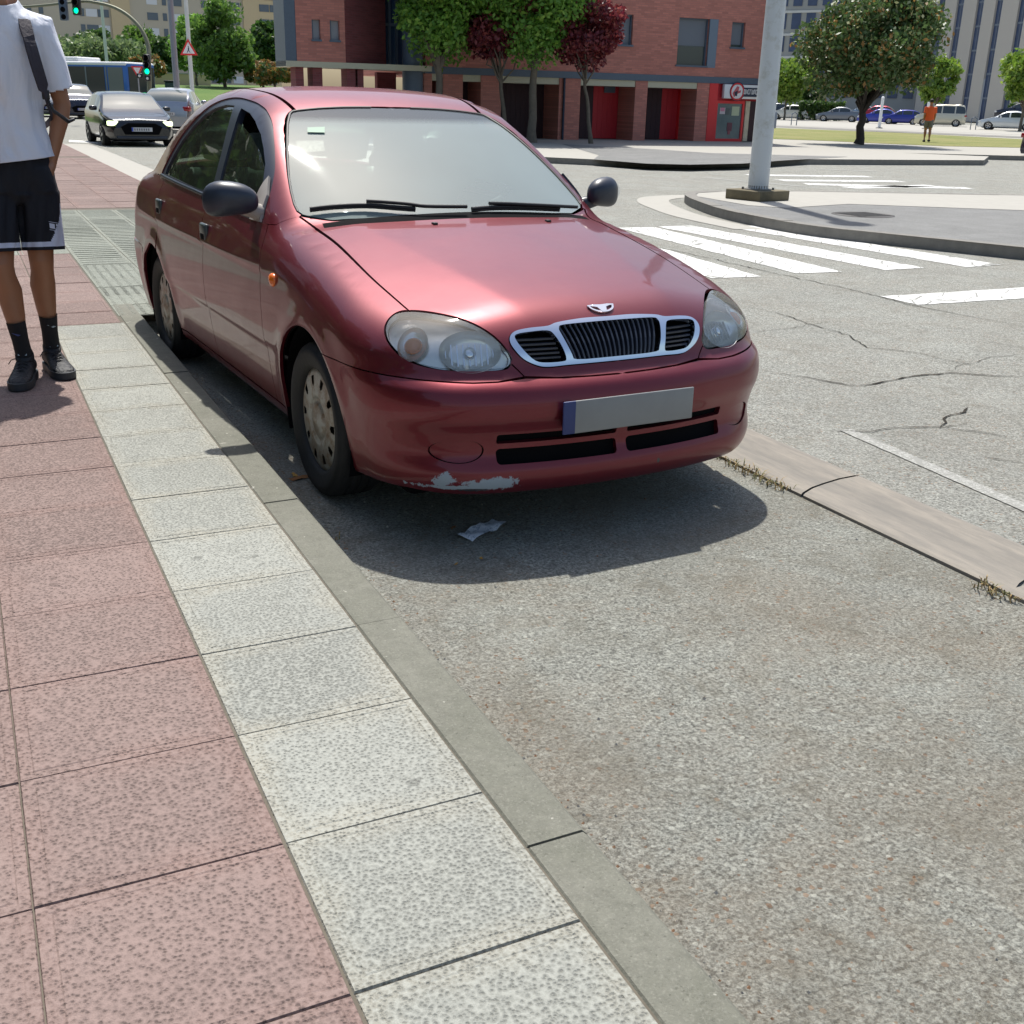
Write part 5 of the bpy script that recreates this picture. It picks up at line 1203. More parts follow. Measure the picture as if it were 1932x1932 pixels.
# mirrors
for sx in (-1, 1):
    mb = MB(); v = []; fc = []; nu, nv = 28, 16; c0 = Vector((-.882 if sx < 0 else .862, .70, 1.022)); wm_ = .106 if sx < 0 else .092
    for i in range(nu):
        a = 2*math.pi*i/nu
        for j in range(nv+1):
            b = math.pi*j/nv; sq = lambda t, e: math.copysign(abs(t)**e, t)
            X_ = sq(math.cos(a), .75)*sq(math.sin(b), .8); Z_ = sq(math.sin(a), .75)*sq(math.sin(b), .8); Y_ = -math.cos(b)
            x_ = X_*wm_; z_ = Z_*.066*(1+.16*X_); y_ = Y_*.062 if Y_ < 0 else Y_*.03
            v.append((c0.x+sx*x_, c0.y+y_+X_*.02, c0.z+z_-.010*X_*X_))
    for i in range(nu):
        for j in range(nv): fc.append((i*(nv+1)+j, ((i+1) % nu)*(nv+1)+j, ((i+1) % nu)*(nv+1)+j+1, i*(nv+1)+j+1))
    mb.add(v, fc, True); mr = mb.build('door_mirror', M['trim'], car)
    mb = MB(); mb.tube([(sx*.83, .70, .995), (sx*.795, .705, .975), (sx*.765, .715, .965)], [.038, .030, .034], 12)
    mb.build('mirror_arm', M['chip'] if sx < 0 else M['trim'], mr)
    tri = W(yz([(.672, .930), (.715, 1.028), (.787, 1.095), (.79, .95), (.785, .93)]))
    t_ = patch('mirror_base', tri, 'w', M['chip'] if sx < 0 else M['trim'], mr, off=.010, gap=0, step=.02)
    if sx > 0:
        for v_ in t_.data.vertices: v_.co.x *= -1
        t_.data.flip_normals()
    mb = MB(); mb.lathe([(.0, 0), (.055, 0)], 24, Matrix.Translation((sx*.905, .732, 1.022)) @ Matrix.Rotation(R_(-90), 4, 'X') @ Matrix.Diagonal((1.5, .95, 1, 1))); mb.build('mirror_glass', M['chrome'], mr)
# cabin
ca = MB(); ca.bbox(-.66, .66, .62, 2.75, .28, .34, .02)
ca.box(-.70, .70, 2.66, 2.70, .3, .93)
ca.build('cabin_floor', M['void'], car)
db = MB(); db.bbox(-.62, .62, .56, .86, .62, .925, .05); db.bbox(-.58, .58, .46, .80, .88, .925, .02); db.bbox(.18, .50, .62, .84, .90, .965, .03); db.build('dashboard', M['dash'], car)
st = MB(); n_ = 28; Ms = Matrix.Translation((.34, 1.00, .915)) @ Matrix.Rotation(R_(-62), 4, 'X')
st.tube([tuple(Ms @ Vector((.185*math.cos(2*math.pi*i/n_), .185*math.sin(2*math.pi*i/n_), 0))) for i in range(n_+1)], .014, 8, False)
for a in (0, 120, 240): st.tube([tuple(Ms @ Vector((.18*math.cos(R_(a+90)), .18*math.sin(R_(a+90)), 0))), tuple(Ms @ Vector((0, 0, -.03)))], .018, 6)
st.lathe([(.055, -.03), (.05, -.005), (0, 0)], 16, Ms)
st.build('steering_wheel', M['dash'], car)
for (sx, y0) in ((-.36, 1.25), (.36, 1.25), (-.36, 2.15), (.36, 2.15)):
    se = MB(); Mt = Matrix.Translation((sx, y0, .42)); se.bbox(-.25, .25, -.10, .42, 0, .16, .05, Mt)
    Mb = Mt @ Matrix.Translation((0, .40, .12)) @ Matrix.Rotation(R_(-16), 4, 'X'); se.bbox(-.25, .25, -.05, .07, 0, .50, .05, Mb)
    so_ = se.build('seat', M['seat'], car)
    he = MB(); he.bbox(-.13, .13, -.04, .05, .54, .72, .04, Mb); he.tube([tuple(Mb @ Vector((-.05, 0, .48))), tuple(Mb @ Vector((-.05, 0, .58)))], .007, 6); he.tube([tuple(Mb @ Vector((.05, 0, .48))), tuple(Mb @ Vector((.05, 0, .58)))], .007, 6)
    he.build('headrest', M['seat'], so_)
ri = MB(); ri.bbox(-.10, .10, 1.16, 1.19, 1.265, 1.325, .012); ri.tube([(0, 1.17, 1.30), (0, 1.15, 1.36)], .01, 6); ri.build('interior_mirror', M['trim'], car)
sk = trace(z8([(207, 210), (302, 206), (302, 238), (207, 236)])); sk = sk+gradF(sk)*.003
smb = MB(); smb.add(sk, [(0, 1, 2, 3)]); smb.build('windscreen_sticker', plain('green_sticker', (.22, .36, .26), .6), car)
ae = MB()
# ------------------------------------------------------------------ other vehicles
CP = {}
def carpaint(name, col, metal=.4, rough=.3):
    if name not in CP: CP[name] = plain(name, col, rough, metal, coat=.6)
    return CP[name]
M['cglass'] = plain('car_window_glass', (.03, .04, .045), .05, spec=.9)
M['cglassl'] = plain('car_windscreen_glass', (.12, .15, .155), .06, spec=1.)
M['rim'] = plain('alloy_rim', (.45, .45, .46), .3, .8); M['plate'] = plain('pale_number_plate', (.55, .56, .58), .4)
M['blueband'] = plain('plate_blue_band', (.03, .07, .45), .4)
def emis(name, col, st):
    n = NT(name); n.set(Base_Color=tuple(col)); n.b.inputs['Emission Color'].default_value = c4(col); n.b.inputs['Emission Strength'].default_value = st; return n.m
M['lampon'] = emis('lit_headlight', (.85, 1., .55), 1.6); M['lampoff'] = plain('clear_headlight', (.55, .58, .6), .1, .3, coat=.5)
PROF = {   # x from the front bumper back, belt height, roof height
 'hatch': [(0, .50, .50), (.06, .66, .66), (.25, .74, .75), (.9, .90, .92), (1.05, .93, .98), (1.5, .95, 1.24), (1.75, .96, 1.38), (2.2, .97, 1.45), (2.9, .98, 1.45), (3.35, .99, 1.40), (3.75, 1.0, 1.20), (3.92, .98, 1.02), (4.0, .78, .80), (4.03, .50, .52)],
 'sedan': [(0, .50, .50), (.06, .64, .65), (.3, .74, .76), (1.0, .88, .91), (1.2, .91, .97), (1.7, .93, 1.26), (1.95, .94, 1.37), (2.4, .95, 1.43), (2.9, .96, 1.41), (3.3, .97, 1.28), (3.65, .98, 1.06), (4.15, .98, 1.01), (4.33, .90, .92), (4.4, .52, .54)],
 'suv': [(0, .58, .58), (.06, .80, .80), (.3, .92, .94), (1.0, 1.04, 1.06), (1.15, 1.06, 1.12), (1.55, 1.08, 1.42), (1.8, 1.08, 1.58), (2.3, 1.09, 1.65), (3.2, 1.10, 1.65), (3.8, 1.11, 1.60), (4.15, 1.11, 1.38), (4.3, 1.08, 1.12), (4.38, .8, .82), (4.4, .55, .56)],
 'van': [(0, .55, .55), (.06, .78, .78), (.3, .92, .94), (.85, 1.06, 1.09), (.95, 1.07, 1.14), (1.3, 1.08, 1.48), (1.55, 1.09, 1.72), (2.1, 1.10, 1.82), (3.2, 1.10, 1.83), (3.9, 1.10, 1.80), (4.15, 1.10, 1.60), (4.25, 1.08, 1.15), (4.3, .8, .82), (4.31, .55, .56)],
}
def vehicle(kind, prof, pos, ang, col, label, cat='car', group=None, wdt=1.75, scale=1., lit=False, grille=True, pillar=(.40, .52), rimm=None, tail=True, facing_detail=True, z=.0, black_low=True):
    rt = empty(kind, (pos[0], pos[1], z), ang, label, cat, group); rt.scale = (scale, scale, scale)
    P = PROF[prof]; Lc = P[-1][0]; xs = np.array([p[0] for p in P]); xx = np.unique(np.concatenate([np.linspace(0, Lc, 44), xs])); bl = ip(xx, xs, [p[1] for p in P]); rf = np.maximum(ip(xx, xs, [p[2] for p in P]), bl+.005)
    hw = wdt/2; t = xx/Lc; w_ = hw*(1-.20*np.clip((.16-t)/.16, 0, 1)**2.2-.16*np.clip((t-.86)/.14, 0, 1)**2.2)
    rows = []
    for x, b, r_, ww in zip(xx, bl, rf, w_):
        gh = min(1, max(0, (r_-b)/.40)); wr = ww*(.93-.17*gh); zt = min(b, .62)
        rows.append([(ww*.90, .20), (ww*.985, .30), (ww, max(.31, zt-.08)), (ww*.985, max(.32, b-.07)), (ww*.94, b), (wr*1.03, b+(r_-b)*.82), (wr*.93, b+(r_-b)*.97), (wr*.6, r_+.008), (0, r_+.022)])
    parts = {'body': MB(), 'side_window': MB(), 'windscreen': MB(), 'rear_window': MB()}
    m_ = 9; V = []
    for x, rw in zip(xx, rows):
        V += [(Lc/2-x, -a, h) for a, h in rw[:-1]]+[(Lc/2-x, 0, rw[-1][1])]+[(Lc/2-x, a, h) for a, h in rw[:-1][::-1]]
    nn_ = 17; fb_ = {k: [] for k in parts}
    pk = int(np.argmax(rf)); 
    for i in range(len(xx)-1):
        g0, g1 = rf[i]-bl[i], rf[i+1]-bl[i+1]; tm = (xx[i]+xx[i+1])/2/Lc; sl = abs(rf[i+1]-rf[i])/(xx[i+1]-xx[i])
        for j in range(nn_-1):
            f_ = (i*nn_+j, i*nn_+j+1, (i+1)*nn_+j+1, (i+1)*nn_+j); key = 'body'
            side = j in (4, 11); top = 5 <= j <= 10
            if side and min(g0, g1) > .16 and not any(abs(tm-p) < .012 for p in (pillar[1], .78)): key = 'side_window'
            if top and sl > .30 and max(g0, g1) > .10 and min(g0, g1) > .02 and 6 <= j <= 9: key = 'windscreen' if i < pk else 'rear_window'
            fb_[key].append(f_)
    for k in parts:
        if not fb_[k]: continue
        used = sorted({i for f_ in fb_[k] for i in f_}); mp = {a: b for b, a in enumerate(used)}; off = 0
        parts[k].add([V[i] for i in used], [tuple(mp[i] for i in f_) for f_ in fb_[k]], True)
    parts['body'].add([V[i] for i in range(nn_)], [tuple(range(nn_))]); parts['body'].add([V[(len(xx)-1)*nn_+i] for i in range(nn_)], [tuple(range(nn_))[::-1]])
    bo = parts['body'].build('body', col, rt)
    sw = parts['side_window']
    for sg in (-1, 1):
        m2 = MB(); ix = [i for i, v_ in enumerate(sw.v) if v_[1]*sg > 0]; mp = {a: b for b, a in enumerate(ix)}; m2.add([sw.v[i] for i in ix], [tuple(mp[i] for i in f_) for f_ in sw.f if f_[0] in mp], True); m2.build('side_window', M['cglass'], rt)
    parts['windscreen'].build('windscreen', M['cglassl'], rt)
    if parts['rear_window'].v: parts['rear_window'].build('rear_window', M['cglassl'], rt)
    for xw in (Lc/2-.80, Lc/2-Lc+.78):
        for sy in (-1, 1):
            Mw = Matrix.Translation((xw, sy*(hw-.10), .315)) @ Matrix.Rotation(R_(-90*sy), 4, 'X')
            mb = MB(); mb.lathe([(.20, .11), (.27, .118), (.305, .10), (.315, .07), (.315, -.08), (.2, -.09)], 28, Mw); mb.lathe([(.36, .094), (.31, .094)], 28, Mw)
            wo = mb.build('wheel', M['tyre'], rt); mb = MB(); mb.lathe([(.205, .112), (.19, .106), (.06, .108), (0, .115)], 24, Mw); rm = mb.build('rim', rimm or M['rim'], wo)
            mb = MB()
            for k in range(5): a = R_(72*k+36); mb.prism([(.18*math.cos(a-.25), .18*math.sin(a-.25)), (.18*math.cos(a+.25), .18*math.sin(a+.25)), (.075*math.cos(a+.3), .075*math.sin(a+.3)), (.075*math.cos(a-.3), .075*math.sin(a-.3))], .1125, .1165, Mw)
            mb.build('rim_openings', M['void'], rm)
    h0 = P[1][1]; F0 = Lc/2; wf = hw*.80
    for sy in (-1, 1):
        mb = MB(); Mh = Matrix.Translation((F0-.15, sy*(hw*.68), h0-.035)) @ Matrix.Rotation(R_(-22*sy), 4, 'Z'); mb.bbox(-.12, .10, -.21, .21, -.065, .065, .03, Mh); mb.build('headlight', M['lampon'] if lit else M['lampoff'], rt)
        mb = MB(); Mh = Matrix.Translation((-F0+.10, sy*(hw*.72), h0+.13)) @ Matrix.Rotation(R_(24*sy), 4, 'Z'); mb.bbox(-.10, .10, -.17, .17, -.075, .075, .03, Mh); mb.build('tail_light', M['redlens'], rt)
        mb = MB(); Mh = Matrix.Translation((F0-P[5][0]+.05, sy*(hw*.97+.09), P[5][1]+.06)); mb.bbox(-.07, .07, -.10, .10, -.065, .065, .04, Mh); mb.build('door_mirror', col, rt)
        mb = MB()
        for xh in (F0-Lc*.50, F0-Lc*.735): mb.bbox(xh-.09, xh+.09, sy*hw*.975-.012, sy*hw*.975+.022, .80*(P[6][1]/.95)-.015, .80*(P[6][1]/.95)+.015, .01)
        mb.build('door_handles', col, rt)
    if grille:
        mb = MB(); mb.prism([(-.42, -.19), (-.52, .02), (-.34, .12), (.34, .12), (.52, .02), (.42, -.19)], -.02, .04, Matrix.Translation((F0+.0, 0, .52)) @ Matrix.Rotation(R_(90), 4, 'Z') @ Matrix.Rotation(R_(90), 4, 'X')); gr_ = mb.build('grille', M['void'], rt)
        mb = MB(); mb.bbox(F0-.08, F0+.03, -hw*.72, hw*.72, .21, .29, .02); mb.build('lower_intake', M['trim'], rt)
    for sx_, zz in ((1, .47), (-1, .62)):
        mb = MB(); mb.box(sx_*(F0+.042)-.006, sx_*(F0+.042)+.006, -.26, .26, zz-.055, zz+.055); pp = mb.build('number_plate', M['plate'], rt)
        mb = MB(); yy = -.26 if sx_ > 0 else .22; yy = (-.26, -.22) if sx_ > 0 else (.22, .26); mb.box(sx_*(F0+.052)-.003, sx_*(F0+.052)+.003, yy[0], yy[1], zz-.05, zz+.05); mb.build('blue_band', M['blueband'], pp)
        mb = MB(); q_ = random.Random(2)
        for k in range(7): a = -.18+k*.058; mb.box(sx_*(F0+.052)-.002, sx_*(F0+.052)+.002, a-.014, a+.014, zz-.03, zz+.03)
        mb.build('characters', plain('plate_ink', (.12, .12, .14), .6), pp)
    mb = MB(); mb.bbox(-F0+.3, F0-.3, -hw+.16, hw-.16, .14, .3, .03); mb.build('underbody', M['void'], rt)
    return rt
def cam_ang(px, extra=0.):                # heading that points from px back to the camera, plus a turn
    q = dp(px, 200, 50); return math.atan2(CAMW[1]-q[1], CAMW[0]-q[0])+R_(extra)
q = gp(243, 266)
q = dp(246, 262, 30.5)
vehicle('hatchback_car', 'hatch', (q[0]+.1, q[1]+1.0), cam_ang(246, 10), carpaint('black_paint', (.018, .020, .024), .3, .22), 'black hatchback with lit headlights driving toward the camera on the left', wdt=1.78, scale=.99, lit=True).scale = (1., 1.03, .94)
q = dp(352, 240, 41); vehicle('hatchback_car', 'hatch', (q[0], q[1]+2), cam_ang(352, 172), carpaint('silver_paint', (.42, .44, .48), .7, .3), 'silver hatchback seen from behind beside the slanted grey post', wdt=1.78, scale=1.05)
q = dp(150, 215, 56); vehicle('suv_car', 'suv', (q[0], q[1]+2), cam_ang(150, 10), carpaint('navy_paint', (.02, .025, .045), .4, .25), 'dark blue family car with bright windscreen behind the arm of the walking person', wdt=1.82)
q = dp(88, 240, 60); vehicle('hatchback_car', 'hatch', (q[0], q[1]), cam_ang(95, 8), carpaint('white_paint', (.66, .67, .68), .1, .3), 'white car mostly hidden behind the walking person', wdt=1.76)
ROW = [('hatchback_car', 'hatch', 1490, 122, 'white_paint', (.66, .67, .68), 0, 'white hatchback at the left end of the parked row, right of the lamp post', 1.05),
 ('saloon_car', 'sedan', 1583, 114, 'grey_paint', (.16, .18, .21), 2, 'dark grey car in the parked row just left of the magnolia trunk', 1.0),
 ('saloon_car', 'sedan', 1662, 108, 'blue_paint', (.03, .05, .36), 2, 'blue car in the parked row partly behind the magnolia trunk', .95),
 ('hatchback_car', 'hatch', 1702, 105, 'deep_blue_paint', (.02, .03, .26), 8, 'deep blue hatchback in the parked row next to the beige van', .9),
 ('estate_van', 'van', 1776, 99, 'beige_paint', (.56, .53, .42), 6, 'beige tall family van in the parked row with red tail light', 1.0),
 ('saloon_car', 'sedan', 1907, 86, 'pale_blue_white_paint', (.62, .66, .70), 2, 'pale saloon at the right end of the row of parked cars', .98)]
for kd_, pf, px, dd, pn, pc, tw, lb, s_ in ROW:
    q = dp(px, 210, dd); vehicle(kd_, pf, q, cam_ang(px, -90+tw-8), carpaint(pn, pc, .3, .3), lb, group='cars parked in the row beyond the lawn', scale=s_, z=.15, rimm=M['rim'])
for kd_, pf, px, dd, pn, pc, lb in [('hatchback_car', 'hatch', 1460, 132, 'navy_paint', (.02, .025, .045), 'navy car just showing right of the white lamp post behind the white hatchback'),
  ('saloon_car', 'sedan', 1630, 140, 'blue_grey_paint', (.25, .33, .42), 'blue grey car in the back row beside the hedge left of the magnolia'),
  ('hatchback_car', 'hatch', 1655, 132, 'red_car_paint', (.42, .02, .05), 'small red car in the back row behind the magnolia leaves'),
  ('saloon_car', 'sedan', 1930, 100, 'navy_paint', (.02, .025, .045), 'dark car behind the roof of the pale saloon at right edge')]:
    q = dp(px, 200, dd); vehicle(kd_, pf, q, cam_ang(px, -100), carpaint(pn, pc), lb, z=.4 if dd > 101 else .9, group=None)
q = gp(1944, 303); qa = cam_ang(1950, 128); vehicle('suv_car', 'hatch', (q[0]+2.0*math.cos(qa)*1, q[1]+2.0*math.sin(qa)), qa, carpaint('navy_paint', (.02, .025, .045)), 'dark car with red tail light entering at the right edge of the photo', wdt=1.76, scale=.95)
# bus
q = dp(268, 160, 68); ba = math.atan2(RW[0][1], RW[0][0])-R_(24)
bus = empty('city_bus', (q[0], q[1], 0), ba, 'blue and white city bus with dark windows crossing behind the cars at left', 'bus')
MBl = plain('bus_blue', (.02, .12, .42), .35, coat=.4); Lb = 12.
mb = MB(); mb.bbox(-Lb, 0, -1.25, 1.25, .35, 3.0, .12); mb.build('body', MBl, bus)
mb = MB(); mb.bbox(-Lb+.02, -.02, -1.27, 1.27, 2.78, 3.03, .1); mb.bbox(-7.5, -4., -1., 1., 3.0, 3.3, .1); mb.build('roof', M['wht'], bus)
mb = MB()
for sy in (-1, 1): mb.box(-Lb+.3, -1.75, sy*1.262-.01, sy*1.262+.01, 1.25, 2.74)
mb.build('side_windows', M['cglass'], bus)
mb = MB(); mb.box(-.02, .03, -1.12, 1.12, .95, 2.76); mb.build('windscreen', M['cglass'], bus)
mb = MB()
for sy in (-1,): mb.box(-1.45, -.30, sy*1.264-.012, sy*1.264+.012, .55, 2.72)
mb.build('front_door', M['cglassl'], bus)
for sy in (-1, 1):
    for x_ in (-1.6, -3.2, -4.8, -6.4, -8., -9.6): mb = MB(); mb.box(x_-.05, x_+.05, sy*1.2775-.0075, sy*1.2775+.0075, 1.25, 2.74); mb.build('window_pillar', M['shut'], bus)
for x_ in (-2.6, -8.8):
    for sy in (-1, 1):
        mb = MB(); Mw = Matrix.Translation((x_, sy*1.16, .5)) @ Matrix.Rotation(R_(-90*sy), 4, 'X'); mb.lathe([(.28, .12), (.46, .12), (.5, .08), (.5, -.1)], 26, Mw); mb.lathe([(.6, .105), (.5, .105)], 26, Mw); o = mb.build('wheel', M['tyre'], bus)
        mb = MB(); mb.lathe([(.28, .12), (.1, .10), (0, .13)], 20, Mw); mb.build('rim', M['rim'], o)
for sy in (-1, 1): mb = MB(); mb.bbox(-.03, .05, sy*.9-.18, sy*.9+.18, .55, .75, .03); mb.build('headlight', M['lampoff'], bus)
# ------------------------------------------------------------------ street furniture
M['galv'] = plain('galvanised_steel', (.30, .32, .36), .5, .4, vary=.08); M['wpole'] = plain('white_painted_steel', (.60, .62, .60), .45, vary=.06, bs=6); M['olivep'] = plain('olive_mast', (.20, .21, .14), .55, .2)
M['blk'] = plain('black_housing', (.015, .016, .018), .5)
def polem():
    n = NT('stained_white_paint'); z = n.n('SeparateXYZ'); n.put(z.inputs[0], n.co()); s_ = n.ramp(n.noise(2.2, 6, .75), [(.52, (0, 0, 0)), (.70, (.8, .8, .8))])
    n.put(n.b.inputs['Base Color'], n.mix(s_, (.56, .59, .60), (.34, .33, .26))); n.set(Roughness=.45); return n.m
pp_ = gp(1428, 376, .124); lp = empty('lamp_post', (pp_[0], pp_[1], .123), 0, 'tall white painted lamp post on its stained concrete block, on the traffic island', 'lamp post')
mb = MB(); mb.tube([(0, 0, .13), (0, 0, 3), (0, 0, 5.), (0, 0, 6.6)], [.150, .137, .126, .115], 28); mb.build('pole', polem(), lp)
mb = MB(); mb.bbox(-.33, .33, -.33, .33, 0, .14, .012, Matrix.Rotation(R_(12), 4, 'Z')); mb.build('base_block', plain('mossy_block', (.15, .125, .075), .9, vary=.6, bump=.5, bs=14), lp)
mb = MB(); 
for k in range(4): mb.tube([(.22*math.cos(R_(57+90*k)), .22*math.sin(R_(57+90*k)), .135), (.22*math.cos(R_(57+90*k)), .22*math.sin(R_(57+90*k)), .175)], .018, 6)
mb.lathe([(.20, .142), (.20, .155), (.15, .157), (.15, .20)], 24); mb.build('base_plate', M['kdark'], lp)
mb = MB(); mb.lathe([(.08, 6.6), (.24, 6.7), (.26, 6.95), (.12, 7.05), (0, 7.07)], 24); mb.build('lamp_head', M['galv'], lp)
mb = MB(); mb.bbox(.135, .165, -.05, .05, 1.0, 1.22, .006, Matrix.Rotation(R_(-25), 4, 'Z')); mb.build('service_hatch', M['galv'], lp)
def post(kind, px, py, dist, h, rad, mat, label, cat='post', arm=None, z=0.):
    q = dp(px, py, dist); rt = empty(kind, (q[0], q[1], z), 0, label, cat); mb = MB(); mb.tube([(0, 0, 0), (0, 0, h)], [rad, rad*.85], 14); mb.build('pole', mat, rt)
    mb = MB(); mb.lathe([(rad*2.2, 0), (rad*2.2, .03), (rad*1.1, .05), (rad*1.05, .12)], 14); mb.build('base_plate', mat, rt); return rt, q
gA, q = post('sign_gantry', 334, 170, 47, 12, .13, M['galv'], 'thick slanting grey gantry post with crossbar beside the silver car', 'gantry')
mb = MB(); ba_ = math.atan2(RW[0][1], RW[0][0]); Mg = Matrix.Rotation(ba_, 4, 'Z'); mb.box(-2.9, 1.6, -.10, .10, 5.60, 5.95, Mg); mb.build('crossbar', M['steel'], gA)
gB, q = post('lamp_post', 362, 160, 62, 9, .12, M['wpole'], 'slimmer pale grey post carrying the triangular warning sign', 'lamp post', z=.0)
sgn = empty('warning_sign', (q[0]-.15*RW[2][0], q[1]-.15*RW[2][1], 0), ba_, 'white triangular warning sign with red border on the pale post', 'road sign')
zt_ = dp(365, 95, 62)[2]; tri = lambda s_: [(-s_*.5, -s_*.29), (s_*.5, -s_*.29), (0, s_*.577)]
Mt_ = Matrix.Translation((0, 0, zt_)) @ Matrix.Rotation(R_(90), 4, 'X')
mb = MB(); mb.prism(tri(.98), 0, .02, Mt_); mb.build('border', M['bred'], sgn); mb = MB(); mb.prism(tri(.68), .021, .026, Mt_); mb.build('face', M['wht'], sgn)
mb = MB(); mb.lathe([(.035, .027), (0, .027)], 12, Mt_ @ Matrix.Translation((.0, .14, 0))); mb.prism([(-.03, .10), (.04, .10), (.03, -.02), (.10, -.15), (.06, -.15), (.0, -.04), (-.06, -.15), (-.10, -.15), (-.03, -.02)], .027, .030, Mt_); mb.build('walking_figure', M['ink'], sgn)
lpB, q = post('lamp_post', 201, 110, 100, 11, .15, M['wpole'], 'slim white lamp post rising behind the bus roof', 'lamp post')
lpC, q = post('lamp_post', 333-0, 60, 110, 13, .12, M['wpole'], 'pale far post left of the grey gantry, before the flats', 'lamp post') if False else (None, None)
lpD, q = post('thin_post', 856, 200, 40, 6.0, .055, M['galv'], 'thin grey post in front of the brick building behind the red car roof', 'post')
zz_ = dp(856, 62, 40)[2]
lpE, q = post('lamp_post', 1853, 180, 120, 4.8, .09, M['galv'], 'small dark lamp post before the striped tower block', 'lamp post')
# traffic lights on the arched mast
q = dp(276, 150, 46); rx_ = RW[0]; ml = empty('traffic_light', (q[0], q[1], 0), ba_, 'arched olive traffic light mast with green lights reaching over the road', 'traffic light')
def lc(px, py, dist=46): w_ = dp(px, py, dist); v = Vector(w_)-Vector((q[0], q[1], 0)); v.rotate(Matrix.Rotation(-ba_, 3, 'Z')); return v
pts = [(0, 0, 0)]+[tuple(lc(*p)) for p in ((281, 130), (280, 90), (268, 58), (245, 32), (215, 14), (180, 5), (150, 3), (60, 12), (-40, 14))]
pts = [tuple(p) for p in crv(np.array(pts), 6)]; mb = MB(); mb.tube(pts, [.10-.055*i/len(pts) for i in range(len(pts))], 10); mb.build('mast', M['olivep'], ml)
M['glow'] = emis('green_signal', (.0, .95, .38), 1.9)
def signal(px, py, lit, w_=.30, h_=.92, back=False, n=3):
    c0 = lc(px, py, 45.7); mb = MB(); mb.bbox(c0.x-w_/2, c0.x+w_/2, c0.y-.1, c0.y+.12, c0.z-h_/2, c0.z+h_/2, .05); hd = mb.build('signal_head', M['blk'] if not back else M['steel'], ml)
    for k in range(n):
        zz = c0.z+h_*(.33-.33*k) if n == 3 else c0.z; mb = MB(); mb.lathe([(.105, 0), (.09, .015), (0, .025)], 18, Matrix.Translation((c0.x, c0.y-.1, zz)) @ Matrix.Rotation(R_(90), 4, 'X'))
        mb.build('lens', (M['glow'] if (k == n-1 and lit) else M['void']), hd)
        mb = MB(); mb.lathe([(.125, 0), (.125, .13)], 18, Matrix.Translation((c0.x, c0.y-.1, zz)) @ Matrix.Rotation(R_(90), 4, 'X')); mb.build('visor', M['blk'], hd) if lit else None
signal(144, 4, True, .34, 1.0); signal(120, 18, False, .34, .85, True); signal(278, 122, True, .26, .8)
for px, py in ((257, 143), (272, 148)): 
    c0 = lc(px+6, py, 45.6); mb = MB(); mb.bbox(c0.x-.12, c0.x+.12, c0.y, c0.y+.1, c0.z-.1, c0.z+.1, .03); o_ = mb.build('pedestrian_signal', M['blk'], ml); mb = MB(); mb.lathe([(.055, 0), (0, .01)], 12, Matrix.Translation((c0.x, c0.y, c0.z)) @ Matrix.Rotation(R_(90), 4, 'X')); mb.build('lens', M['wht'], o_)
ys_ = dp(259, 132, 50); yg = empty('yield_sign', (ys_[0], ys_[1], 0), ba_, 'give way triangle left of the lower green light in front of the bus', 'road sign'); Mt_ = Matrix.Translation((0, 0, ys_[2])) @ Matrix.Rotation(R_(90), 4, 'X') @ Matrix.Rotation(R_(180), 4, 'Z')
mb = MB(); mb.prism(tri(.55), 0, .02, Mt_); mb.build('border', M['bred'], yg); mb = MB(); mb.prism(tri(.34), .021, .026, Mt_); mb.build('face', M['wht'], yg); mb = MB(); mb.tube([(0, .03, 0), (0, .03, ys_[2]+.1)], .03, 8); mb.build('pole', M['galv'], yg)
# bollards and small posts by the far road
for px, py, h, rd, lb in [(1749, 236, .0, .0, ''), (1659, 238, 2.1, .11, 'slim white bollard left of the magnolia trunk by the far road')]:
    if not h: continue
    q = dp(px, py, 80); rt = empty('bollard', (q[0], q[1], .14), 0, lb, 'bollard'); mb = MB(); mb.tube([(0, 0, 0), (0, 0, h)], rd, 12); mb.lathe([(rd, h), (rd*.7, h+.05), (0, h+.07)], 12); mb.build('shaft', M['wht'] if rd > .1 else M['steel'], rt); mb = MB(); mb.lathe([(rd*2.4, 0), (rd*2.2, .06), (rd, .08)], 12); mb.build('foot', M['kdark'], rt)
q = dp(1748-81, 238, 84); 
for px, h, rd, lb in ((1748-83+82, 2.6, .14, 'broad white bollard right of the magnolia trunk before the blue car'),):
    q = dp(1651+98, 236, 82); q = dp(1650+0, 236, 82)
q = dp(1748, 238, 82); rt = empty('bollard', (dp(1650+19+79, 238, 82)[0], q[1], .14), 0, 'broad white bollard right of the magnolia trunk before the blue car', 'bollard')
q = dp(1641+107-0, 236, 82)
mb = MB(); mb.tube([(0, 0, 0), (0, 0, 1.9)], .17, 12); mb.build('shaft', M['wht'], rt); mb = MB(); mb.lathe([(.34, 0), (.3, .08), (.17, .1)], 12); mb.build('foot', M['kdark'], rt)
for px, lb in ((1497, 'low dark hoop post at the kerb before the white hatchback'), (1836, 'low dark hoop post at the kerb before the pale saloon')):
    q = dp(px, 240, 84); rt = empty('hoop_post', (q[0], q[1], .14), ba_, lb, 'post'); mb = MB(); mb.tube([(-.2, 0, 0), (-.2, 0, .8), (0, 0, .95), (.2, 0, .8), (.2, 0, 0)], .035, 8); mb.build('hoop', M['steel'], rt)
q = dp(325, 165, 74); rt = empty('litter_bin', (q[0], q[1], .9), ba_, 'dark green litter bin on the grass bank beside the grey gantry post', 'bin'); mb = MB(); mb.bbox(-.4, .4, -.35, .35, 0, 1.1, .06); mb.build('body', plain('bin_green', (.03, .06, .045), .5), rt); mb = MB(); mb.bbox(-.44, .44, -.4, .4, 1.1, 1.22, .04); mb.build('lid', M['blk'], rt)
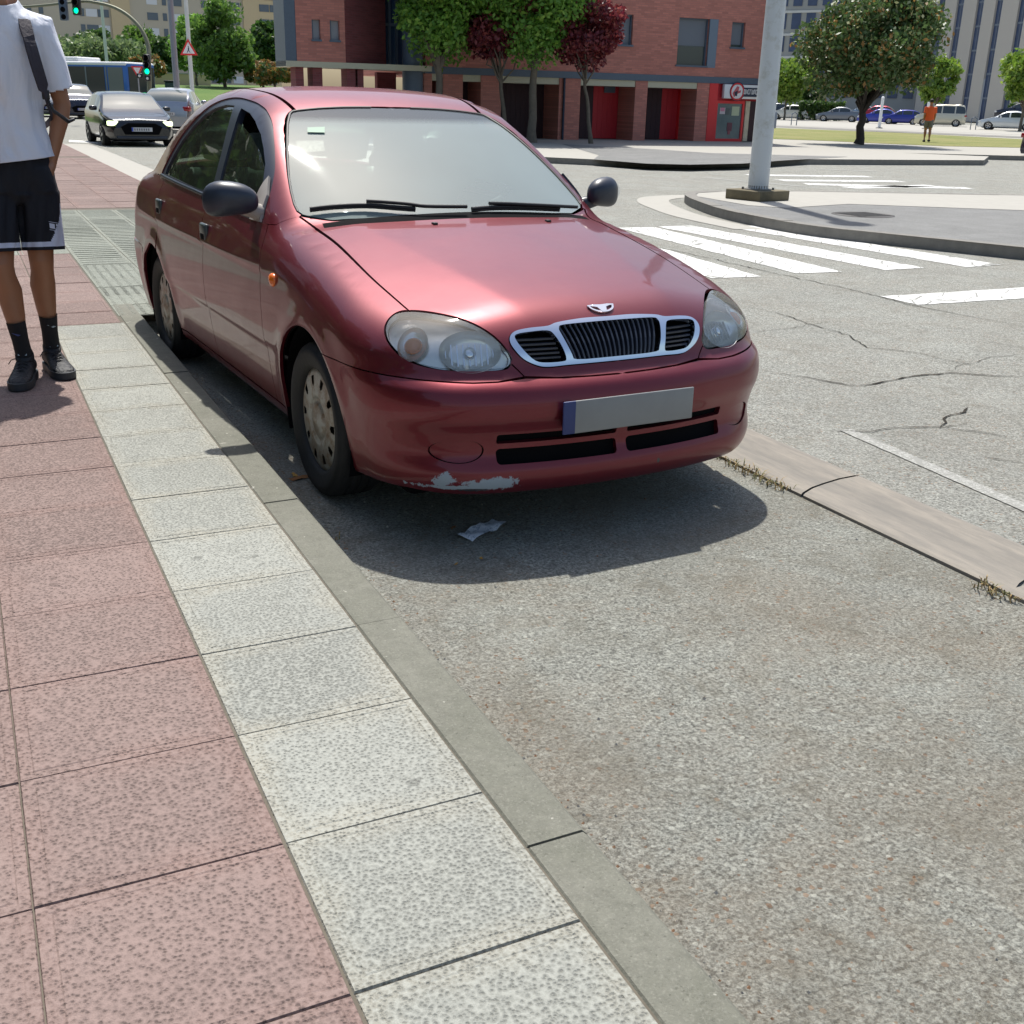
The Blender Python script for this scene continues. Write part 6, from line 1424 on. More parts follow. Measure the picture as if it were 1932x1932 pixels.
# ------------------------------------------------------------------ small things on the ground near the red car
def torn(pts, z, amp, seed, name, mat, label, cat, x0, y0, rz=0., group=None):
    g = random.Random(seed); bm = bmesh.new(); n = 9; L_ = pts; V = []
    for i in range(n+1):
        row = []
        for j in range(5):
            u_, v_ = i/n, j/4; row.append(bm.verts.new((L_[0]*(u_-.5)+g.uniform(-.002, .002), L_[1]*(v_-.5)*(1-.25*abs(u_-.4))+g.uniform(-.003, .003), z+amp*(abs(math.sin(u_*5+v_*2))+g.uniform(0, .5)))))
        V.append(row)
    for i in range(n):
        for j in range(4): bm.faces.new((V[i][j], V[i+1][j], V[i+1][j+1], V[i][j+1]))
    me = bpy.data.meshes.new(name); bm.to_mesh(me); bm.free(); me.materials.append(mat); me.polygons.foreach_set('use_smooth', [True]*len(me.polygons)); o = bpy.data.objects.new(name, me); COL.objects.link(o); o.location = (x0, y0, 0); o.rotation_euler = (0, 0, rz); return tag(o, label, cat, group)
def paperm():
    n = NT('grubby_paper'); m = n.ramp(n.noise(60, 5, .8, dist=.6), [(.52, (0, 0, 0)), (.60, (1, 1, 1))]); n.put(n.b.inputs['Base Color'], n.mix(m, (.86, .88, .92), (.35, .40, .48))); n.set(Roughness=.7); return n.m
q = gp(910, 1004); pa_, pb_ = gp(878, 1021), gp(943, 989); pl2 = math.hypot(pb_[0]-pa_[0], pb_[1]-pa_[1]); torn((pl2, .075), .004, .010, 3, 'paper_scrap', paperm(), 'crumpled grey white paper scrap lying in the shadow before the bumper', 'paper scrap', q[0], q[1], math.atan2(pb_[1]-pa_[1], pb_[0]-pa_[0]))
LM = [plain('brown_leaf', (.26, .11, .03), .7), plain('yellow_leaf', (.50, .27, .05), .7)]
for i, (px, py, m_, lb, s_) in enumerate([(568, 903, 0, 'long brown dry leaf lying by the front wheel next to the kerb', .10), (905-50, 1003-5, 0, 'small orange brown leaf bit left of the paper scrap', .03), (861, 1067, 1, 'small yellow leaf bit at the edge of the car shadow', .022), (908, 1056, 1, 'tiny yellow crumb of leaf below the paper scrap', .02), (555, 898, 1, 'pale curled leaf touching the kerb behind the front wheel', .05)]):
    q = gp(px, py); torn((s_, s_*.35), .003, .004, 20+i, 'dry_leaf', LM[m_], lb, 'leaf', q[0], q[1], R_(20*i+15))
WM = [plain('dry_weed', (.30, .21, .09), .8), plain('green_weed', (.15, .15, .055), .8)]
def weed(px, py, n, h, lb, seed):
    g = random.Random(seed); q = gp(px, py); mb = MB()
    for i in range(n):
        a = g.uniform(0, 6.28); l = h*g.uniform(.5, 1.); bx, by = g.uniform(-.03, .03), g.uniform(-.05, .05); mb.cur = g.randrange(2); tip = (bx+math.cos(a)*l*.7, by+math.sin(a)*l*.7, l*g.uniform(.3, .8)); mid_ = (bx+math.cos(a)*l*.3, by+math.sin(a)*l*.3, l*.5); wv = .0022
        px_, py_ = -math.sin(a)*wv, math.cos(a)*wv; mb.add([(bx-px_, by-py_, 0), (bx+px_, by+py_, 0), (mid_[0]+px_, mid_[1]+py_, mid_[2]), (mid_[0]-px_, mid_[1]-py_, mid_[2]), tip], [(0, 1, 2, 3), (3, 2, 4)])
    o = mb.build('weed', None, mats=WM, label=lb, cat='weed', group='weeds along the gutter edge'); o.location = (q[0], q[1], .002); return o
for i, (px, py, n, h, lb) in enumerate([(1362, 868, 16, .04, 'weed tuft nearest the bumper corner at the gutter edge'), (1390, 882, 22, .06, 'yellowish weed tuft second along the gutter edge from the bumper'), (1418, 896, 26, .07, 'taller weed tuft at the gutter edge midway to the broken joint'), (1440, 910, 22, .06, 'weed tuft at the gutter edge just before the broken joint'), (1468, 922, 24, .06, 'weed tuft touching the broken joint in the gutter'), (1868, 1116, 26, .06, 'green yellow weed tuft at the gutter edge near the right border of the photo'), (1892, 1130, 20, .05, 'last weed tuft at the gutter edge at the right border'), (625, 1012, 10, .03, 'tiny weed at the kerb foot in front of the wheel')]): weed(px, py, n, h, lb, i)
# loose grit swept to the kerb foot: nobody could count it
g = np.random.default_rng(5); n = 2600; gx_ = np.where(g.uniform(size=n) < .75, -.955+np.abs(g.normal(0, .05, n)), g.uniform(-.9, .85, n)); gy_ = g.uniform(-4.0, 3.2, n); V = []; Fc = []
for i in range(n):
    s_ = g.uniform(.0015, .0045)*(1.3 if g.uniform() < .1 else 1); a = g.uniform(0, 6.28); c_, d_ = math.cos(a)*s_, math.sin(a)*s_; x_, y_ = gx_[i], gy_[i]; b = len(V)
    V += [(x_+c_, y_+d_, .001), (x_-d_, y_+c_, .001), (x_-c_, y_-d_, .001), (x_+d_, y_-c_, .001), (x_+g.uniform(-.3, .3)*s_, y_, .001+s_*1.1)]; Fc += [(b, b+1, b+4), (b+1, b+2, b+4), (b+2, b+3, b+4), (b+3, b, b+4)]
o = mobj('grit', V, Fc, None, None, False, [plain('grit_pale', (.42, .38, .31), .8), plain('grit_brown', (.28, .16, .09), .8), plain('grit_grey', (.18, .18, .17), .8)], [int(k) for k in np.repeat(g.integers(0, 3, n), 4)]); tag(o, 'loose grit and small pebbles swept along the kerb foot', 'grit', kind='stuff')
# ------------------------------------------------------------------ people
def skinm(name, base):
    n = NT(name); n.put(n.b.inputs['Base Color'], n.mix(n.noise(9, 4, .6), tuple(x*.82 for x in base), tuple(x*1.12 for x in base))); n.set(Roughness=.5); n.b.inputs['Subsurface Weight'].default_value = .08; n.b.inputs['Subsurface Radius'].default_value = (.01, .004, .002)
    n.bump(n.noise(180, 3, .6), .12, .002); return n.m
def cloth(name, col, rough=.85, wr=9., amt=.5, sheen=.0):
    n = NT(name); n.set(Base_Color=tuple(col), Roughness=rough); m = n.n('Mapping'); n.put(m.inputs[0], n.co()); m.inputs['Scale'].default_value = (1., 1., .45); m.inputs['Rotation'].default_value = (.5, .3, 0)
    a = n.noise(wr, 3, .45, vec=m.outputs[0], dist=.8); n.bump(n.math('ADD', a, n.math('MULTIPLY', n.noise(400, 2, .5), .02)), amt, .05); return n.m
M['skin'] = skinm('tan_skin', (.36, .165, .085)); M['hair'] = plain('dark_hair', (.02, .014, .010), .6, bump=.6, bs=90)
M['tee'] = cloth('white_cotton', (.76, .78, .85), .85, 7., .9); M['shorts'] = cloth('black_polyester', (.006, .007, .012), .8, 7, .6); M['stripe'] = cloth('pale_stripe', (.58, .62, .74), .8, 7, .5)
M['sock'] = cloth('black_knit', (.012, .012, .014), .9, 30, .2); M['shoe'] = cloth('black_shoe', (.014, .016, .020), .6, 40, .3); M['sole'] = plain('dark_sole', (.035, .04, .045), .6); M['strap'] = cloth('dark_webbing', (.035, .03, .04), .8, 60, .2)
M['tabg'] = plain('pale_tab', (.42, .50, .52), .7)
def ring(mb, secs, n=28, caps=True):
    """stack of elliptic sections: (centre, rx, ry) in the plane turned to the path, optional superellipse"""
    v = []; fc = []; P = [Vector(s_[0]) for s_ in secs]
    for i, s_ in enumerate(secs):
        t = (P[min(i+1, len(P)-1)]-P[max(i-1, 0)]).normalized(); X = Vector((1, 0, 0)); X = (X-t*X.dot(t)).normalized(); Y = t.cross(X)
        if len(s_) > 3: X2 = X*math.cos(s_[3])+Y*math.sin(s_[3]); Y = t.cross(X2); X = X2
        for k in range(n): a = 2*math.pi*k/n; v.append(P[i]+X*math.cos(a)*s_[1]+Y*math.sin(a)*s_[2])
    for i in range(len(secs)-1):
        for k in range(n): fc.append((i*n+k, i*n+(k+1) % n, (i+1)*n+(k+1) % n, (i+1)*n+k))
    mb.add(v, fc, True)
    if caps: mb.add(v[:n], [tuple(range(n))[::-1]], True); mb.add(v[-n:], [tuple(range(n))], True)
def fuse(mb, name, mat, parent, voxel, smooth=2, cut=None):
    o = mb.build(name, mat); 
    wm = o.modifiers.new('w', 'WELD'); wm.merge_threshold = .0004
    m = o.modifiers.new('r', 'REMESH'); m.mode = 'VOXEL'; m.voxel_size = voxel; m.use_smooth_shade = True
    if smooth: s_ = o.modifiers.new('s', 'SMOOTH'); s_.iterations = smooth; s_.factor = .6
    dg = bpy.context.evaluated_depsgraph_get(); ev = o.evaluated_get(dg); me = bpy.data.meshes.new_from_object(ev); me.name = name; bpy.data.objects.remove(o)
    if not me.materials: me.materials.append(mat)
    me.polygons.foreach_set('use_smooth', [True]*len(me.polygons))
    if cut:
        bm = bmesh.new(); bm.from_mesh(me)
        for co_, no_ in cut: bmesh.ops.bisect_plane(bm, geom=bm.verts[:]+bm.edges[:]+bm.faces[:], plane_co=co_, plane_no=no_, clear_outer=True)
        bm.to_mesh(me); bm.free()
    n = bpy.data.objects.new(name, me); COL.objects.link(n); n.parent = parent; return n
def limb(mb, pts): ring(mb, [(p, r1, r2) for p, r1, r2 in pts], 24)
def person(root, J, skin, voxel=.007, face=True, hands=True):
    """J: joint positions in the root's frame. One continuous body."""
    mb = MB(); V3 = lambda k: Vector(J[k])
    pel, chest, neck, head = V3('pelvis'), V3('chest'), V3('neck'), V3('head')
    ring(mb, [(pel+Vector((0, 0, -.13)), .10, .085), (pel+Vector((0, 0, -.06)), .165, .112), (pel, .175, .118), (pel.lerp(chest, .35), .152, .105), (pel.lerp(chest, .7), .165, .112), (chest, .182, .120), (chest+Vector((0, 0, .10)), .185, .112), (chest+Vector((0, 0, .17)), .15, .09), (neck, .070, .066), (neck+Vector((0, -.01, .06)), .060, .062), (head+Vector((0, .02, -.06)), .055, .06)])
    # head with jaw, brow, nose, ears
    ring(mb, [(head+Vector((0, -.035, -.115)), .030, .028), (head+Vector((0, -.022, -.10)), .052, .060), (head+Vector((0, -.010, -.06)), .066, .082), (head+Vector((0, 0, -.01)), .074, .094), (head+Vector((0, .004, .045)), .077, .098), (head+Vector((0, .008, .085)), .066, .085), (head+Vector((0, .01, .112)), .036, .048)])
    ring(mb, [(head+Vector((0, -.088, .02)), .009, .010), (head+Vector((0, -.100, -.015)), .013, .014), (head+Vector((0, -.098, -.028)), .016, .012)], 12)
    for sx in (-1, 1): ring(mb, [(head+Vector((sx*.070, .012, -.03)), .008, .016), (head+Vector((sx*.080, .014, .0)), .009, .022), (head+Vector((sx*.078, .016, .028)), .007, .014)], 12)
    for sfx in ('L', 'R'):
        sh, el, wr, hp, kn, an, to = (V3(k+sfx) for k in ('sh', 'el', 'wr', 'hip', 'kn', 'an', 'toe'))
        d = (el-sh)
        limb(mb, [(chest.lerp(sh, .5)+Vector((0, 0, .06)), .058, .075), (sh, .058, .062), (sh.lerp(el, .35), .054, .056), (sh.lerp(el, .75), .045, .047), (el, .041, .042), (el.lerp(wr, .25), .045, .044), (el.lerp(wr, .6), .035, .036), (wr, .026, .023), (wr+(wr-el).normalized()*.03, .026, .019)])
        if hands:
            hd = (wr-el).normalized(); fw = V3('fwd'+sfx) if 'fwd'+sfx in J else Vector((0, -1, 0)); fw = (fw-hd*fw.dot(hd)).normalized(); pn = hd.cross(fw)
            pc = wr+hd*.055; ring(mb, [(wr+hd*.01, .024, .020), (wr+hd*.045, .022, .040), (wr+hd*.085, .019, .043), (wr+hd*.10, .014, .038)], 16)
            for k, (o_, l_) in enumerate(((.031, .070), (.010, .078), (-.011, .073), (-.031, .058))):
                b0 = wr+hd*.092+fw*o_; cu = pn*(.012 if sfx == 'R' else -.012); b1 = b0+hd*l_*.45+cu*.6; b2 = b1+hd*l_*.32+cu*1.3; b3 = b2+hd*l_*.2+cu*1.8
                mb.tube([tuple(b0-hd*.02), tuple(b0), tuple(b1), tuple(b2), tuple(b3)], [.0095, .0092, .0086, .0078, .0055], 10)
            t0 = wr+hd*.025+fw*.022; t1 = t0+hd*.035+fw*.022; t2 = t1+hd*.030+fw*.006; mb.tube([tuple(t0), tuple(t1), tuple(t2), tuple(t2+hd*.014)], [.013, .011, .0095, .006], 10)
        ft = (to-an); ft.z = 0; ft.normalize(); side = Vector((ft.y, -ft.x, 0))
        c1 = kn.lerp(an, .28)-ft*.022
        limb(mb, [(pel.lerp(hp, .7)+Vector((0, 0, .02)), .085, .095), (hp.lerp(kn, .12), .088, .098), (hp.lerp(kn, .4), .079, .086), (hp.lerp(kn, .8), .068, .070), (kn+ft*.006, .060, .064), (kn.lerp(an, .12), .056, .060), (c1, .063, .067), (kn.lerp(an, .55)-ft*.012, .050, .054), (kn.lerp(an, .82), .033, .036), (an, .036, .042), (an-Vector((0, 0, .05)), .036, .05)])
        ring(mb, [(an-ft*.045-Vector((0, 0, .055)), .030, .030), (an+ft*.02-Vector((0, 0, .045)), .036, .040), (an+ft*.08-Vector((0, 0, .075)), .036, .020), (an+ft*.15-Vector((0, 0, .082)), .032, .012)], 16)
    body = fuse(mb, 'body', skin, root, voxel, 3)
    if face:
        for sx in (-1, 1):
            m2 = MB(); c_ = head+Vector((sx*.031, -.083, .018)); m2.lathe([(.0, -.013), (.009, -.009), (.013, 0), (.009, .009), (0, .013)], 14, Matrix.Translation(c_)); m2.build('eye', plain('eye_white', (.7, .7, .68), .2), root)
            m2 = MB(); m2.lathe([(.006, 0), (0, .001)], 10, Matrix.Translation(c_+Vector((0, -.0130, 0))) @ Matrix.Rotation(R_(90), 4, 'X')); m2.build('iris', M['hair'], root)
            m2 = MB(); m2.tube([tuple(head+Vector((sx*.014, -.095, .040))), tuple(head+Vector((sx*.032, -.091, .046))), tuple(head+Vector((sx*.050, -.078, .040)))], .004, 6); m2.build('eyebrow', M['hair'], root)
        m2 = MB(); m2.tube([tuple(head+Vector((-.024, -.080, -.058))), tuple(head+Vector((0, -.092, -.056))), tuple(head+Vector((.024, -.080, -.058)))], [.003, .006, .003], 8); m2.build('mouth', plain('lips', (.32, .11, .09), .45), root)
    m2 = MB(); ring(m2, [(head+Vector((0, .035, -.03)), .076, .075), (head+Vector((0, .028, .03)), .084, .088), (head+Vector((0, .014, .075)), .080, .094), (head+Vector((0, .012, .108)), .058, .070), (head+Vector((0, .012, .125)), .022, .030)])
    fuse(m2, 'hair', M['hair'], root, voxel*1.2, 1)
    return body
def Lz(x, y, z): return (x, y, z)
cxp, cyp = -1.638, 1.80
mn = empty('person', (cxp, cyp, .12), 0, 'person walking in white t-shirt, black shorts and black trainers, hand in pocket', 'person'); mn.scale = (.90, .95, 1.)
J = dict(pelvis=(0, 0, 1.01), chest=(-.005, .0, 1.36), neck=(0, .01, 1.60), head=(0, -.01, 1.79),
  shL=(.200, .01, 1.53), elL=(.262, .015, 1.225), wrL=(.180, -.026, .985), fwdL=(-.4, -1, 0),
  shR=(-.205, .01, 1.525), elR=(-.265, .05, 1.22), wrR=(-.27, -.05, .975), fwdR=(.2, -1, 0),
  hipL=(.092, 0, .96), knL=(.070, -.050, .545), anL=(.075, .035, .120), toeL=(.125, -.20, .02),
  hipR=(-.092, 0, .96), knR=(-.122, -.135, .535), anR=(-.070, -.130, .110), toeR=(-.130, -.35, .02))
person(mn, J, M['skin'])
JV = {k: Vector(v) for k, v in J.items()}
# t-shirt: trunk and sleeves fused, hem, cuffs and neck cut clean
mb = MB(); ring(mb, [((0, .0, .94), .206, .150), ((0, 0, .99), .204, .149), ((-.004, 0, 1.05), .190, .140), ((-.008, .0, 1.12), .178, .132), ((-.006, 0, 1.24), .181, .130), ((-.005, 0, 1.36), .194, .138), ((-.004, 0, 1.46), .203, .136), ((-.002, .005, 1.54), .200, .125), ((0, .008, 1.600), .145, .106), ((0, .008, 1.68), .088, .086)], 40)
for s_ in ('L', 'R'):
    sh, el = JV['sh'+s_], JV['el'+s_]; ring(mb, [(JV['chest'].lerp(sh, .5)+Vector((0, 0, .09)), .085, .10), (sh+Vector((0, 0, .0)), .078, .088), (sh.lerp(el, .4), .074, .084), (sh.lerp(el, .78), .074, .084), (sh.lerp(el, .95), .075, .085)], 28)
dL, dR = (JV['elL']-JV['shL']).normalized(), (JV['elR']-JV['shR']).normalized()
def shirt():
    o = mb.build('tmp', M['tee']); m = o.modifiers.new('r', 'REMESH'); m.mode = 'VOXEL'; m.voxel_size = .008; s_ = o.modifiers.new('s', 'SMOOTH'); s_.iterations = 4; s_.factor = .6
    me = bpy.data.meshes.new_from_object(o.evaluated_get(bpy.context.evaluated_depsgraph_get())); bpy.data.objects.remove(o); bm = bmesh.new(); bm.from_mesh(me)
    for v in bm.verts:      # soft hanging folds
        z = v.co.z; a = math.atan2(v.co.y, v.co.x); k = .5+.5*math.sin(8*(z-.8)); n_ = Vector((v.co.x, v.co.y*1.5, 0)); n_ = n_.normalized() if n_.length > 1e-4 else Vector((0, -1, 0))
        w_ = .0042*math.sin(11*a+9*z+1.3*math.sin(7*z))*(1.25-min(1, (z-.85)/.7))+.0035*math.sin(34*(z+.35*v.co.x)+3*a)*(1 if z < 1.25 else .35)
        v.co += n_*w_
    bmesh.ops.bisect_plane(bm, geom=bm.verts[:]+bm.edges[:]+bm.faces[:], plane_co=(0, 0, .985), plane_no=(.10, 0, -1), clear_outer=True)
    bmesh.ops.bisect_plane(bm, geom=bm.verts[:]+bm.edges[:]+bm.faces[:], plane_co=(0, 0, 1.65), plane_no=(0, -.35, 1), clear_outer=True)
    for sfx, d in (('L', dL), ('R', dR)):
        c_ = JV['sh'+sfx].lerp(JV['el'+sfx], .80); kill = [f_ for f_ in bm.faces if (f_.calc_center_median()-c_).dot(d) > 0 and abs(f_.calc_center_median().x) > .19 and f_.calc_center_median().z > 1.1]; bmesh.ops.delete(bm, geom=kill, context='FACES')
    bm.to_mesh(me); bm.free(); me.polygons.foreach_set('use_smooth', [True]*len(me.polygons)); me.materials.clear(); me.materials.append(M['tee'])
    o = bpy.data.objects.new('t_shirt', me); COL.objects.link(o); o.parent = mn; so = o.modifiers.new('t', 'SOLIDIFY'); so.thickness = .004; so.offset = 0
shirt()
# shorts
def leg_of(s_, z): hp, kn = JV['hip'+s_], JV['kn'+s_]; t = (hp.z-z)/(hp.z-kn.z); return hp.lerp(kn, t)
mb = MB(); ring(mb, [((0, 0, 1.06), .168, .116), ((0, 0, 1.0), .180, .124), ((0, 0, .92), .190, .132), ((0, 0, .84), .184, .130), ((0, 0, .80), .13, .10)], 36)
for s_, sx in (('L', 1), ('R', -1)):
    ring(mb, [(Vector((sx*.085, 0, .93)), .098, .120)]+[(leg_of(s_, z)+Vector((sx*.012, 0, 0)), rr, rr*1.06) for z, rr in ((.84, .104), (.76, .102), (.68, .100), (.60, .100), (.56, .101))], 30)
o = fuse(mb, 'shorts', M['shorts'], mn, .008, 4)
bm = bmesh.new(); bm.from_mesh(o.data)
for v in bm.verts:
    z = v.co.z; c_ = leg_of('L' if v.co.x > 0 else 'R', z) if z < .85 else Vector((0, 0, z)); n_ = Vector((v.co.x-c_.x, v.co.y-c_.y, 0)); a = math.atan2(n_.y, n_.x); n_ = n_.normalized() if n_.length > 1e-4 else n_; v.co += n_*(.006*math.sin(5*a+6*z)+.004*math.sin(9*a-14*z))*(1.1-.8*max(0, z-.7))
bmesh.ops.bisect_plane(bm, geom=bm.verts[:]+bm.edges[:]+bm.faces[:], plane_co=(0, 0, 1.05), plane_no=(0, 0, 1), clear_outer=True)
for lo_, hi_, tagm in ((None, .600, 0),): bmesh.ops.bisect_plane(bm, geom=bm.verts[:]+bm.edges[:]+bm.faces[:], plane_co=(0, 0, .585), plane_no=(0, -.10, -1), clear_outer=True)
for z_ in (.600, .622): bmesh.ops.bisect_plane(bm, geom=bm.verts[:]+bm.edges[:]+bm.faces[:], plane_co=(0, 0, z_), plane_no=(0, -.10, -1))
for f_ in bm.faces:
    c_ = f_.calc_center_median(); zz = c_.z+.10*c_.y; f_.material_index = 1 if .600 < zz < .622 else 0
    s_ = 'L' if c_.x > 0 else 'R'; lc_ = leg_of(s_, c_.z) if c_.z < .9 else Vector((0, 0, 0)); a = math.degrees(math.atan2(c_.y-lc_.y, abs(c_.x-lc_.x)*(1 if (c_.x-lc_.x)*(1 if s_ == 'L' else -1) > 0 else -1)))
    wd = 5+250*max(0, .80-c_.z)
    if c_.z < .84 and abs(a+16) < wd and .600 < zz: f_.material_index = 1
bm.to_mesh(o.data); bm.free(); o.data.materials.append(M['stripe']); sd = o.modifiers.new('t', 'SOLIDIFY'); sd.thickness = .004; sd.offset = 0
# printed label on the shorts
lab = MB(); c_ = leg_of('L', .70)+Vector((.012, 0, 0)); 
def onleg(u_, z): a = R_(-66+u_); return (c_.x+.112*math.cos(a), c_.y+.118*math.sin(a), z)
def lq(u0, u1, z0, z1): 
    k = 4; v = [onleg(u0+(u1-u0)*i/k, z0-.0004*(u0+(u1-u0)*i/k)) for i in range(k+1)]+[onleg(u0+(u1-u0)*i/k, z1-.0004*(u0+(u1-u0)*i/k)) for i in range(k+1)]; lab.add(v, [(i, i+1, k+2+i, k+1+i) for i in range(k)])
lq(-6, 8, .694, .716); lq(12, 32, .708, .717); lq(12, 30, .700, .704); lq(16, 28, .693, .696); lq(-7, 31, .7215, .7235); lq(-7, 31, .686, .688); lab.build('printed_label', M['stripe'], mn)
# socks and trainers
for s_ in ('L', 'R'):
    kn, an, to = JV['kn'+s_], JV['an'+s_], JV['toe'+s_]; ft = (to-an); ft.z = 0; ft.normalize(); mb = MB(); top = kn.lerp(an, .62 if s_ == 'L' else .60)
    ring(mb, [(top, .0465, .0515), (top.lerp(an, .12), .0455, .050), (top.lerp(an, .5), .0405, .045), (an, .042, .048), (an+ft*.01-Vector((0, 0, .045)), .044, .052)], 24, False)
    so_ = mb.build('sock', M['sock'], mn)
    mb = MB(); sd_ = Vector((ft.y, -ft.x, 0)); c_ = top.lerp(an, .30)+ft*.0475; mb.add([c_-sd_*.022-Vector((0, 0, .004)), c_-sd_*.006-Vector((0, 0, .010)), c_+sd_*.024+Vector((0, 0, .006)), c_-sd_*.008-Vector((0, 0, .001))], [(0, 1, 2, 3)]); mb.build('sock_mark', M['tabg'] if s_ == 'L' else plain('blue_mark', (.05, .07, .20), .7), so_)
    base = Vector((an.x, an.y, 0)); sd2 = -sd_
    mb = MB(); prof = [(-.085, .030, .050, .085), (-.07, .040, .055, .10), (-.02, .044, .058, .118), (.03, .046, .056, .112), (.07, .050, .048, .088), (.12, .055, .040, .066), (.17, .054, .034, .056), (.205, .044, .028, .046), (.225, .022, .02, .034)]
    v = []; n = 26
    for (s0, w_, zc_, zt_) in prof:
        for k in range(n):
            a = 2*math.pi*k/n; xx = math.copysign(abs(math.cos(a))**.8, math.cos(a))*w_; zz = .028+(zt_-.028)*(.5+.5*math.sin(a)); v.append(base+ft*s0+sd2*xx+Vector((0, 0, zz)))
    fc = [(i*n+k, i*n+(k+1) % n, (i+1)*n+(k+1) % n, (i+1)*n+k) for i in range(len(prof)-1) for k in range(n)]; mb.add(v, fc+[tuple(range(n))[::-1], tuple(range((len(prof)-1)*n, len(prof)*n))], True)
    sh_ = mb.build('trainer', M['shoe'], mn)
    sp_ = [(-.095, 0), (-.085, .036), (-.03, .046), (.03, .047), (.08, .056), (.14, .062), (.19, .056), (.225, .036), (.24, 0), (.225, -.036), (.19, -.056), (.14, -.062), (.08, -.056), (.03, -.047), (-.03, -.046), (-.085, -.036)]
    sp_ = crv(np.array(sp_), 3, True); pts = [tuple((base+ft*a+sd2*b)[:2]) for a, b in sp_]; mb = MB(); mb.prism(orient(pts), .004, .036); mb.build('sole', M['sole'], sh_)
    mb = MB(); 
    for k in range(4): p = base+ft*(.045+.022*k); h = .112-.013*k; mb.tube([tuple(p-sd2*.026+Vector((0, 0, h-.010))), tuple(p+Vector((0, 0, h+.003))), tuple(p+sd2*.026+Vector((0, 0, h-.010)))], .0035, 6)
    p = base+ft*.035; mb.tube([tuple(p-sd2*.02+Vector((0, 0, .115))), tuple(p-sd2*.06+Vector((0, 0, .105))), tuple(p-sd2*.075+Vector((0, 0, .085)))], .0025, 5); mb.build('laces', M['shoe'], sh_)
    mb = MB(); p = base+ft*.046+Vector((0, 0, .128)); mb.add([p-sd2*.022, p+sd2*.022, p+sd2*.022+Vector((0, 0, .018))-ft*.012, p-sd2*.022+Vector((0, 0, .018))-ft*.012], [(0, 1, 2, 3)]); mb.build('tongue_tab', M['tabg'], sh_)
    mb = MB(); ring(mb, [(base+ft*.0+Vector((0, 0, .10)), .046, .056), (base+ft*.0+Vector((0, 0, .125)), .046, .055), (base+ft*.005+Vector((0, 0, .132)), .042, .05)], 20, False); mb.build('collar', M['shoe'], sh_)
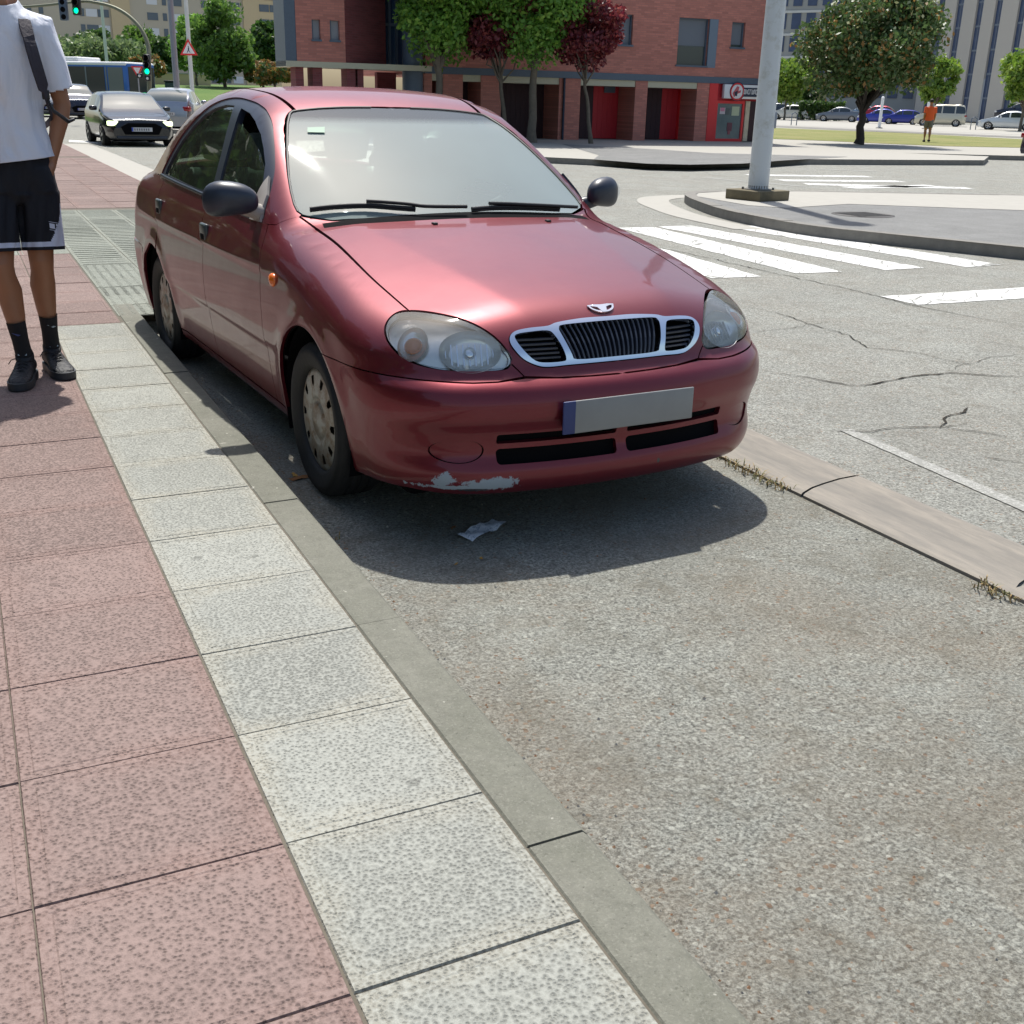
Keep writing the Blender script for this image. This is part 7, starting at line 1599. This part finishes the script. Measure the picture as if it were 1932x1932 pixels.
# backpack
bp_ = empty('backpack', (cxp, cyp, .12), 0, 'dark backpack on the back of the walking person, strap over the shoulder', 'backpack'); bp_.scale = (.90, .95, 1.)
mb = MB(); mb.bbox(-.15, .15, .15, .30, 1.08, 1.54, .06); mb.bbox(-.12, .12, .28, .34, 1.10, 1.34, .03); mb.build('bag', M['strap'], bp_)
for sx in (-1, 1):
    cl = crv(np.array([(sx*.10, .16, 1.50), (sx*.112, .10, 1.575), (sx*.118, .02, 1.602), (sx*.123, -.07, 1.565), (sx*.130, -.135, 1.49), (sx*.145, -.155, 1.40), (sx*.165, -.140, 1.31), (sx*.188, -.09, 1.22), (sx*.196, .0, 1.16), (sx*.16, .14, 1.12)]), 6)
    v = []; fc = []
    for i, p in enumerate(cl):
        w_ = .030 if i < 38 else .012; t = Vector(cl[min(i+1, len(cl)-1)])-Vector(cl[max(i-1, 0)]); out = Vector((p[0]*.6, p[1]+.001, .25*(p[2] > 1.5))).normalized(); s2 = t.cross(out).normalized()
        for a, b in ((-1, 0), (-1, 1), (1, 1), (1, 0)): v.append(Vector(p)+s2*a*w_+out*(b*.010-.001))
    for i in range(len(cl)-1):
        for k in range(4): fc.append((4*i+k, 4*i+(k+1) % 4, 4*i+4+(k+1) % 4, 4*i+4+k))
    mb = MB(); mb.add(v, fc); mb.build('strap', M['strap'], bp_)
    mb = MB(); mb.bbox(sx*.180-.018, sx*.180+.018, -.125, -.105, 1.245, 1.285, .005); mb.tube([(sx*.185, -.11, 1.25), (sx*.205, -.135, 1.20), (sx*.27, -.125, 1.155), (sx*.30, -.10, 1.165)], [.008, .008, .010, .007], 6); mb.build('buckle_and_loose_end', M['blk'], bp_)
# people by the far parked cars
def far_person(px, dist, shirt_c, short_c, lb, seed, face_away=False):
    q = dp(px, 235, dist); rt = empty('person', (q[0], q[1], .15), R_(seed*70), lb, 'person'); g = random.Random(seed)
    Jf = dict(pelvis=(0, 0, .93), chest=(0, 0, 1.26), neck=(0, .01, 1.47), head=(0, -.01, 1.63), shL=(.18, 0, 1.40), elL=(.22, .05, 1.12), wrL=(.22, -.08, .90), shR=(-.18, 0, 1.40), elR=(-.22, -.04, 1.12), wrR=(-.22, -.16, .92),
      hipL=(.085, 0, .88), knL=(.09, -.10, .50), anL=(.09, -.02, .10), toeL=(.10, -.2, .02), hipR=(-.085, 0, .88), knR=(-.09, .05, .49), anR=(-.09, .16, .12), toeR=(-.1, -.02, .02))
    person(rt, Jf, M['skin'], .016, False, True)
    mb = MB(); ring(mb, [((0, 0, .85), .185, .13), ((0, 0, 1.05), .175, .125), ((0, 0, 1.25), .20, .135), ((0, 0, 1.38), .19, .115), ((0, 0, 1.46), .08, .08)])
    for s_ in ('L', 'R'): a, b = Vector(Jf['sh'+s_]), Vector(Jf['el'+s_]); ring(mb, [(a+Vector((0, 0, .02)), .075, .08), (a.lerp(b, .8), .065, .07)])
    fuse(mb, 't_shirt', plain('far_shirt', shirt_c, .8), rt, .016, 1)
    mb = MB(); ring(mb, [((0, 0, .96), .18, .125), ((0, 0, .80), .185, .13)])
    for s_ in ('L', 'R'): a, b = Vector(Jf['hip'+s_]), Vector(Jf['kn'+s_]); ring(mb, [(a, .10, .11), (a.lerp(b, .75), .09, .10)])
    fuse(mb, 'shorts', plain('far_shorts', short_c, .8), rt, .016, 1)
    for s_ in ('L', 'R'): an = Vector(Jf['an'+s_]); mb = MB(); mb.bbox(an.x-.05, an.x+.05, an.y-.20, an.y+.08, an.z-.10, an.z-.02, .02); mb.build('shoe', M['shoe'], rt)
far_person(1752, 47.5, (.80, .12, .03), (.16, .15, .14), 'small distant person in orange red top and grey shorts before the beige van', 2)
